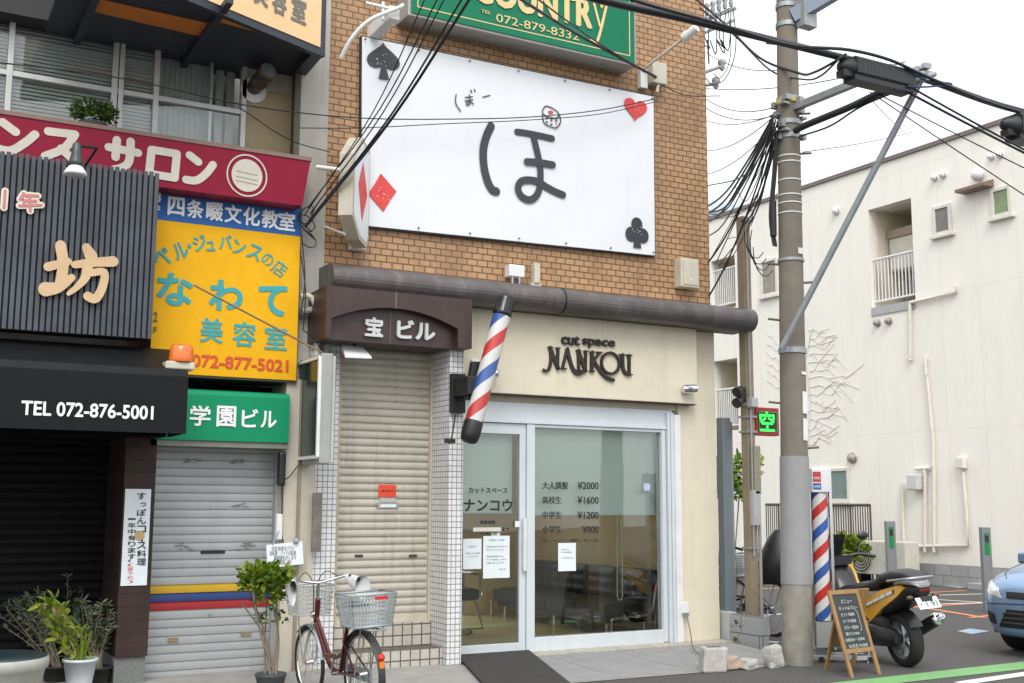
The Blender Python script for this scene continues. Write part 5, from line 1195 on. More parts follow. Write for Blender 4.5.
# fence behind
S = thing('railing_fence', 'brown metal railing fence beside the air conditioner at the white wall', 'fence', (17.9, 19, 0))
fm = mat('brown_railing', (.10, .085, .07), .5, .3)
f0 = onX(766, 505, 18.0); f1 = onX(870, 506, 18.0); zt_ = onX(850, 505, 18.0).z
k = MB(); k.tube([(18.0, f1.y, zt_), (18.0, f0.y, zt_)], .03, 8); k.tube([(18.0, f1.y, .5), (18.0, f0.y, .5)], .022, 8); k.build('rail', fm, S)
k = MB(); n_ = 46
for i in range(n_+1): y = f1.y+(f0.y-f1.y)*i/n_; k.tube([(18.0, y, .0 if i % 8 == 0 else .5), (18.0, y, zt_)], .022 if i % 8 == 0 else .013, 6)
k.build('balusters', fm, S)

# far pale building behind
S = thing('far_building', 'pale blue-grey roofed building far behind the white apartment building', 'building', (30, 44, 0))
fl = mat('far_cream_wall', (.50, .52, .52), .85)
k = MB(); k.box((22, 42, 0), (40, 58, 13.6)); k.build('wall', fl, S)
k = MB(); a = onY(700, 216, 41.7).z; b = onY(700, 186, 41.7).z; k.prism([(21, 41.5, a), (21, 41.5, a+.3), (21, 47, b+1.2), (21, 60, b+1.2), (21, 60, a)], (21, 0, 0)); k.build('roof', mat('pale_blue_metal_roof', (.30, .38, .43), .45, .2, streak=.15), S)
S = thing('grey_house', 'grey house with a dark window far behind the wooden pole', 'building', (21, 30, 0))
k = MB(); k.box((19.5, 30, 0), (27, 38, 8.6)); k.build('wall', mat('far_grey_wall', (.42, .42, .42), .85, streak=.2), S)
k = MB(); k.box((19.3, 29.8, 8.602), (27.2, 38.2, 8.9)); k.build('roof', mat('far_roof', (.22, .22, .23), .7), S)
k = MB(); k.box((20.0, 29.97, 4.2), (21.4, 29.999, 5.6)); k.build('window', dkg, S)

# ================================================================== POLES AND CABLES
UP = V((8.25, 8.95, 0))
pole_c = mat('pole_concrete', (.185, .162, .132), .9, var=.18, scale=4, bump=.2, bscale=80, streak=.35, streak_col=(.12, .11, .095))
wrap_m = mat('pole_grey_wrap', (.27, .272, .272), .6, var=.10, scale=5, streak=.35, streak_col=(.22, .22, .22))
base_m = mat('pole_mottled_base', (.26, .245, .21), .9, var=.3, scale=7, bump=.3, bscale=70, spots=.6, streak_col=(.15, .135, .11))
S = thing('utility_pole', 'tall brown-grey concrete utility pole with arms, straps and a grey wrap low down', 'utility pole', UP)
S.rotation_euler = (0, R(1.0), 0)
def pr_(z): return .150-.0058*z
def pz(py): return onY(790, py, UP.y-.1).z
z1_, z2_ = pz(585), pz(456)
k = MB(); k.cyl(UP+V((0, 0, 0)), UP+V((0, 0, z1_)), pr_(0)+.004, pr_(z1_)+.004, 36); k.build('base', base_m, S)
k = MB(); k.cyl(UP+V((0, 0, z1_)), UP+V((0, 0, z2_)), pr_(z1_)+.010, pr_(z2_)+.010, 36); k.build('wrap', wrap_m, S)
k = MB(); k.cyl(UP+V((0, 0, z2_)), UP+V((0, 0, 10.5)), pr_(z2_), pr_(10.5), 36); k.build('shaft', pole_c, S)
def band(py, m, h=.02, dr=.006):
    z = pz(py); k = MB(); k.cyl(UP+V((0, 0, z-h/2)), UP+V((0, 0, z+h/2)), pr_(z)+dr, pr_(z)+dr, 32); k.build('band', m, S)
for py in (154, 160, 178, 193, 201, 211): band(py, white_p, .012)
for py, h in ((349, .06), (120, .05), (134, .05), (96, .035), (22, .05), (3, .05), (258, .03)): band(py, steel, h, .012)
band(99, mat('yellow_tape', (.55, .42, .08), .6), .04, .016)
k = MB()
for i, py in enumerate((40, 110, 150, 262, 318, 402, 447, 280)):
    z = pz(py); s_ = -1 if i in (0, 3, 4, 5) else 1; dv = V((.87, -.49, 0))*s_
    k.tube([UP+dv*pr_(z)+V((0, 0, z)), UP+dv*(pr_(z)+.12)+V((0, 0, z+.01))], .013, 6)
k.build('step_bolts', mat('rusty_bolt', (.16, .12, .10), .6, .5), S)['kind'] = 'stuff'
def plate(py0, py1, dx, m=white_p):
    z0, z1 = pz(py1), pz(py0); n_ = V((-.62+dx, -.78, 0)).normalized(); t_ = V((-n_.y, n_.x, 0)); r_ = pr_((z0+z1)/2)+.006
    k = MB(); k.obox(UP+n_*r_+V((0, 0, (z0+z1)/2)), t_*.032, n_*.004, V((0, 0, (z1-z0)/2))); k.build('number_plate', m, S)
plate(391, 413, .78); plate(418, 440, .78); plate(247, 253, .7); plate(371, 374, .75)
armz = onX(820, 92, 8.25).z
k = MB(); k.beam((8.25, UP.y-.1, armz), (8.32, 7.55, armz+.02), .07, .07); k.build('cross_arm', steel, S)
tip = onY(921, 80, 7.6); sb = onX(783, 346, 8.25); _iv = Matrix.Rotation(-R(1.0), 3, 'Y'); tip0 = tip; sb = UP+_iv@(onY(782, 348, 8.79)-UP); tip = UP+_iv@(tip-UP)
k = MB(); k.tube([sb, tip], .034, 12); k.build('strut', mat('strut_grey', (.24, .26, .28), .5, .3, var=.2), S); tip = tip0
k = MB(); k.beam(V((8.25, UP.y-.1, pz(16))), V((9.2, 7.4, pz(16)+.75)), .10, .16); k.build('upper_arm', mat('arm_blue_grey', (.22, .26, .32), .5, .3), S)
k = MB(); k.obox(V((8.35, UP.y-.2, pz(14))), (.09, 0, 0), (0, .06, 0), (0, 0, .16)); k.build('arm_bracket', steel, S)
random.seed(9); k = MB()
for i in range(22):
    a = random.uniform(0, 6.28); z = pz(random.uniform(96, 140)); d_ = V((math.cos(a), math.sin(a), 0)); r_ = pr_(z)
    k.obox(UP+d_*(r_+.03)+V((0, 0, z)), (random.uniform(.02, .06), 0, 0), (0, random.uniform(.02, .05), 0), (0, 0, random.uniform(.01, .04)))
k.build('clamps', steel, S)['kind'] = 'stuff'
# black conduit up the pole
k = MB()
for dx in (-.17, -.19, -.21):
    k.tube(crom([(UP.x+dx, UP.y+.03, pz(245)), (UP.x+dx-.03, UP.y+.05, pz(215)), (UP.x+dx, UP.y+.02, pz(170)), (UP.x+dx+.02, UP.y+.0, pz(130))], 5), .012, 6)
k.tube([(UP.x-.21, UP.y+.03, pz(235)), (UP.x-.21, UP.y+.03, pz(200))], .035, 8)
k.build('conduit', black, S)

def cab(label, pts, r, sag=0.0, name='cable', m=None, group='overhead cables around the utility pole'): return wire(name, label, 'cable', pts, r, m, sag, group)
C1 = [(-14, 7.6, 6.9), tuple(onY(570, -8, 7.6)), tuple(onY(690, 20, 7.6)), tuple(onY(836, 56, 7.6)), tuple(onY(921, 78, 7.6)), tuple(onY(1024, 112, 7.6)), (24, 7.6, 6.6)]
cab('thick black main cable carrying the splice closure in front of the pole', C1, .034)
C2 = [(-14, 7.5, 7.1), tuple(onY(620, -4, 7.5)), tuple(onY(712, 22, 7.5)), tuple(onY(790, 45, 7.5)), tuple(onY(850, 50, 7.5)), tuple(onY(890, 60, 7.5)), tuple(onY(930, 78, 7.5)), tuple(onY(1024, 113, 7.55)), (24, 7.55, 6.6)]
cab('second black cable looping over the top of the splice closure', C2, .016)
sp_m = mat('splice_black', (.018, .019, .022), .5, var=.2)
def splice(p, q, lab, r=.098):
    p = V(p); q = V(q); d = (q-p).normalized(); up = V((0, 0, 1)); sd_ = d.cross(up).normalized(); up = sd_.cross(d)
    S = thing('splice_closure', lab, 'cable box', p)
    k = MB(); L = (q-p).length; c = (p+q)/2
    prof = [(-1, -.7), (-1, .75), (-.75, 1), (.75, 1), (1, .75), (1, -.7), (.7, -1), (-.7, -1)]
    k.prism([p+d*.1*L+sd_*a*r+up*b*r for a, b in prof], d*L*.85); k.build('body', sp_m, S, bevel=.012)
    k = MB()
    for i in range(15): k.prism([p+d*L*(.13+.055*i)+sd_*a*r*1.015+up*b*r*1.015 for a, b in prof], d*.012)
    k.build('ribs', sp_m, S)['kind'] = 'stuff'
    k = MB(); k.lathe(p-d*.06*L, [(.02, 0), (.06, .03), (r*.95, .16*L)], 14, axis=d); k.build('end_cone', sp_m, S)
    k = MB(); k.obox(c-up*r*1.15+d*.0, d*L*.42, sd_*r*.8, up*.025); k.obox(p+d*.05*L-up*r*.8, d*.09, sd_*.05, up*.03); k.build('hanger_tray', black, S)
splice(onY(843, 66, 7.62), onY(912, 83, 7.62), 'long black cable splice closure hanging beside the strut tip')
splice(onY(1006, 124, 7.6), onY(1075, 140, 7.6), 'second black splice closure cut off by the right edge under the main cable', .12)
S = thing('cable_clamp', 'grey metal clamp and insulators on the tip of the diagonal strut', 'clamp', tip)
random.seed(4); k = MB()
for i in range(10): k.obox(tip+V((random.uniform(-.12, .18), random.uniform(-.06, .06), random.uniform(-.02, .14))), (random.uniform(.02, .05), 0, 0), (0, .03, 0), (.01, 0, random.uniform(.015, .04)))
k.tube([tip+V((-.12, 0, -.03)), tip+V((.2, 0, .1))], .03, 8); k.build('clamp', steel, S)
bm_ = mat('blue_wire', (.02, .06, .16), .5)
cab('blue jumper wire curling around the strut tip', [tuple(onY(*p, 7.52)) for p in ((905, 68), (925, 80), (940, 82), (952, 84), (938, 86), (920, 87), (908, 86))], .010, m=bm_)
# heavy bundle from the pole to the splice
cab('thick black cable bundle rising from the pole to the splice closure', [(UP.x+.02, UP.y-.18, onX(786, 134, UP.x).z), tuple(onX(800, 128, 8.27)), tuple(onX(850, 107, 8.4)), tuple(onX(880, 93, 8.5)), tuple(onY(903, 86, 7.6))], .036)
cab('thin drooping cable under the heavy bundle beside the pole', [(UP.x+.1, UP.y-.15, onX(795, 136, 8.3).z), tuple(onX(830, 126, 8.4)), tuple(onX(862, 106, 8.45)), tuple(onY(905, 88, 7.65))], .010)
cab('black cable drooping from the splice nose back behind the pole', [tuple(onY(846, 54, 7.55)), tuple(onY(834, 62, 7.6)), tuple(onY(815, 72, 7.9)), tuple(onY(795, 72, 8.7)), tuple(onY(760, 58, 9.2)), tuple(onY(725, 24, 9.6)), tuple(onY(690, -6, 10))], .014)
cab('lower black cable drooping from the splice nose past the pole', [tuple(onY(840, 58, 7.6)), tuple(onY(822, 75, 7.9)), tuple(onY(800, 79, 8.6)), tuple(onY(770, 70, 9.3)), tuple(onY(735, 36, 9.8)), tuple(onY(700, 8, 10.2))], .010)
# bundle from the pole back behind the brick building
random.seed(12)
tgt = [(690, 216), (688, 222), (686, 230), (694, 212), (684, 240), (690, 206)]
for i, (px, py) in enumerate(tgt):
    a = V((UP.x-.16, UP.y-.05, pz(118+i*3))); b = onY(px, py, 14.5+.2*i)
    m_ = a.lerp(b, .5)-V((0, 0, .25+.05*i)); cab('black cable of the bundle sagging from the pole behind the brick building', [a, a.lerp(m_, .5)-V((0, 0, .05)), m_, b], .014 if i < 4 else .010)
for i, (a, b) in enumerate((((772, 125), (708.5, 262)), ((775, 135), (709, 296)), ((768, 140), (741, 222)), ((776, 150), (742, 226)))):
    p = V((UP.x-.16, UP.y-.05, pz(a[1]))); q = onY(*b, YF if i < 2 else 10.35); cab(['long black drop cable from the pole to the brick building edge', 'lowest black drop cable from the pole to the brick building edge', 'black drop cable ending left of the wooden pole top', 'black drop cable ending at the wooden pole top'][i], [p, q], .011, .15)
for i in range(9):                              # loops and stray drops of the tangle
    a = V((UP.x-.15+random.uniform(-.05, .1), UP.y+random.uniform(-.1, .05), pz(random.uniform(105, 150)))); b = onY(random.uniform(700, 742), random.uniform(185, 300), random.uniform(10.8, 13))
    m_ = a.lerp(b, random.uniform(.3, .6))+V((random.uniform(-.25, .1), 0, random.uniform(-.5, -.05))); cab('thin stray black wire of the tangle left of the utility pole', [a, m_, b], random.choice((.005, .006, .008)))
for i in range(4):
    c_ = onY(762+3*i, 235+6*i, 9.6); k = MB(); k.tube([c_+V((.16*math.cos(t*.5)-.1, 0, .28*math.sin(t*.5))) for t in range(3+i, 12)], .006, 5); tag(k.build('cable', cable_m), 'hanging loop of thin cable between timber pole and utility pole', 'cable', 'overhead cables around the utility pole')
# thin wires crossing the sky between the building and the pole
thin = [((700, 88), 12, (905, 62), 7.6), ((700, 95), 12, (772, 108), 8.95), ((700, 104), 12, (772, 116), 8.95), ((700, 118), 13, (780, 112), 9), ((700, 150), 13, (772, 118), 8.95), ((700, 175), 13, (772, 128), 8.95), ((700, 48), 13, (780, 70), 9)]
for i, (a, Ya, b, Yb) in enumerate(thin):
    cab(['thin wire from the brick edge across to the splice', 'upper thin wire from the brick edge meeting the pole clamps', 'second thin wire from the brick edge meeting the pole clamps', 'slack thin wire curving up from the brick edge to the pole', 'thin wire rising steeply from the brick edge to the clamps', 'lowest thin wire rising from the brick edge to the clamps', 'topmost thin wire between brick edge and pole'][i], [onY(*a, Ya), onY(*b, Yb)], .006, .12)
right = [((905, 84), 7.6, (1030, 150), 7.4, .011, 'upper of the paired black cables running right from the splice'), ((900, 88), 7.6, (1030, 153), 7.35, .013, 'lower of the paired black cables running right from the splice'), ((870, 92), 8.0, (1030, 196), 7.2, .006, 'thin wire running down right across the white building roof'), ((880, 95), 7.8, (1030, 168), 7.2, .006, 'thin wire between the paired cables and the low wire'), ((803, 152), 8.9, (912, 132), 14, .006, 'thin wire running right from the pole toward the roof edge'), ((905, 132), 14, (868, 96), 7.9, .005, 'thin wire dropping right behind the strut')]
for (a, Ya, b, Yb, r_, lab) in right: cab(lab, [onY(*a, Ya), onY(*b, Yb) if 'roof edge' in lab or 'behind the strut' in lab else onY(*b, Yb)+ (onY(*b, Yb)-onY(*a, Ya))*1.2], r_, .03)
# service drops to the buildings
cab('paired service cable dropping across the green sign to the junction box', [onY(500, -14, 8.6), onY(575, 33, 9.6), onY(656, 77, 10.46)], .016, name='service_cable')
cab('thinner service cable beside the pair across the green sign', [onY(520, -14, 8.6), onY(600, 44, 9.8), onY(654, 76, 10.45)], .009, name='service_cable')
cab('thin wire from the junction box along the brick wall to the corner', [onY(660, 84, 10.5), onY(685, 95, 10.5), onY(720, 96, 10.4)], .006, name='service_cable')
bund = [((474, -8), (306, 226), .014), ((466, -8), (308, 222), .010), ((448, -8), (310, 214), .007), ((441, -8), (308, 208), .007), ((428, -8), (304, 216), .006)]
for i, (a, b, r_) in enumerate(bund):
    cab(['thickest black cable slanting down the banner to the left corner', 'black cable just above the thickest one slanting to the left corner', 'middle thin cable slanting over the spade to the left corner', 'thin cable slanting past the spade to the left corner', 'uppermost thin cable slanting to the left corner'][i], [onY(*a, 8.3), onY((a[0]+b[0])/2+3+i, (a[1]+b[1])/2+8, 9.5), onY(*b, 10.35)], r_, name='service_cable')
cab('thin wire stretched across the banner below the dice', [onY(-40, 58, 9.0), onY(120, 78, 9.6), onY(250, 106, 10.1), onY(360, 118, 10.3), onY(460, 119, 10.35), onY(530, 117, 10.35), onY(600, 110, 10.35), onY(655, 99, 10.4)], .006, name='service_cable')
cab('lower thin wire stretched across the banner', [onY(300, 128, 10.2), onY(360, 128, 10.3), onY(440, 124, 10.35), onY(530, 120, 10.35), onY(600, 114, 10.35), onY(655, 102, 10.4)], .005, name='service_cable')
cab('thin wire crossing the tan wall panel by the duct', [onY(240, 108, 10.2), onY(290, 140, 10.3), onY(330, 152, 10.4)], .005, name='service_cable')
# insulator hardware at the right edge of the brick building
ins_m = mat('porcelain_grey', (.35, .36, .37), .3)
for i, (a, b, lab) in enumerate((((704, 76), (722, 66), 'upper grey insulator bracket sticking out past the brick edge'), ((704, 86), (716, 84), 'lower grey insulator bracket sticking out past the brick edge'))):
    p, q = onY(*a, 10.8), onY(*b, 10.75); S = thing('insulator_bracket', lab, 'insulator', p)
    k = MB(); k.tube([p-V((.15, 0, .03)), q], .022, 8); k.build('arm', steel, S)
    k = MB(); k.lathe(q+V((0, 0, .05)), [(.02, .04), (.05, .02), (.055, -.02), (.03, -.05), (.04, -.08), (.01, -.12)], 12); k.build('insulator', ins_m, S)
S = thing('insulator_rack', 'cluster of insulators and jumper wires at the top right of the brick edge', 'insulator', onY(715, 15, 10.9))
random.seed(8)
k = MB(); k.tube([onY(700, 22, 10.9), onY(735, 8, 10.9)], .03, 8); k.tube([onY(702, 34, 10.9), onY(734, 20, 10.9)], .02, 8); k.build('arm', steel, S)
for i in range(5):
    c = onY(707+6*i, 14-2.2*i, 10.85); k = MB(); k.lathe(c+V((0, 0, .1)), [(.01, .05), (.03, .03), (.04, .0), (.022, -.04), (.035, -.07), (.02, -.12)], 10); k.build('insulator', ins_m, S)
k = MB()
for i in range(6):
    x = 706+5*i; k.tube(crom([tuple(onY(x, 12, 10.8)), tuple(onY(x+random.uniform(-3, 3), 35, 10.75)), tuple(onY(x+random.uniform(-4, 4), 52+random.uniform(-6, 12), 10.7)), tuple(onY(x-random.uniform(2, 10), 40, 10.7))], 5), .008, 5)
k.tube(crom([tuple(onY(*p, 10.7)) for p in ((733, 8), (736, 40), (733, 62), (724, 80), (712, 84), (706, 78))], 5), .007, 5); k.tube(crom([tuple(onY(*p, 10.7)) for p in ((728, 8), (731, 45), (728, 66), (720, 78), (714, 74))], 5), .006, 5)
k.build('jumper_wires', cable_m, S)['kind'] = 'stuff'
# wooden pole with the parking sign
wp = onZ(748, 640); wp = V((9.05, 10.35, 0)); wz = onY(748, 218, wp.y).z; wpx = onY(748, 430, wp.y).x
S = thing('wooden_pole', 'weathered square timber pole between the shop and the utility pole', 'pole', (wpx, wp.y, 0))
wd_m = mat('weathered_timber', (.27, .22, .155), .85, var=.2, scale=5, streak=.6, streak_col=(.15, .115, .08), bump=.4, bscale=30)
k = MB(); k.box((wpx-.056, wp.y-.06, 0), (wpx+.056, wp.y+.06, wz)); k.build('post', wd_m, S, bevel=.008)
k = MB(); k.tube([(wpx+.085, wp.y-.06, 0), (wpx+.085, wp.y-.06, onY(755, 455, wp.y).z)], .02, 8); k.tube([(wpx-.03, wp.y-.09, 1.0), (wpx-.03, wp.y-.09, wz-.2)], .012, 6); k.build('conduit', mat('conduit_grey', (.33, .33, .32), .5), S)
k = MB()
for py in (405, 417, 432, 548): z = onY(748, py, wp.y).z; k.box((wpx-.072, wp.y-.077, z-.012), (wpx+.072, wp.y+.077, z+.012))
k.build('strap', steel, S)['kind'] = 'stuff'
k = MB(); c = onY(753, 403, wp.y-.12); k.box((c.x-.05, wp.y-.16, c.z-.05), (c.x+.05, wp.y-.071, c.z+.06)); k.build('junction_box', mat('pale_grey_box', (.45, .46, .46), .5), S, bevel=.01)
k = MB(); c = onY(757, 470, wp.y-.1); k.box((c.x-.05, wp.y-.12, c.z-.28), (c.x+.045, wp.y+.05, c.z+.28)); k.build('meter_case', mat('olive_box', (.28, .26, .19), .6), S, bevel=.01)
k = MB(); c = onY(756, 508, wp.y-.1); k.box((c.x-.05, wp.y-.12, c.z-.2), (c.x+.055, wp.y+.05, c.z+.2)); k.build('control_box', mat('pale_box', (.42, .43, .43), .5), S, bevel=.01)
S = thing('twin_spotlight', 'black twin spotlight clamped on the left of the wooden pole', 'lamp', onY(738, 395, wp.y))
for py in (388, 399):
    c = onY(738, py, wp.y-.05); k = MB(); k.lathe(c+V((.06, 0, .0)), [(.03, 0), (.045, .04), (.06, .10), (.062, .13)], 12, axis=(-1, -.3, -.5)); k.build('lamp_head', black, S)
k = MB(); c = onY(740, 394, wp.y-.05); k.box((c.x, wp.y-.06, c.z-.08), (wpx-.067, wp.y, c.z+.08)); k.build('bracket', black, S)
# LED vacancy sign
a = onY(755.5, 407, wp.y-.05); b = onY(779.5, 436, wp.y-.05); fr = fac(wp.y-.06)
S = thing('vacancy_sign', 'square LED parking sign glowing green inside a red frame', 'sign', (a.x, wp.y, b.z))
rm = mat('red_frame', (.32, .015, .02), .4)
k = MB(); k.box((a.x, wp.y-.05, b.z), (b.x, wp.y+.06, a.z)); k.build('housing', rm, S, bevel=.006)
k = MB(); m_ = .035; k.box((a.x+m_, wp.y-.058, b.z+m_+.012), (b.x-m_, wp.y-.0505, a.z-m_-.012)); k.build('led_panel', mat('led_dark', (.012, .02, .014), .4), S)
led = mat('led_green', (.03, .75, .08), .4, emit=1.1)
bx = pbox(fr, 759.5, 411.5, 774.5, 431.5)
o = text(S, fr, '空', bx, led, bold=.025, depth=.002, h=.001)
k = MB()
for (u, v) in ((.5, .97), (.5, .87)): pass
k = MB(); gx_ = [a.x+m_+.006, b.x-m_-.006]; gz_ = [b.z+m_+.018, a.z-m_-.018]
for (p, q) in (((gx_[0], gz_[0]), (gx_[0], gz_[1])), ((gx_[1], gz_[0]), (gx_[1], gz_[1])), ((gx_[0], gz_[0]), (gx_[1], gz_[0])), ((gx_[0], gz_[1]), (gx_[1], gz_[1]))): stroke(k, fr, [p, q], .006, h=.001, caps=False)
k.build('led_border', mat('led_green_dim', (.02, .35, .04), .4, emit=.5), S)
# grey steel post and low wall at the lot edge
px_ = onY(725.5, 520, 10.66).x; pzt = onY(725.5, 418, 10.66).z
S = thing('steel_post', 'blue-grey steel box post standing by the shop corner', 'post', (px_, 10.66, 0))
k = MB(); k.box((px_-.062, 10.60, 0), (px_+.062, 10.72, pzt)); k.build('post', mat('blue_grey_steel', (.22, .26, .285), .45, .3, streak=.25), S, bevel=.008)
k = MB(); k.box((px_+.064, 10.62, .3), (px_+.10, 10.66, pzt-.05)); k.build('edge_channel', steel, S)
lw = brickmat('grey_kerb_block', (.36, .37, .38), (.33, .34, .35), (.15, .15, .15), .60, .20, .008, offset=.5, rough=.9, streak=.12, dirt=(.2, .2, .19), shift=(.25, 0.05, 0))
xw = 8.66; yw0 = onX(761, 640, xw).y; yw1 = onX(731, 640, xw).y; ztw = onX(760, 618, xw).z
k = MB(); k.box((xw, yw0, 0), (xw+.12, yw1, ztw)); o = k.build('low_block_wall', lw, bevel=.006); tag(o, 'short grey block wall stub beside the shop corner', 'wall')
k = MB(); k.box((xw-.03, yw1+.005, 0), (xw+.10, 11.6, ztw+.02)); o = k.build('low_block_wall', mat('pale_stub_concrete', (.42, .43, .43), .8), bevel=.006); tag(o, 'pale concrete upstand behind the block wall stub at the shop corner', 'wall')
# parking lot posts with green labels
pm_ = mat('parking_post_grey', (.23, .25, .26), .5, .3, streak=.15); gl_ = mat('green_label', (.01, .22, .06), .4)
for i, (px, top, bot, wd, lab) in enumerate(((893, 521, 600, .27, 'grey parking post with green label left of the other, farther from the car'), (989, 527, 612, .27, 'grey parking post with green label nearer the blue car'))):
    p = onZ(px, bot if i else 604); zt_ = onY(px, top, p.y).z; ax = V((.87, -.49, 0)); ay = V((.49, .87, 0))
    hw = wd/2*(1 if i else 1.0); wpx_ = (8.0/1144)*((p-V((0,0,CAMH))).dot(_f))/2
    S = thing('parking_post', lab, 'post', p, group='grey parking posts with green labels')
    k = MB(); k.obox(p+V((0, 0, zt_/2)), ax*wpx_*1.15, ay*.06, V((0, 0, zt_/2))); k.build('post', pm_, S, bevel=.008)
    zc = zt_-.30*zt_/1.5; k = MB(); k.obox(p-ay*.063+V((0, 0, zt_*.80)), ax*wpx_*.6, ay*.002, V((0, 0, zt_*.13))); k.build('label_plate', gl_, S)
    k = MB(); k.obox(p-ay*.066+V((0, 0, zt_*.86)), ax*wpx_*.45, ay*.001, V((0, 0, zt_*.04))); k.build('label_marking', ink, S)
# stones and broken blocks
random.seed(31)
def rock(px, py, w_, h_, lab, m, seed):
    p = onZ(px, py); random.seed(seed); bm = bmesh.new(); bmesh.ops.create_icosphere(bm, subdivisions=3, radius=1)
    from mathutils import noise
    vs = []
    for v in bm.verts:
        c = v.co; q = V([math.copysign(abs(a)**.55, a) for a in c]); q *= 1+.28*noise.noise(c*1.6+V((seed*3.1, 0, 0)))
        vs.append((p.x+q.x*w_*.55, p.y+.12+q.y*w_*.45, max(0, h_*.5+q.z*h_*.55)))
    k = MB(); k.add(vs, [[v.index for v in f.verts] for f in bm.faces], 0, False); bm.free()
    o = k.build('stone', m, bevel=0); tag(o, lab, 'stone'); return o
rk = mat('rubble_grey', (.42, .40, .37), .95, var=.25, scale=12, bump=.6, bscale=50)
rock(737, 671, .18, .13, 'pinkish broken stone between the concrete block and the pole', mat('rubble_pink', (.44, .32, .26), .95, var=.2, scale=12, bump=.6), 3)
rock(757, 671, .16, .10, 'small pale flat stone between the pink stone and the upright stone', rk, 5); rock(782, 669, .16, .20, 'upright pale stone against the foot of the utility pole', rk, 7); rock(766, 629, .16, .2, 'rough stone behind the block wall stub near the bicycles', rk, 9)
p = onZ(720, 673); S = thing('concrete_block', 'broken hollow concrete block at the sidewalk corner', 'block', p)
k = MB(); k.obox(p+V((.0, .1, .115)), (.12, -.03, 0), (.03, .08, 0), (.01, 0, .115)); k.build('block', rk, S, bevel=.018)
k = MB(); k.obox(p+V((.015, .1, .231)), (.07, -.015, 0), (.01, .035, 0), (0, 0, .004)); k.build('hole', mat('hole_dark', (.12, .11, .1), .9), S)

# ================================================================== STREET OBJECTS
# floor barber pole
bp = onZ(824.5, 659); bzt = onY(824, 468, bp.y).z
S = thing('floor_barber_pole', 'tall free-standing barber pole with red, white and blue stripes in a chrome case', 'barber pole', bp)
z_s0, z_s1 = onY(824, 620, bp.y).z, onY(824, 493, bp.y).z
k = MB(); helix(k, bp+V((0, 0, z_s0)), bp+V((0, 0, z_s1)), .082, 3.0, bands, phase=2.4, steps=90); k.build('striped_tube', [red_p, blue_p, white_b], S, weld=True)
ux = V((.87, -.49, 0)); uy = V((.49, .87, 0))
k = MB()
for sx in (-1, 1): k.obox(bp+ux*.113*sx+V((0, 0, (bzt+.1)/2)), ux*.014, uy*.03, V((0, 0, (bzt-.1)/2)))
k.obox(bp+uy*.11+V((0, 0, bzt/2)), ux*.10, uy*.008, V((0, 0, bzt/2-.1))); k.build('case', chrome, S)
k = MB(); k.obox(bp+V((0, 0, (z_s1+bzt)/2)), ux*.098, uy*.095, V((0, 0, (bzt-z_s1)/2-.005))); k.build('mirror_head', chrome, S, bevel=.006)
k = MB(); k.obox(bp+V((0, 0, (z_s0+.08)/2+.02)), ux*.095, uy*.09, V((0, 0, (z_s0-.08)/2-.03))); k.build('lower_case', mat('grey_acrylic', (.30, .31, .30), .3), S)
fn = Frame(bp-uy*.0965, ux, (0, 0, 1)); zc = (z_s1+bzt)/2
k = MB(); k.box((0, 0, 0), (0, 0, 0)); k = MB()
def fq(fr, x0, z0, x1, z1, h, m, name, par): q = MB(); q.face([fr.at(x0, z0, h), fr.at(x1, z0, h), fr.at(x1, z1, h), fr.at(x0, z1, h)]); return q.build(name, m, par)
fq(fn, -.085, zc-.02, .0, zc+.09, .002, red_p, 'label', S); fq(fn, -.085, zc-.10, .0, zc-.03, .002, blue_p, 'label', S)
text(S, fn, 'BARBER', (-.078, zc+.01, -.008, zc+.035), white_p, depth=.001, h=.003); text(S, fn, 'HAIR', (-.078, zc-.08, -.008, zc-.05), white_p, depth=.001, h=.003)
k = MB(); k.obox(bp+V((.02, 0, .045)), ux*.33, uy*.02, V((0, 0, .022))); k.obox(bp+ux*.1-uy*.25+V((0, 0, .045)), ux*.33, uy*.02, V((0, 0, .022)))
for s_ in (-.3, .05, .38): k.obox(bp+ux*s_-uy*.13+V((0, 0, .045)), ux*.02, uy*.13, V((0, 0, .018)))
k.build('base_frame', steel, S, bevel=.004)
for s_, t_ in ((-.28, 0), (.30, 0), (-.1, -.27), (.40, -.27)):
    k = MB(); c = bp+ux*s_+uy*t_+V((0, 0, .03)); k.cyl(c-uy*.02, c+uy*.02, .03, n=14); k.build('wheel', black, S)

# chalk A-frame board
L0, R0, B0 = onZ(851.5, 678), onZ(881.5, 674), onZ(825.5, 670)
bk = (B0-L0); half = bk*.5; zt_ = onY(836, 591, (L0+half).y).z
S = thing('menu_board', 'wooden A-frame chalkboard with a handwritten menu beside the barber pole', 'menu board', L0)
wdm = mat('honey_wood', (.30, .17, .065), .5, var=.2, scale=9); cbm = mat('chalkboard', (.035, .042, .045), .7, var=.25, scale=5, spots=.3, streak_col=(.09, .10, .10))
wv = (R0-L0); W_ = wv.length; wu = wv.normalized()
T0 = L0+half+V((0, 0, zt_)); up_ = (T0-L0); H_ = up_.length; uu = up_.normalized()
fr = Frame(L0, wu, uu-wu*uu.dot(wu)); 
def slat_(mb, a, b, th=.02, wd=.035): mb.beam(fr.at(*a), fr.at(*b), th, wd, up=fr.n) if False else mb.prism([fr.at(a[0]-wd/2*(a[0] == b[0]), a[1]-wd/2*(a[1] == b[1]), 0), fr.at(b[0]+wd/2*(a[0] == b[0]) if a[0] == b[0] else b[0], a[1]-wd/2 if a[1] == b[1] else a[1], 0), fr.at(b[0]+wd/2*(a[0] == b[0]), b[1]+wd/2*(a[1] == b[1]), 0), fr.at(a[0]-wd/2*(a[0] == b[0]), b[1]+wd/2*(a[1] == b[1]), 0)], -fr.n*th)
fw_ = .04
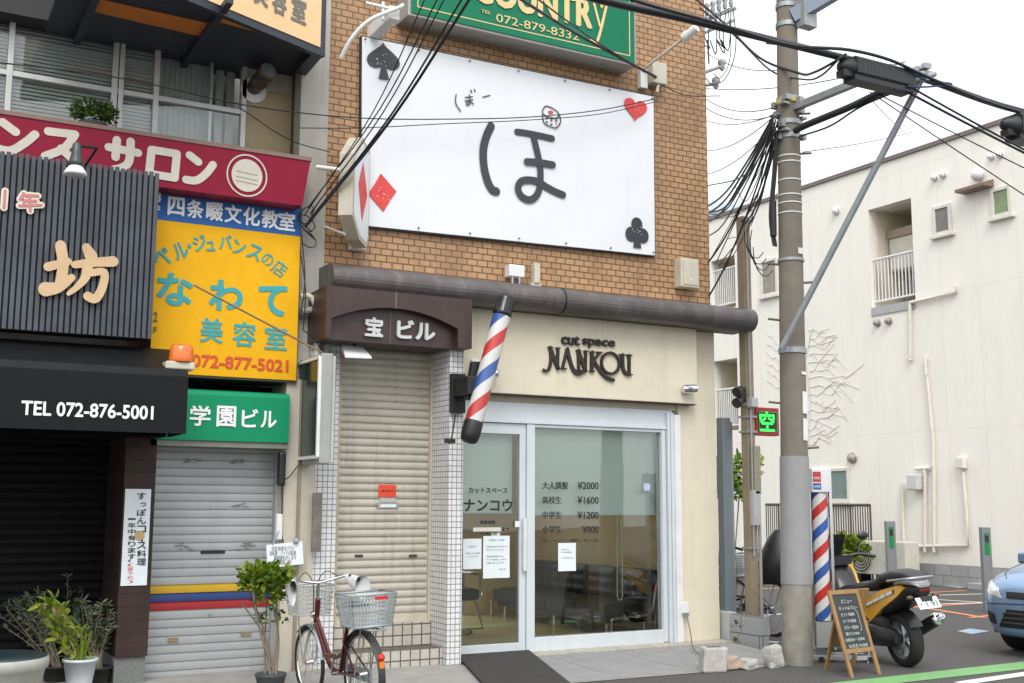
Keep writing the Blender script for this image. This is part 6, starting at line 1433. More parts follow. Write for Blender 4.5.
k = MB()
def rect(mb, x0, z0, x1, z1, h0, h1): mb.prism([fr.at(x0, z0, h0), fr.at(x1, z0, h0), fr.at(x1, z1, h0), fr.at(x0, z1, h0)], fr.n*(h1-h0))
Hf = H_
rect(k, 0, 0, fw_, Hf, -.02, 0); rect(k, W_-fw_, 0, W_, Hf, -.02, 0); rect(k, fw_, Hf-fw_, W_-fw_, Hf, -.02, 0); rect(k, fw_, .22, W_-fw_, .22+fw_, -.02, 0); k.build('front_frame', wdm, S, bevel=.003)
k = MB(); rect(k, fw_+.001, .22+fw_+.001, W_-fw_-.001, Hf-fw_-.001, -.016, -.006); k.build('chalkboard', cbm, S)
k = MB(); b2 = B0; tt = T0-fr.n*.03
fb = Frame(B0, wu, (tt-B0).normalized()-wu*(tt-B0).normalized().dot(wu)); Hb = (tt-B0).length
def rectb(mb, x0, z0, x1, z1, h0, h1): mb.prism([fb.at(x0, z0, h0), fb.at(x1, z0, h0), fb.at(x1, z1, h0), fb.at(x0, z1, h0)], fb.n*(h1-h0))
rectb(k, 0, 0, fw_, Hb, -.02, 0); rectb(k, W_-fw_, 0, W_, Hb, -.02, 0); rectb(k, fw_, .22, W_-fw_, Hb, -.02, -.004); k.build('rear_frame', wdm, S, bevel=.003)
chalk = mat('chalk', (.55, .57, .55), .9, var=.25, scale=40)
random.seed(2); zz_ = Hf-fw_-.05; k = MB()
for s_, u0, u1, hh in (('メニュー', .30, .75, .04), ('カット&ブロー', .14, .92, .035), ('カット ¥2000', .16, .70, .035), ('パーマ ¥4500', .16, .70, .035), ('カラー ¥3500', .16, .72, .035), ('顔そり ¥1000', .16, .70, .03), ('白髪染め・毛染め', .08, .85, .03), ('丸坊主 ¥1500', .14, .90, .035), ('全メニュー', .30, .70, .035), ('ナンコウ', .35, .72, .035)):
    xx0 = fw_+(W_-2*fw_)*u0; xx1 = fw_+(W_-2*fw_)*u1; text(None, fr, s_, (xx0, zz_-hh, xx1, zz_), chalk, bold=.0, depth=.0006, h=-.005, mb=k); zz_ -= hh+.026
stroke(k, fr, [(fw_+(W_-2*fw_)*.78, Hf-.20), (fw_+(W_-2*fw_)*.84, Hf-.22), (fw_+(W_-2*fw_)*.84, Hf-.37), (fw_+(W_-2*fw_)*.78, Hf-.39)], .005, h=-.0045)
k.build('chalk_writing', chalk, S)

# ------------------------------------------------------------------ bicycle
frame_m = mat('maroon_frame', (.085, .012, .013), .35, .3, var=.25, coat=.3); bask_m = mat('grey_basket', (.42, .46, .48), .45, .3, var=.1); bask_w = mat('pale_basket', (.52, .53, .52), .45, .2, var=.1)
def wheel(mb_t, mb_r, mb_s, c, r, tw=.018, ns_=18):
    pts = [c+V((math.cos(t*math.pi/20)*r, 0, math.sin(t*math.pi/20)*r)) for t in range(40)]
    mb_t.tube(pts, tw, 8, closed=True)
    pts = [c+V((math.cos(t*math.pi/20)*(r-.028), 0, math.sin(t*math.pi/20)*(r-.028))) for t in range(40)]
    mb_r.tube(pts, .010, 6, closed=True); mb_r.cyl(c-V((0, .035, 0)), c+V((0, .035, 0)), .022, n=12)
    for i in range(ns_):
        a = i*2*math.pi/ns_; s_ = .03 if i % 2 else -.03
        mb_s.tube([c+V((math.cos(a+.25*(1 if i % 4 < 2 else -1))*.02, s_, math.sin(a+.25)*.02)), c+V((math.cos(a)*(r-.03), 0, math.sin(a)*(r-.03)))], .0022, 4, cap=False)
def basket(mb, c, lx, ly, h, fl=.85, nx=9, ny=10, nz=7, r=.004):
    """open crate of bars, flaring to the top; c = centre of the floor"""
    def q(u, v, t): s_ = fl+(1-fl)*t; return c+V((u*lx/2*s_, v*ly/2*s_, t*h))
    for j in range(nz+1):
        t = j/nz; rr_ = r*(2.0 if j in (0, nz) else 1)
        mb.tube([q(-1, -1, t), q(1, -1, t), q(1, 1, t), q(-1, 1, t)], rr_, 4, closed=True)
    for i in range(nx+1):
        u = -1+2*i/nx
        for v in (-1, 1): mb.tube([q(u, v, 0), q(u, v, 1)], r, 4)
    for i in range(ny+1):
        v = -1+2*i/ny
        for u in (-1, 1): mb.tube([q(u, v, 0), q(u, v, 1)], r, 4)
    for i in range(nx+1): u = -1+2*i/nx; mb.tube([q(u, -1, 0), q(u, 1, 0)], r, 4)
    for i in range(ny+1): v = -1+2*i/ny; mb.tube([q(-1, v, 0), q(1, v, 0)], r, 4)
def bicycle(label, loc, rz, tilt=0.0, fm=frame_m, rear_basket=True, covers=True, seat_hood=False, guard=None):
    S = thing('bicycle', label, 'bicycle', loc, rz or .0001, 'parked bicycles'); S.rotation_euler = (tilt, 0, rz)
    r = .33; A_ = V((0, 0, r)); F_ = V((1.09, 0, .30)); L = dict(parent=S, local=True)
    for nm, c in (('rear_wheel', A_), ('front_wheel', F_)):
        t, ri, sp_ = MB(), MB(), MB(); wheel(t, ri, sp_, c, c.z); w_ = t.build(nm, tyre, **L); ri.build('rim', chrome, w_, local=True); sp_.build('spokes', steel, w_, local=True)['kind'] = 'stuff'
    bb = V((.43, 0, .29)); hd0 = V((.93, 0, .66)); hd1 = V((.89, 0, .86)); st = V((.27, 0, .72))
    k = MB()
    k.tube(crom([tuple(hd0), (.80, 0, .50), (.62, 0, .32), tuple(bb)], 6), .021, 10); k.tube(crom([tuple(hd0+V((-.01, 0, .05))), (.78, 0, .56), (.60, 0, .40), (.38, 0, .45)], 6), .016, 10)
    k.tube([bb, st], .018, 10); k.tube([hd0, hd1], .024, 10)
    for s_ in (-1, 1): k.tube([bb+V((0, .03*s_, 0)), A_+V((0, .06*s_, 0))], .011, 8); k.tube([V((.33, .02*s_, .56)), A_+V((0, .06*s_, 0))], .009, 8)
    k.build('frame', fm, **L)
    k = MB()
    for s_ in (-1, 1): k.tube(crom([tuple(hd0+V((.01, .035*s_, -.02))), (1.00, .055*s_, .5), tuple(F_+V((0, .055*s_, 0)))], 5), .011, 8)
    k.tube([hd0+V((.01, -.04, -.02)), hd0+V((.01, .04, -.02))], .016, 8); k.build('fork', chrome, **L)
    gm = guard or steel
    for nm, c, a0, a1 in (('rear_mudguard', A_, 20, 205), ('front_mudguard', F_, 45, 170)):
        k = MB(); n_ = 22
        for i in range(n_):
            p0, p1 = [math.radians(a0+(a1-a0)*(i+j)/n_) for j in (0, 1)]
            for (y0, y1, d0, d1) in ((-.032, -.015, .02, .032), (-.015, .015, .032, .032), (.015, .032, .032, .02)):
                k.face([c+V((math.cos(p)*(c.z+d), y, math.sin(p)*(c.z+d))) for p, y, d in ((p0, y0, d0), (p0, y1, d1), (p1, y1, d1), (p1, y0, d0))], 0, True)
        k.build(nm, gm if nm == 'rear_mudguard' else steel, **L)
    k = MB(); k.obox(V((-.33, 0, .36)), (.012, 0, .0), (0, .022, 0), (.01, 0, .08)); k.build('white_tail', white_p, **L)
    k = MB(); k.lathe(V((-.335, 0, .50)), [(.028, 0), (.03, .01), (.012, .022)], 14, axis=(-1, 0, .2)); k.build('tail_reflector', mat('red_reflector', (.65, .03, .01), .2), **L)
    k = MB(); k.obox(V((-.345, 0, .445)), (.008, 0, .0), (0, .018, 0), (0, 0, .025)); k.build('orange_reflector', mat('orange_reflector', (.75, .22, .02), .3), **L)
    k = MB(); k.tube([st-V((0.02, 0, .06)), st+V((-.035, 0, .12))], .013, 8); k.build('seat_post', chrome, **L)
    k = MB(); sp0 = st+V((-.05, 0, .14)); prof = [(-.14, .11, .02), (-.09, .115, .035), (0, .085, .035), (.09, .045, .025), (.14, .025, .012)]
    vs = []; n_ = 10
    for x, hw, hh in prof: vs += [sp0+V((x, math.cos(a)*hw, max(-.02, math.sin(a)*hh)+.0)) for a in [math.pi*2*j/n_ for j in range(n_)]]
    k.add(vs, [(i*n_+j, i*n_+(j+1) % n_, (i+1)*n_+(j+1) % n_, (i+1)*n_+j) for i in range(len(prof)-1) for j in range(n_)], 0, True); k.face(vs[:n_][::-1]); k.face(vs[-n_:]); k.build('seat', black, **L)
    stem = V((.865, 0, 1.0)); k = MB(); k.tube([hd1, stem], .013, 8)
    hb = [(.74, .29, 1.03), (.82, .25, 1.05), (.90, .14, 1.02), (.885, .0, 1.0), (.90, -.14, 1.02), (.82, -.25, 1.05), (.74, -.29, 1.03)]
    k.tube(crom(hb, 6), .012, 8); k.build('handlebar', chrome, **L)
    for s_ in (-1, 1):
        k = MB(); k.tube([V((.80, .26*s_, 1.046)), V((.70, .305*s_, 1.018))], .018, 10); k.build('grip', black, **L)
        k = MB(); k.tube(crom([(.86, .2*s_, 1.03), (.93, .1*s_, 1.09), (.95, .02*s_, .98), (.95, .02*s_, .7)], 6), .004, 5); k.build('brake_cable', black, **L)
        if covers:
            k = MB(); n_ = 14; vs = []
            for j, (t, rr_) in enumerate(((0, .028), (.3, .05), (.65, .072), (1, .092))):
                c = V((.83, .24*s_, 1.04)).lerp(V((.67, .325*s_, .955)), t)
                vs += [c+V((.45, .3*s_, 0)).normalized().cross(V((0, 0, 1)))*math.cos(a)*rr_*.72+V((0, 0, 1))*math.sin(a)*rr_*(1.15 if j == 3 else 1)*(1+.12*math.sin(3*a)) for a in [2*math.pi*i/n_ for i in range(n_)]]
            k.add(vs, [(j*n_+i, j*n_+(i+1) % n_, (j+1)*n_+(i+1) % n_, (j+1)*n_+i) for j in range(3) for i in range(n_)], 0, True)
            k.build('grip_cover', mat('white_grip_cover', (.55, .57, .57), .6, var=.1), **L)
    k = MB(); k.sphere(V((.98, 0, .72)), .035, 10); k.build('front_lamp', chrome, **L)
    k = MB(); basket(k, V((1.08, 0, .72)), .25, .35, .25, nx=8, ny=11, nz=7, r=.0035); k.build('front_basket', bask_w, **L)
    k = MB()
    for s_ in (-1, 1): k.tube([F_+V((0, .06*s_, 0)), V((1.12, .09*s_, .72))], .006, 6)
    k.build('basket_stay', steel, **L)
    k = MB()
    for s_ in (-1, 1): k.tube([A_+V((0, .07*s_, 0)), V((-.12, .07*s_, .70))], .007, 6); k.tube([V((.25, .05*s_, .70)), V((-.30, .06*s_, .70))], .007, 6)
    for x in (-.28, -.12, .05): k.tube([V((x, -.06, .70)), V((x, .06, .70))], .006, 6)
    k.build('carrier', steel, **L)
    if rear_basket:
        k = MB(); basket(k, V((-.08, 0, .725)), .30, .40, .25, fl=.82, nx=9, ny=13, nz=8, r=.0045); rb = k.build('rear_basket', bask_m, **L)
        k = MB(); k.obox(V((-.235, -.06, .945)), (.003, 0, 0), (0, .055, 0), (0, 0, .013)); k.build('basket_badge', mat('badge_red', (.55, .02, .05), .4), rb, local=True)
    if seat_hood:
        k = MB(); n_ = 12; vs = []
        for j in range(9):
            t = j/8; rr_ = .23*math.sin(math.pi*min(.98, .12+.85*t))**.7*(1+.10*math.sin(5*t+1))
            vs += [V((-.05+math.cos(a)*rr_*.95-.05*t, math.sin(a)*rr_*.85, .62+.66*t)) for a in [2*math.pi*i/n_ for i in range(n_)]]
        k.add(vs, [(j*n_+i, j*n_+(i+1) % n_, (j+1)*n_+(i+1) % n_, (j+1)*n_+i) for j in range(8) for i in range(n_)], 0, True); k.face(vs[-n_:]); k.build('seat_hood', mat('black_nylon', (.015, .016, .018), .5, var=.3), **L)
    k = MB(); k.obox(V((.25, -.065, .31)), (.27, 0, 0), (0, .012, 0), (0, 0, .055)); k.build('chain_guard', steel, bevel=.02, **L)
    k = MB(); k.tube([bb+V((0, -.1, 0)), bb+V((.05, -.1, -.16))], .010, 6); k.tube([bb+V((0, .08, 0)), bb+V((-.05, .08, .16))], .010, 6); k.tube([bb+V((0, -.1, 0)), bb+V((0, .08, 0))], .015, 8); k.build('crank', chrome, **L)
    for y, x, z in ((-.14, .05, -.16), (.12, -.05, .16)):
        k = MB(); k.obox(bb+V((x, y, z)), (.045, 0, 0), (0, .04, 0), (0, 0, .012)); k.build('pedal', mat('orange_black_pedal', (.10, .04, .02), .5), **L)
    k = MB(); k.tube([A_+V((0, .07, -.02)), A_+V((-.08, .13, -.32))], .009, 6); k.tube([A_+V((0, -.07, -.02)), A_+V((-.08, -.13, -.32))], .009, 6); k.build('stand', steel, **L)
    return S
ra = onZ(363, 717); fa = onZ(306, 699.5)
bk_ = bicycle('maroon town bicycle with a wire basket at each end before the cream shutter', (ra.x, ra.y, 0), math.atan2(fa.y-ra.y, fa.x-ra.x)-R(4), R(-2), guard=mat('dark_mudguard', (.03, .028, .028), .4)); bk_.scale = (.94, .94, .94)
b2 = onZ(770, 622); b3 = onZ(742, 622)
navy_f = mat('navy_frame', (.03, .04, .07), .35, .3); silver_f = mat('silver_frame', (.4, .4, .42), .3, .6)
bicycle('bicycle with a black child seat hood and white mudguard behind the low block wall', (onY(770, 600, 10.95).x, 10.95, 0), R(100), R(3), navy_f, False, False, True, white_p)
bicycle('silver bicycle with pale baskets glimpsed between the steel and timber posts', (onY(736, 580, 11.3).x, 11.3, 0), R(97), R(-2), silver_f, True, True, False)

# ------------------------------------------------------------------ scooter
yel_m = mat('scooter_yellow', (.72, .36, .01), .25, var=.05, coat=.6); blk_m = mat('scooter_black', (.014, .014, .016), .32, var=.2, coat=.2); sil_m = mat('scooter_silver', (.38, .39, .40), .3, .6, var=.1)
sw = onZ(907.5, 666.5)
S = thing('scooter', 'yellow and black maxi scooter parked on its side stand, tail to the street', 'scooter', (sw.x, sw.y, 0), .0001, None)
S.rotation_euler = (R(-5), 0, R(90-16))
L = dict(parent=S, local=True)
def loft(secs, m, name, par=None, n=16, cap=True, sq=.7, **kw):
    """secs: (x, z centre, half height, half width, y centre)"""
    k = MB(); vs = []
    for x, zc, hh, hw, yc in secs:
        for i in range(n):
            a = 2*math.pi*i/n; c_, s_ = math.cos(a), math.sin(a)
            vs.append(V((x, yc+math.copysign(abs(c_)**sq, c_)*hw, zc+math.copysign(abs(s_)**sq, s_)*hh)))
    k.add(vs, [(j*n+i, j*n+(i+1) % n, (j+1)*n+(i+1) % n, (j+1)*n+i) for j in range(len(secs)-1) for i in range(n)], 0, True)
    if cap: k.face(vs[:n][::-1]); k.face(vs[-n:])
    return k.build(name, m, par or S, local=True, **kw)
def mwheel(nm, c, r, w_):
    k = MB(); k.lathe(c, [(r*.70, -w_*.36), (r*.84, -w_*.48), (r*.94, -w_*.44), (r, -w_*.2), (r*1.005, 0), (r, w_*.2), (r*.94, w_*.44), (r*.84, w_*.48), (r*.70, w_*.36)], 36, axis=(0, 1, 0), cap=False); W0 = k.build(nm, tyre, **L)
    k = MB()
    k.lathe(c, [(r*.71, -w_*.36), (r*.66, -w_*.34), (r*.60, 0), (r*.66, w_*.34), (r*.71, w_*.36)], 36, axis=(0, 1, 0), cap=False); k.lathe(c, [(.05, -w_*.4), (.05, w_*.4)], 16, axis=(0, 1, 0))
    for i in range(5):
        for d in (-.12, .12):
            a = i*2*math.pi/5+d; k.beam(c+V((math.cos(a)*.04, 0, math.sin(a)*.04)), c+V((math.cos(a-d*.3)*r*.66, 0, math.sin(a-d*.3)*r*.66)), .035, .018, up=(0, 1, 0))
    k.build('rim', sil_m, W0, local=True)
    k = MB(); k.lathe(c, [(.04, w_*.42), (.105, w_*.42), (.105, w_*.46), (.04, w_*.46)], 24, axis=(0, 1, 0), cap=False); k.build('brake_disc', steel, W0, local=True)
rW, fW = V((0, 0, .262)), V((1.50, 0, .262))
mwheel('rear_wheel', rW, .262, .145); mwheel('front_wheel', fW, .262, .12)
# swing arm / engine, left side visible
loft([(-.12, .30, .05, .05, .13), (-.04, .30, .09, .06, .135), (.22, .30, .11, .07, .14), (.48, .30, .13, .09, .13), (.62, .31, .09, .08, .10)], blk_m, 'engine_cover')
loft([(.1, .42, .05, .05, .12), (.15, .43, .07, .06, .12), (.45, .44, .07, .06, .12), (.52, .43, .05, .05, .12)], mat('air_box', (.025, .025, .026), .6), 'air_box')
loft([(.35, .36, .13, .17, 0), (.6, .34, .15, .2, 0), (.95, .34, .14, .22, 0), (1.10, .40, .16, .19, 0)], blk_m, 'under_body')
k = MB()
for i in range(14):
    p0, p1 = [math.radians(35+115*(i+j)/14) for j in (0, 1)]
    k.face([rW+V((math.cos(p)*.295, y, math.sin(p)*.295)) for p, y in ((p0, -.07), (p0, .07), (p1, .07), (p1, -.07))], 0, True)
k.build('rear_hugger', blk_m, **L)
# body panels
for s_ in (1, -1):
    k = MB(); prof = [(-.33, .80), (-.22, .82), (.05, .76), (.35, .66), (.62, .55), (.66, .42), (.45, .37), (.26, .45), (.06, .58), (-.2, .71)]
    pts = [V((x, s_*(.145+.05*(.8-z)+.02*math.sin((x+.3)*3)), z)) for x, z in prof]; k.prism(pts, V((0, -s_*.05, 0))); sp_ = k.build('side_panel', yel_m, bevel=.014, seg=3, **L)
    k = MB()
    for i in range(4):
        x0 = -.15+.125*i; z0 = .752-.042*i; k.prism([V((x, s_*(.158+.05*(.8-z)+.02*math.sin((x+.3)*3)), z)) for x, z in ((x0, z0-.012), (x0+.10, z0-.046), (x0+.10, z0-.014), (x0, z0+.018))], V((0, -s_*.02, 0)))
    k.build('vent_slots', white_p, sp_, local=True)
    k = MB(); k.prism([V((x, s_*(.153+.05*(.8-z)+.02*math.sin((x+.3)*3)), z)) for x, z in ((-.17, .742), (.38, .562), (.38, .600), (-.17, .780))], V((0, -s_*.02, 0))); k.build('black_band', blk_m, sp_, local=True)
loft([(-.44, .78, .05, .075, 0), (-.36, .77, .075, .12, 0), (-.15, .70, .11, .15, 0), (.10, .62, .12, .16, 0), (.40, .54, .13, .17, 0)], blk_m, 'tail_body')
loft([(-.46, .82, .012, .06, 0), (-.40, .85, .03, .11, 0), (-.25, .86, .035, .13, 0), (-.14, .83, .02, .13, 0)], sil_m, 'tail_cowl')
loft([(-.40, .885, .015, .08, 0), (-.30, .91, .045, .13, 0), (-.10, .905, .06, .155, 0), (.08, .87, .06, .16, 0), (.16, .82, .055, .165, 0), (.35, .77, .055, .17, 0), (.58, .75, .05, .15, 0), (.72, .74, .03, .10, 0)], mat('scooter_seat', (.02, .02, .022), .45, bump=.1), 'seat')
k = MB(); k.tube(crom([(-.1, .17, .86), (-.35, .16, .89), (-.43, .09, .90), (-.43, -.09, .90), (-.35, -.16, .89), (-.1, -.17, .86)], 5), .013, 8); k.build('grab_rail', sil_m, **L)
k = MB(); k.obox(V((-.462, 0, .78)), (.008, 0, 0), (0, .06, 0), (0, 0, .016)); k.build('tail_light', mat('tail_red', (.12, .012, .012), .2), bevel=.006, **L)
for s_ in (-1, 1): k = MB(); k.sphere(V((-.42, .14*s_, .72)), .028, 10, sc3=(1, 1.4, .8)); k.build('indicator', mat('indicator_smoked', (.10, .06, .03), .2), **L)
k = MB(); k.obox(V((-.40, 0, .69)), (.09, 0, -.01), (0, .06, 0), (.005, 0, .03)); k.build('rear_fender', blk_m, **L)
P0 = V((-.50, .0, .665)); pn = V((-.8, 0, .6)); pu = V((.6, 0, .8))
k = MB(); k.obox(P0, pn*.003, (0, .115, 0), pu*.062); pl_ = k.build('licence_plate', mat('plate_white', (.72, .73, .72), .4), **L)
fr = Frame(P0+pn*.0035, (0, -1, 0), pu); text(pl_, fr, '大阪', (-.05, .025, .05, .05), mat('plate_green', (.02, .14, .06), .5), depth=.0005, h=.0005); text(pl_, fr, '・1 91', (-.09, -.045, .09, .018), mat('plate_green', (0, 0, 0)), bold=.02, depth=.0005, h=.0005)
for o_ in [c for c in pl_.children]:
    pass
# exhaust on the right
ed = V((-.84, -.16, .42)).normalized(); e0 = V((.08, -.19, .31))
k = MB(); k.lathe(e0, [(.03, -.2), (.045, -.05), (.06, 0), (.065, .03), (.065, .30), (.055, .33)], 18, axis=ed); k.build('exhaust', blk_m, **L)
k = MB(); k.lathe(e0, [(.062, .331), (.062, .36), (.045, .375), (.032, .38), (.032, .43), (.026, .43), (.026, .38)], 18, axis=ed); k.build('exhaust_tip', chrome, **L)
# front
for s_ in (1, -1):
    k = MB(); pts = [V((x, s_*(.20-.10*max(0, x-1.25)), z)) for x, z in ((.98, .40), (1.10, .72), (1.24, .98), (1.45, .93), (1.62, .72), (1.50, .56), (1.22, .48))]; k.prism(pts, V((0, -s_*.05, 0))); k.build('front_fairing', yel_m, bevel=.014, seg=3, **L)
loft([(1.0, .55, .18, .15, 0), (1.12, .70, .24, .17, 0), (1.25, .82, .17, .16, 0), (1.50, .80, .12, .13, 0), (1.66, .72, .04, .06, 0)], blk_m, 'leg_shield')
loft([(1.28, .47, .02, .05, 0), (1.38, .53, .03, .075, 0), (1.56, .53, .03, .07, 0), (1.72, .43, .03, .05, 0)], yel_m, 'front_mudguard')
k = MB()
for s_ in (-1, 1): k.tube([V((1.22, .085*s_, .75)), fW+V((0, .085*s_, 0))], .022, 10)
k.build('fork', sil_m, **L)
k = MB(); g = []
for j in range(7):
    for i in range(7): u, v = -1+i/3, j/6; g.append(V((1.50-.30*v-.06*u*u, u*(.15-.03*v), .90+.36*v)))
k.add(g, [(j*7+i, j*7+i+1, (j+1)*7+i+1, (j+1)*7+i) for j in range(6) for i in range(6)], 0, True); k.build('windscreen', mat('smoked_screen', (.03, .032, .035), .1, coat=.5), **L)
k = MB(); k.tube(crom([(1.02, .36, 1.0), (1.10, .22, 1.04), (1.15, 0, 1.0), (1.10, -.22, 1.04), (1.02, -.36, 1.0)], 5), .014, 8); k.obox(V((1.15, 0, .99)), (.07, 0, 0), (0, .12, 0), (0, 0, .05)); k.build('handlebar', blk_m, **L)
for s_ in (-1, 1):
    k = MB(); k.tube([V((1.08, .25*s_, 1.035)), V((1.01, .38*s_, 1.0))], .02, 10); k.build('grip', black, **L)
    k = MB(); k.tube([V((1.10, .22*s_, 1.04)), V((1.14, .30*s_, 1.2))], .008, 6); k.sphere(V((1.13, .32*s_, 1.23)), .07, 12, sc3=(.35, 1.0, .65)); k.build('mirror', blk_m, **L)
k = MB(); k.tube([V((.45, .12, .22)), V((.30, .26, .0))], .014, 8); k.build('side_stand', steel, **L)

# ------------------------------------------------------------------ blue hatchback
hv = V((-.995, -.10, 0)).normalized(); CA = onZ(993, 636, .2); CA = V((CA.x, CA.y, 0))-hv*.72-V((hv.y, -hv.x, 0))*.62; hd = math.atan2(hv.y, hv.x)
S = thing('blue_hatchback', 'light blue hatchback entering from the right edge, nose and headlight showing', 'car', CA, .0001)
S.rotation_euler = (0, 0, hd)
L = dict(parent=S, local=True)
cb = mat('car_blue_paint', (.17, .28, .44), .28, .35, var=.03, coat=.8); cg = mat('car_dark_glass', (.012, .015, .018), .06); cbk = mat('car_black_trim', (.012, .012, .013), .5)
# body shell: origin under the front axle, +x forward
def carsec(x, zb, zs, zt, wb, ws, wt): return x, [(0, zb), (wb*.8, zb), (wb, zb+.05), (ws, zb+.22), (ws+.0, zs-.08), (ws-.03, zs), (wt+.02, zt-.05), (wt*.85, zt-.005), (0, zt)]
secs = [carsec(.80, .28, .55, .62, .30, .34, .25), carsec(.76, .22, .62, .70, .56, .60, .45), carsec(.66, .20, .70, .80, .68, .74, .60), carsec(.45, .19, .80, .90, .72, .81, .66), carsec(.1, .19, .86, .97, .73, .845, .70), carsec(-.35, .19, .90, 1.02, .74, .85, .72),
        carsec(-.9, .19, .92, 1.38, .75, .85, .58), carsec(-1.4, .19, .93, 1.49, .75, .85, .58), carsec(-2.2, .19, .94, 1.50, .75, .85, .58), carsec(-2.8, .19, .95, 1.44, .74, .83, .54), carsec(-3.05, .22, .96, 1.15, .70, .79, .60), carsec(-3.14, .30, .9, 1.0, .60, .72, .58)]
vs = []; m_ = len(secs[0][1])
for x, p in secs: vs += [V((x, -y, z)) for y, z in p[::-1][:-1]] + [V((x, y, z)) for y, z in p[:]]
n_ = 2*m_-1; fs = []; k = MB(); k.v = vs
for j in range(len(secs)-1):
    for i in range(n_-1):
        mi = 0
        zc = sum(vs[q].z for q in (j*n_+i, j*n_+i+1, (j+1)*n_+i, (j+1)*n_+i+1))/4
        ii = min(i, n_-2-i)
        if 5 <= j <= 9 and ii == 2: mi = 1
        if j == 5 and ii <= 2: mi = 1
        if j == 9 and ii <= 1: mi = 1
        k.f.append([j*n_+i, j*n_+i+1, (j+1)*n_+i+1, (j+1)*n_+i]); k.mi.append(mi); k.sm.append(True)
k.f.append(list(range(n_))[::-1]); k.mi.append(0); k.sm.append(False); k.f.append([(len(secs)-1)*n_+i for i in range(n_)]); k.mi.append(0); k.sm.append(False)
body = k.build('body', [cb, cg], sub=2, **L)
from mathutils.bvhtree import BVHTree
bpy.context.view_layer.update(); BV = BVHTree.FromObject(body, bpy.context.evaluated_depsgraph_get())
def hit(p, d, off):
    d = V(d).normalized(); p = V(p)-d*3; loc, nrm_, i_, t_ = BV.ray_cast(p, d)
    if loc is None: return V(p)+d*3
    if nrm_.dot(d) > 0: nrm_ = -nrm_
    return loc+nrm_*off
def patch(quad, d, off, m, name, nu=10, nv=6, par=None, thick=.0):
    a, b, c, e = [V(q) for q in quad]; g = []
    for i in range(nu+1):
        for j in range(nv+1):
            u, v = i/nu, j/nv; g.append(hit((a*(1-u)+b*u)*(1-v)+(e*(1-u)+c*u)*v, d, off+(.012*math.sin(math.pi*u)*math.sin(math.pi*v) if thick else 0)))
    q = MB(); q.add(g, [(i*(nv+1)+j, (i+1)*(nv+1)+j, (i+1)*(nv+1)+j+1, i*(nv+1)+j+1) for i in range(nu) for j in range(nv)], 0, True)
    return q.build(name, m, par or S, local=True)
def seam(pts, d, name='panel_gap'):
    q = MB(); q.tube([hit(p, d, .001) for p in crom(pts, 8)], .005, 5); return q.build(name, cbk, **L)
for s_ in (-1, 1):
    hd_ = (-1, -.75*s_, -.12)
    hl = patch([(.7, .40*s_, .60), (.35, .84*s_, .66), (.25, .84*s_, .84), (.62, .47*s_, .70)], hd_, .004, mat('headlight_lens', (.55, .57, .57), .06, .3, var=.5, scale=22, coat=1), 'headlight', thick=1)
    patch([(.5, .66*s_, .665), (.42, .76*s_, .69), (.40, .76*s_, .74), (.48, .66*s_, .72)], hd_, .020, mat('amber_lamp', (.7, .30, .05), .2), 'amber_lamp', 4, 4, hl)
    patch([(.7, .52*s_, .33), (.6, .68*s_, .35), (.6, .66*s_, .47), (.7, .54*s_, .44)], (-1, -.4*s_, 0), .003, cbk, 'fog_recess')
    seam([(.60, .50*s_, 1.2), (.40, .62*s_, 1.2), (.0, .66*s_, 1.2), (-.3, .68*s_, 1.2)], (0, 0, -1))
    seam([(-.36, s_, .30), (-.38, s_, .60), (-.42, s_, .86)], (0, -s_, 0)); seam([(-1.5, s_, .25), (-1.5, s_, .6), (-1.45, s_, .9)], (0, -s_, 0))
    k = MB(); k.obox(V((-.55, s_*.95, .98)), (.05, 0, 0), (0, .10, 0), (0, 0, .065)); k.build('mirror', cb, bevel=.03, seg=3, **L)
patch([(.8, -.52, .31), (.8, .52, .31), (.8, .40, .50), (.8, -.40, .50)], (-1, 0, 0), .004, cbk, 'lower_grille', 20, 6)
patch([(.8, -.40, .61), (.8, .40, .61), (.8, .42, .68), (.8, -.42, .68)], (-1, 0, 0), .004, cbk, 'upper_grille', 20, 5)
for z in (.36, .41, .46): q = MB(); q.tube([hit((.8, y*.05-.45, z), (-1, 0, 0), .008) for y in range(19)], .008, 5); q.build('grille_bar', mat('grille_grey', (.05, .05, .055), .4), **L)
seam([(.8, -.70, .54), (.8, -.3, .56), (.8, .3, .56), (.8, .70, .54)], (-1, 0, 0))
c = hit((.8, 0, .64), (-1, 0, 0), .006); k = MB(); k.lathe(c, [(.0, 0), (.055, .0), (.05, .012), (.0, .016)], 20, axis=(1, 0, .2), cap=False); k.build('front_emblem', chrome, **L)
k = MB(); c = hit((.8, 0, .55), (-1, 0, 0), .012); k.obox(c, (.006, 0, 0), (0, .165, 0), (0, 0, .082)); k.build('licence_plate', mat('plate_white', (0, 0, 0)), **L)
def cwheel(c, s_):
    k = MB(); r, w_ = .30, .19; k.lathe(c, [(r*.68, -w_/2), (r*.93, -w_/2), (r, -w_*.36), (r, w_*.36), (r*.93, w_/2), (r*.68, w_/2)], 32, axis=(0, 1, 0)); W0 = k.build('wheel', tyre, **L)
    k = MB(); k.lathe(c+V((0, s_*w_*.5, 0)), [(r*.69, 0), (r*.66, .008), (.05, .012), (.0, .014)], 28, axis=(0, s_, 0), cap=False); k.build('rim', sil_m, W0, local=True)
for x in (0, -2.5):
    for s_ in (-1, 1): cwheel(V((x, .74*s_, .30)), s_)
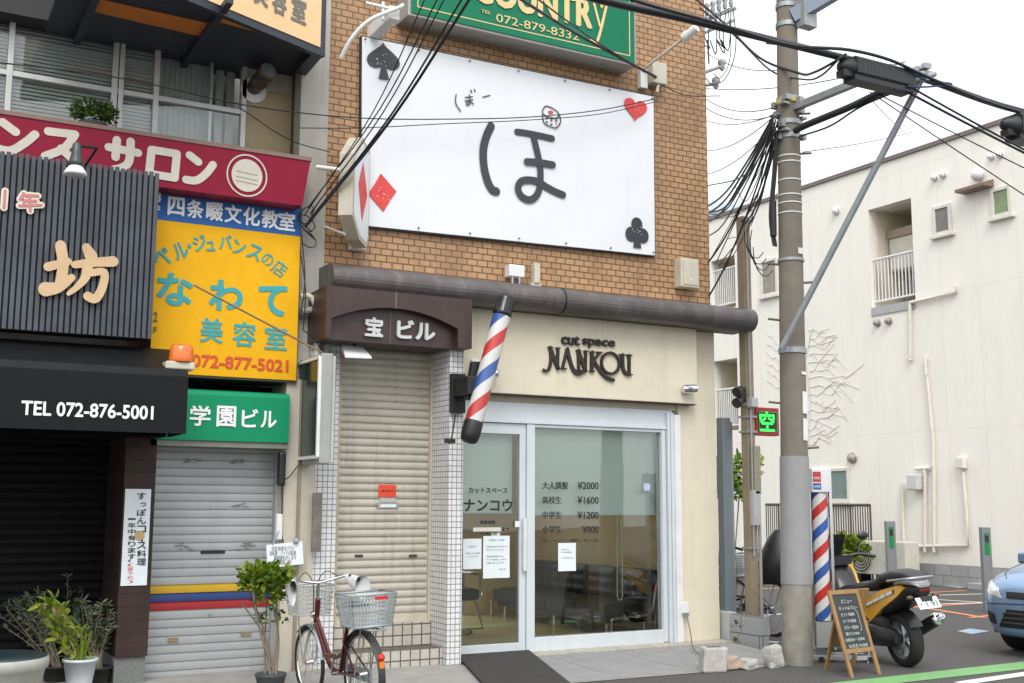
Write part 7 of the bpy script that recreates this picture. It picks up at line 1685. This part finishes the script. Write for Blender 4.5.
for x in (0, -2.5):
    for s_ in (-1, 1):
        k = MB(); c = V((x, .851*s_, .30)); k.face([c+V((math.cos(a)*.345, 0, max(-.11, math.sin(a)*.345))) for a in [2*math.pi*i/24 for i in range(24)]]); k.build('wheel_arch', cbk, **L)

# ------------------------------------------------------------------ plants
def leafmat(name, col, var=.35):
    m = mat(name, col, .55, var=var, scale=25); t = m.node_tree; b = t.nodes['Principled BSDF']
    out = [n for n in t.nodes if n.type == 'OUTPUT_MATERIAL'][0]; tr = N(t, 'ShaderNodeBsdfTranslucent'); tr.inputs[0].default_value = (col[0]*1.4, col[1]*1.5, col[2]*.8, 1)
    mx = N(t, 'ShaderNodeMixShader'); mx.inputs[0].default_value = .3; t.links.new(b.outputs[0], mx.inputs[1]); t.links.new(tr.outputs[0], mx.inputs[2]); t.links.new(mx.outputs[0], out.inputs[0]); return m
lf1 = leafmat('fresh_green_leaf', (.13, .22, .02)); lf2 = leafmat('dark_green_leaf', (.040, .075, .024)); lf3 = leafmat('grey_green_leaf', (.16, .185, .135)); lf4 = leafmat('lime_leaf', (.24, .30, .025)); twig = mat('dry_twig', (.22, .18, .14), .9)
def leaf(mb, p, d, l, w_, mi=0, curl=.25):
    d = d.normalized(); s_ = d.cross(V((random.uniform(-1, 1), random.uniform(-1, 1), random.uniform(.2, 1)))).normalized(); n_ = s_.cross(d)
    q = [p, p+d*l*.35+s_*w_*.5+n_*l*curl*.2, p+d*l*.75+s_*w_*.38+n_*l*curl*.1, p+d*l-n_*l*curl*.4, p+d*l*.75-s_*w_*.38+n_*l*curl*.1, p+d*l*.35-s_*w_*.5+n_*l*curl*.2, p+d*l*.4+n_*0]
    n0 = len(mb.v); mb.add(q, [(0, 1, 6), (1, 2, 6), (2, 3, 6), (3, 4, 6), (4, 5, 6), (5, 0, 6)], mi, True)
def blade(mb, p, d, l, w_, mi=0, droop=.3, n=6):
    d = d.normalized(); s_ = d.cross(V((0, 0, 1))).normalized(); L_, R_ = [], []
    q = V(p); dd = d.copy()
    for i in range(n+1):
        t = i/n; ww = w_*(1-t)**.7*.5; L_.append(q+s_*ww); R_.append(q-s_*ww); q = q+dd*(l/n); dd = (dd-V((0, 0, droop/n*2*t))).normalized()
    for i in range(n): mb.face([L_[i], R_[i], R_[i+1], L_[i+1]], mi, True)
def rdir(up=.3): 
    a = random.uniform(0, 6.283); return V((math.cos(a), math.sin(a), random.uniform(-.5, 1)+up)).normalized()
# leafy shrub by the notice
random.seed(41)
S = thing('leafy_potted_shrub', 'fresh green leafy shrub on bare stems in a dark pot below the handwritten notice', 'plant', (2.95, 9.72, 0))
cY = 9.72; cc = onY(267, 582, cY)
k = MB(); k.lathe((cc.x+.06, cY, 0), [(.10, 0), (.125, .13), (.135, .14), (.13, .16), (.11, .155)], 20); k.build('pot', mat('dark_pot', (.05, .06, .06), .6), S)
k = MB()
for i in range(6):
    b0 = V((cc.x+.06+random.uniform(-.05, .05), cY+random.uniform(-.05, .05), .14)); t0 = cc+V((random.uniform(-.22, .16), random.uniform(-.12, .12), random.uniform(-.18, .1)))
    k.tube(crom([tuple(b0), tuple(b0.lerp(t0, .5)+V((random.uniform(-.06, .1), 0, 0))), tuple(t0)], 5), [.012-.0006*j for j in range(11)], 6)
k.build('stems', twig, S)
k = MB(); random.seed(42)
for i in range(820):
    lobes = [(-.09, .0, .03, .14), (.06, -.02, .0, .14), (0, .03, .07, .12), (.12, 0, .02, .10), (-.14, 0, -.03, .09), (.02, 0, -.12, .12)]
    lx, ly, lz, lr = random.choice(lobes); d = rdir(.1); p = cc+V((lx, ly, lz))+d*lr*random.uniform(.35, 1.0)
    leaf(k, p, (d+rdir(0)*.7), random.uniform(.04, .085), random.uniform(.03, .05), random.choice((0, 0, 0, 2, 2, 1)))
for i in range(60):
    p = cc+V((random.uniform(-.12, .22), random.uniform(-.1, .1), random.uniform(-.35, -.1))); leaf(k, p, rdir(0), .05, .03, random.choice((0, 1)))
k.build('foliage', [lf1, lf2, lf4], S)
# window shrub
S = thing('window_shrub', 'small bushy green plant on the ledge above the crimson sign', 'plant', onY(94, 124, 10.4))
cc = onY(93, 115, 10.42); k = MB(); random.seed(43)
for i in range(420):
    d = rdir(.1); p = cc+V((d.x*.20, d.y*.12, d.z*.105))*random.uniform(.3, 1.05)+V((0, 0, .02*math.sin(i))); leaf(k, p, d+rdir()*.6, random.uniform(.035, .06), .03, random.choice((0, 1, 1)))
k.build('foliage', [lf1, lf2], S)
k = MB(); k.lathe((cc.x, 10.42, zt_ if False else onY(93, 126, 10.42).z-.10), [(.10, 0), (.13, .12)], 16); k.build('pot', mat('dark_pot', (0, 0, 0)), S)
# hanging sprig at the top edge of the canopy sign
S = thing('hanging_sprig', 'small green sprig hanging from the canopy soffit at the top edge', 'plant', onY(112, 0, 10.3)); k = MB(); cc = onY(114, -3, 10.3)
for i in range(90): d = rdir(-.3); leaf(k, cc+d*.09*random.random(), d, .05, .025, random.choice((0, 1)))
k.build('foliage', [lf1, lf2], S)
# potted plants in front of the dark shutter
def potted(name, label, base, pr, ph, pm, build):
    S = thing(name, label, 'plant', base); k = MB(); b_ = V(base); k.lathe(b_, [(pr*.72, 0), (pr*.98, ph*.9), (pr*1.06, ph*.9), (pr*1.06, ph), (pr*.95, ph), (pr*.9, ph*.92)], 24, cap=False); k.face([b_+V((math.cos(a)*pr*.9, math.sin(a)*pr*.9, ph*.9)) for a in [i*math.pi/12 for i in range(24)]]); k.build('pot', pm, S)
    build(S, b_+V((0, 0, ph*.9))); return S
def g_aloe(S, c):
    random.seed(51); k = MB()
    for i in range(12):
        a = random.uniform(0, 6.28); d = V((math.cos(a)*.6-.1, math.sin(a)*.4, random.uniform(.4, 1.1))); blade(k, c+V((math.cos(a)*.03, math.sin(a)*.03, 0)), d, random.uniform(.15, .32), random.uniform(.025, .04), random.choice((0, 0, 1)), random.uniform(.2, .7))
    for i in range(170):
        t = random.random()**.8; p = c+V((-.30*t+random.uniform(-.07, .10), random.uniform(-.09, .09), .02+.46*t+random.uniform(-.05, .05))); leaf(k, p, V((random.uniform(-1, .5), random.uniform(-.6, .6), random.uniform(-.2, 1))), random.uniform(.06, .14), random.uniform(.025, .045), random.choice((0, 0, 0, 1, 1, 2)))
    k.tube(crom([tuple(c), tuple(c+V((-.12, 0, .22))), tuple(c+V((-.3, 0, .46)))], 5), .008, 5, mi=2)
    k.build('foliage', [lf4, lf1, mat('dry_leaf', (.30, .24, .12), .8)], S)
def g_twigs(seed, hx, spread, h, mats, n=10, leaves=14):
    def f(S, c):
        random.seed(seed); k = MB(); lv = MB()
        for i in range(n):
            t0 = c+V((hx+random.uniform(-spread, spread), random.uniform(-.12, .12), h*random.uniform(.6, 1.05))); m_ = c.lerp(t0, .5)+V((random.uniform(-.05, .05), 0, .04)); pts = crom([tuple(c+V((random.uniform(-.04, .04), random.uniform(-.04, .04), 0))), tuple(m_), tuple(t0)], 6)
            k.tube(pts, [.008-.0005*j for j in range(13)], 5)
            for j in range(leaves):
                q = V(pts[random.randint(4, 12)]); leaf(lv, q, rdir(.3), random.uniform(.03, .085), random.uniform(.008, .022), random.randint(0, len(mats)-1))
        k.build('stems', twig, S); lv.build('foliage', mats, S)
    return f
wpot = mat('white_pot', (.58, .62, .66), .4)
pc = onZ(78, 702); potted('potted_plant', 'lime green strappy plant in the white pot between two darker plants', (pc.x, pc.y, .12), .13, .22, wpot, g_aloe)
p2 = onZ(43, 690); potted('potted_plant', 'silvery twiggy plant leaning left beside the round bucket', (p2.x+.12, p2.y+.15, 0), .12, .18, mat('black_pot', (.02, .02, .02), .6), g_twigs(52, -.32, .17, .62, [lf3, lf3, lf3, lf2], 26, 30))
p3 = onZ(98, 692); potted('potted_plant', 'dark green bushy twiggy plant beside the timber post', (p3.x, p3.y+.1, 0), .12, .20, mat('black_pot', (0, 0, 0)), g_twigs(53, -.05, .18, .54, [lf2, lf3, lf3], 26, 34))
p4 = onZ(70, 688); potted('potted_plant', 'tall thin-stemmed plant behind the lime green one', (p4.x+.02, p4.y+.35, 0), .10, .18, mat('black_pot', (0, 0, 0)), g_twigs(54, .0, .10, .74, [lf2, lf3, lf2], 6, 30))
# big round tub
tb = onY(-2, 661, 9.6); tb = V((tb.x, tb.y, 0)); S = thing('round_tub', 'large pale round tub with a dark green lid at the lower left', 'tub', (tb.x, tb.y, 0))
zt_ = onY(0, 657, tb.y).z; rT = .36
k = MB(); k.lathe((tb.x, tb.y, 0), [(rT*.75, 0), (rT*.93, zt_-.09), (rT*.99, zt_-.08), (rT*1.0, zt_-.02), (rT*.97, zt_)], 40); k.build('tub', mat('pale_tub', (.42, .43, .38), .5, streak=.3), S)
k = MB(); k.lathe((tb.x, tb.y, zt_+.001), [(rT*.96, 0), (rT*.95, .012), (rT*.6, .03), (0.0, .035)], 40, cap=False); k.build('lid', mat('dark_green_lid', (.02, .035, .04), .35, var=.3), S)
# hedge by the air conditioner and shrub behind the posts
def bush(name, label, c, rx, ry, rz_, n, seed, mats, ls=.09):
    random.seed(seed); S = thing(name, label, 'shrub', (c[0], c[1], 0)); k = MB(); c = V(c)
    lob = [V((random.uniform(-.5, .5)*rx, random.uniform(-.5, .5)*ry, random.uniform(-.4, .5)*rz_)) for _ in range(7)]
    for i in range(n):
        d = rdir(.1); o_ = random.choice(lob); p = c+o_+V((d.x*rx, d.y*ry, d.z*rz_))*.55*random.uniform(.4, 1.05); leaf(k, p, d+rdir()*.7, random.uniform(.6, 1.2)*ls, ls*.5, random.randint(0, len(mats)-1))
    k.build('foliage', mats, S); k = MB()
    for i in range(5): k.tube([V((c.x+random.uniform(-.1, .1), c.y+random.uniform(-.1, .1), 0)), c+random.choice(lob)], .015, 5)
    k.build('stems', twig, S)
c = onY(848, 556, 17.0); bush('garden_shrub', 'green garden shrub beside the outdoor air conditioner', (c.x, 17.0, c.z+.1), .5, .5, .45, 700, 61, [lf1, lf2, lf4], .13)
c = onY(731, 470, 19.0); bush('garden_shrub', 'green shrub seen between the steel post and the timber pole', (c.x, 19.0, c.z-.3), .6, .6, .7, 700, 62, [lf1, lf2, lf4], .14)
c = onZ(728, 655); bush('weed_tuft', 'small weed tuft at the corner of the beige pier', (8.72, 10.35, .16), .10, .14, .16, 120, 63, [lf1, lf2], .05)
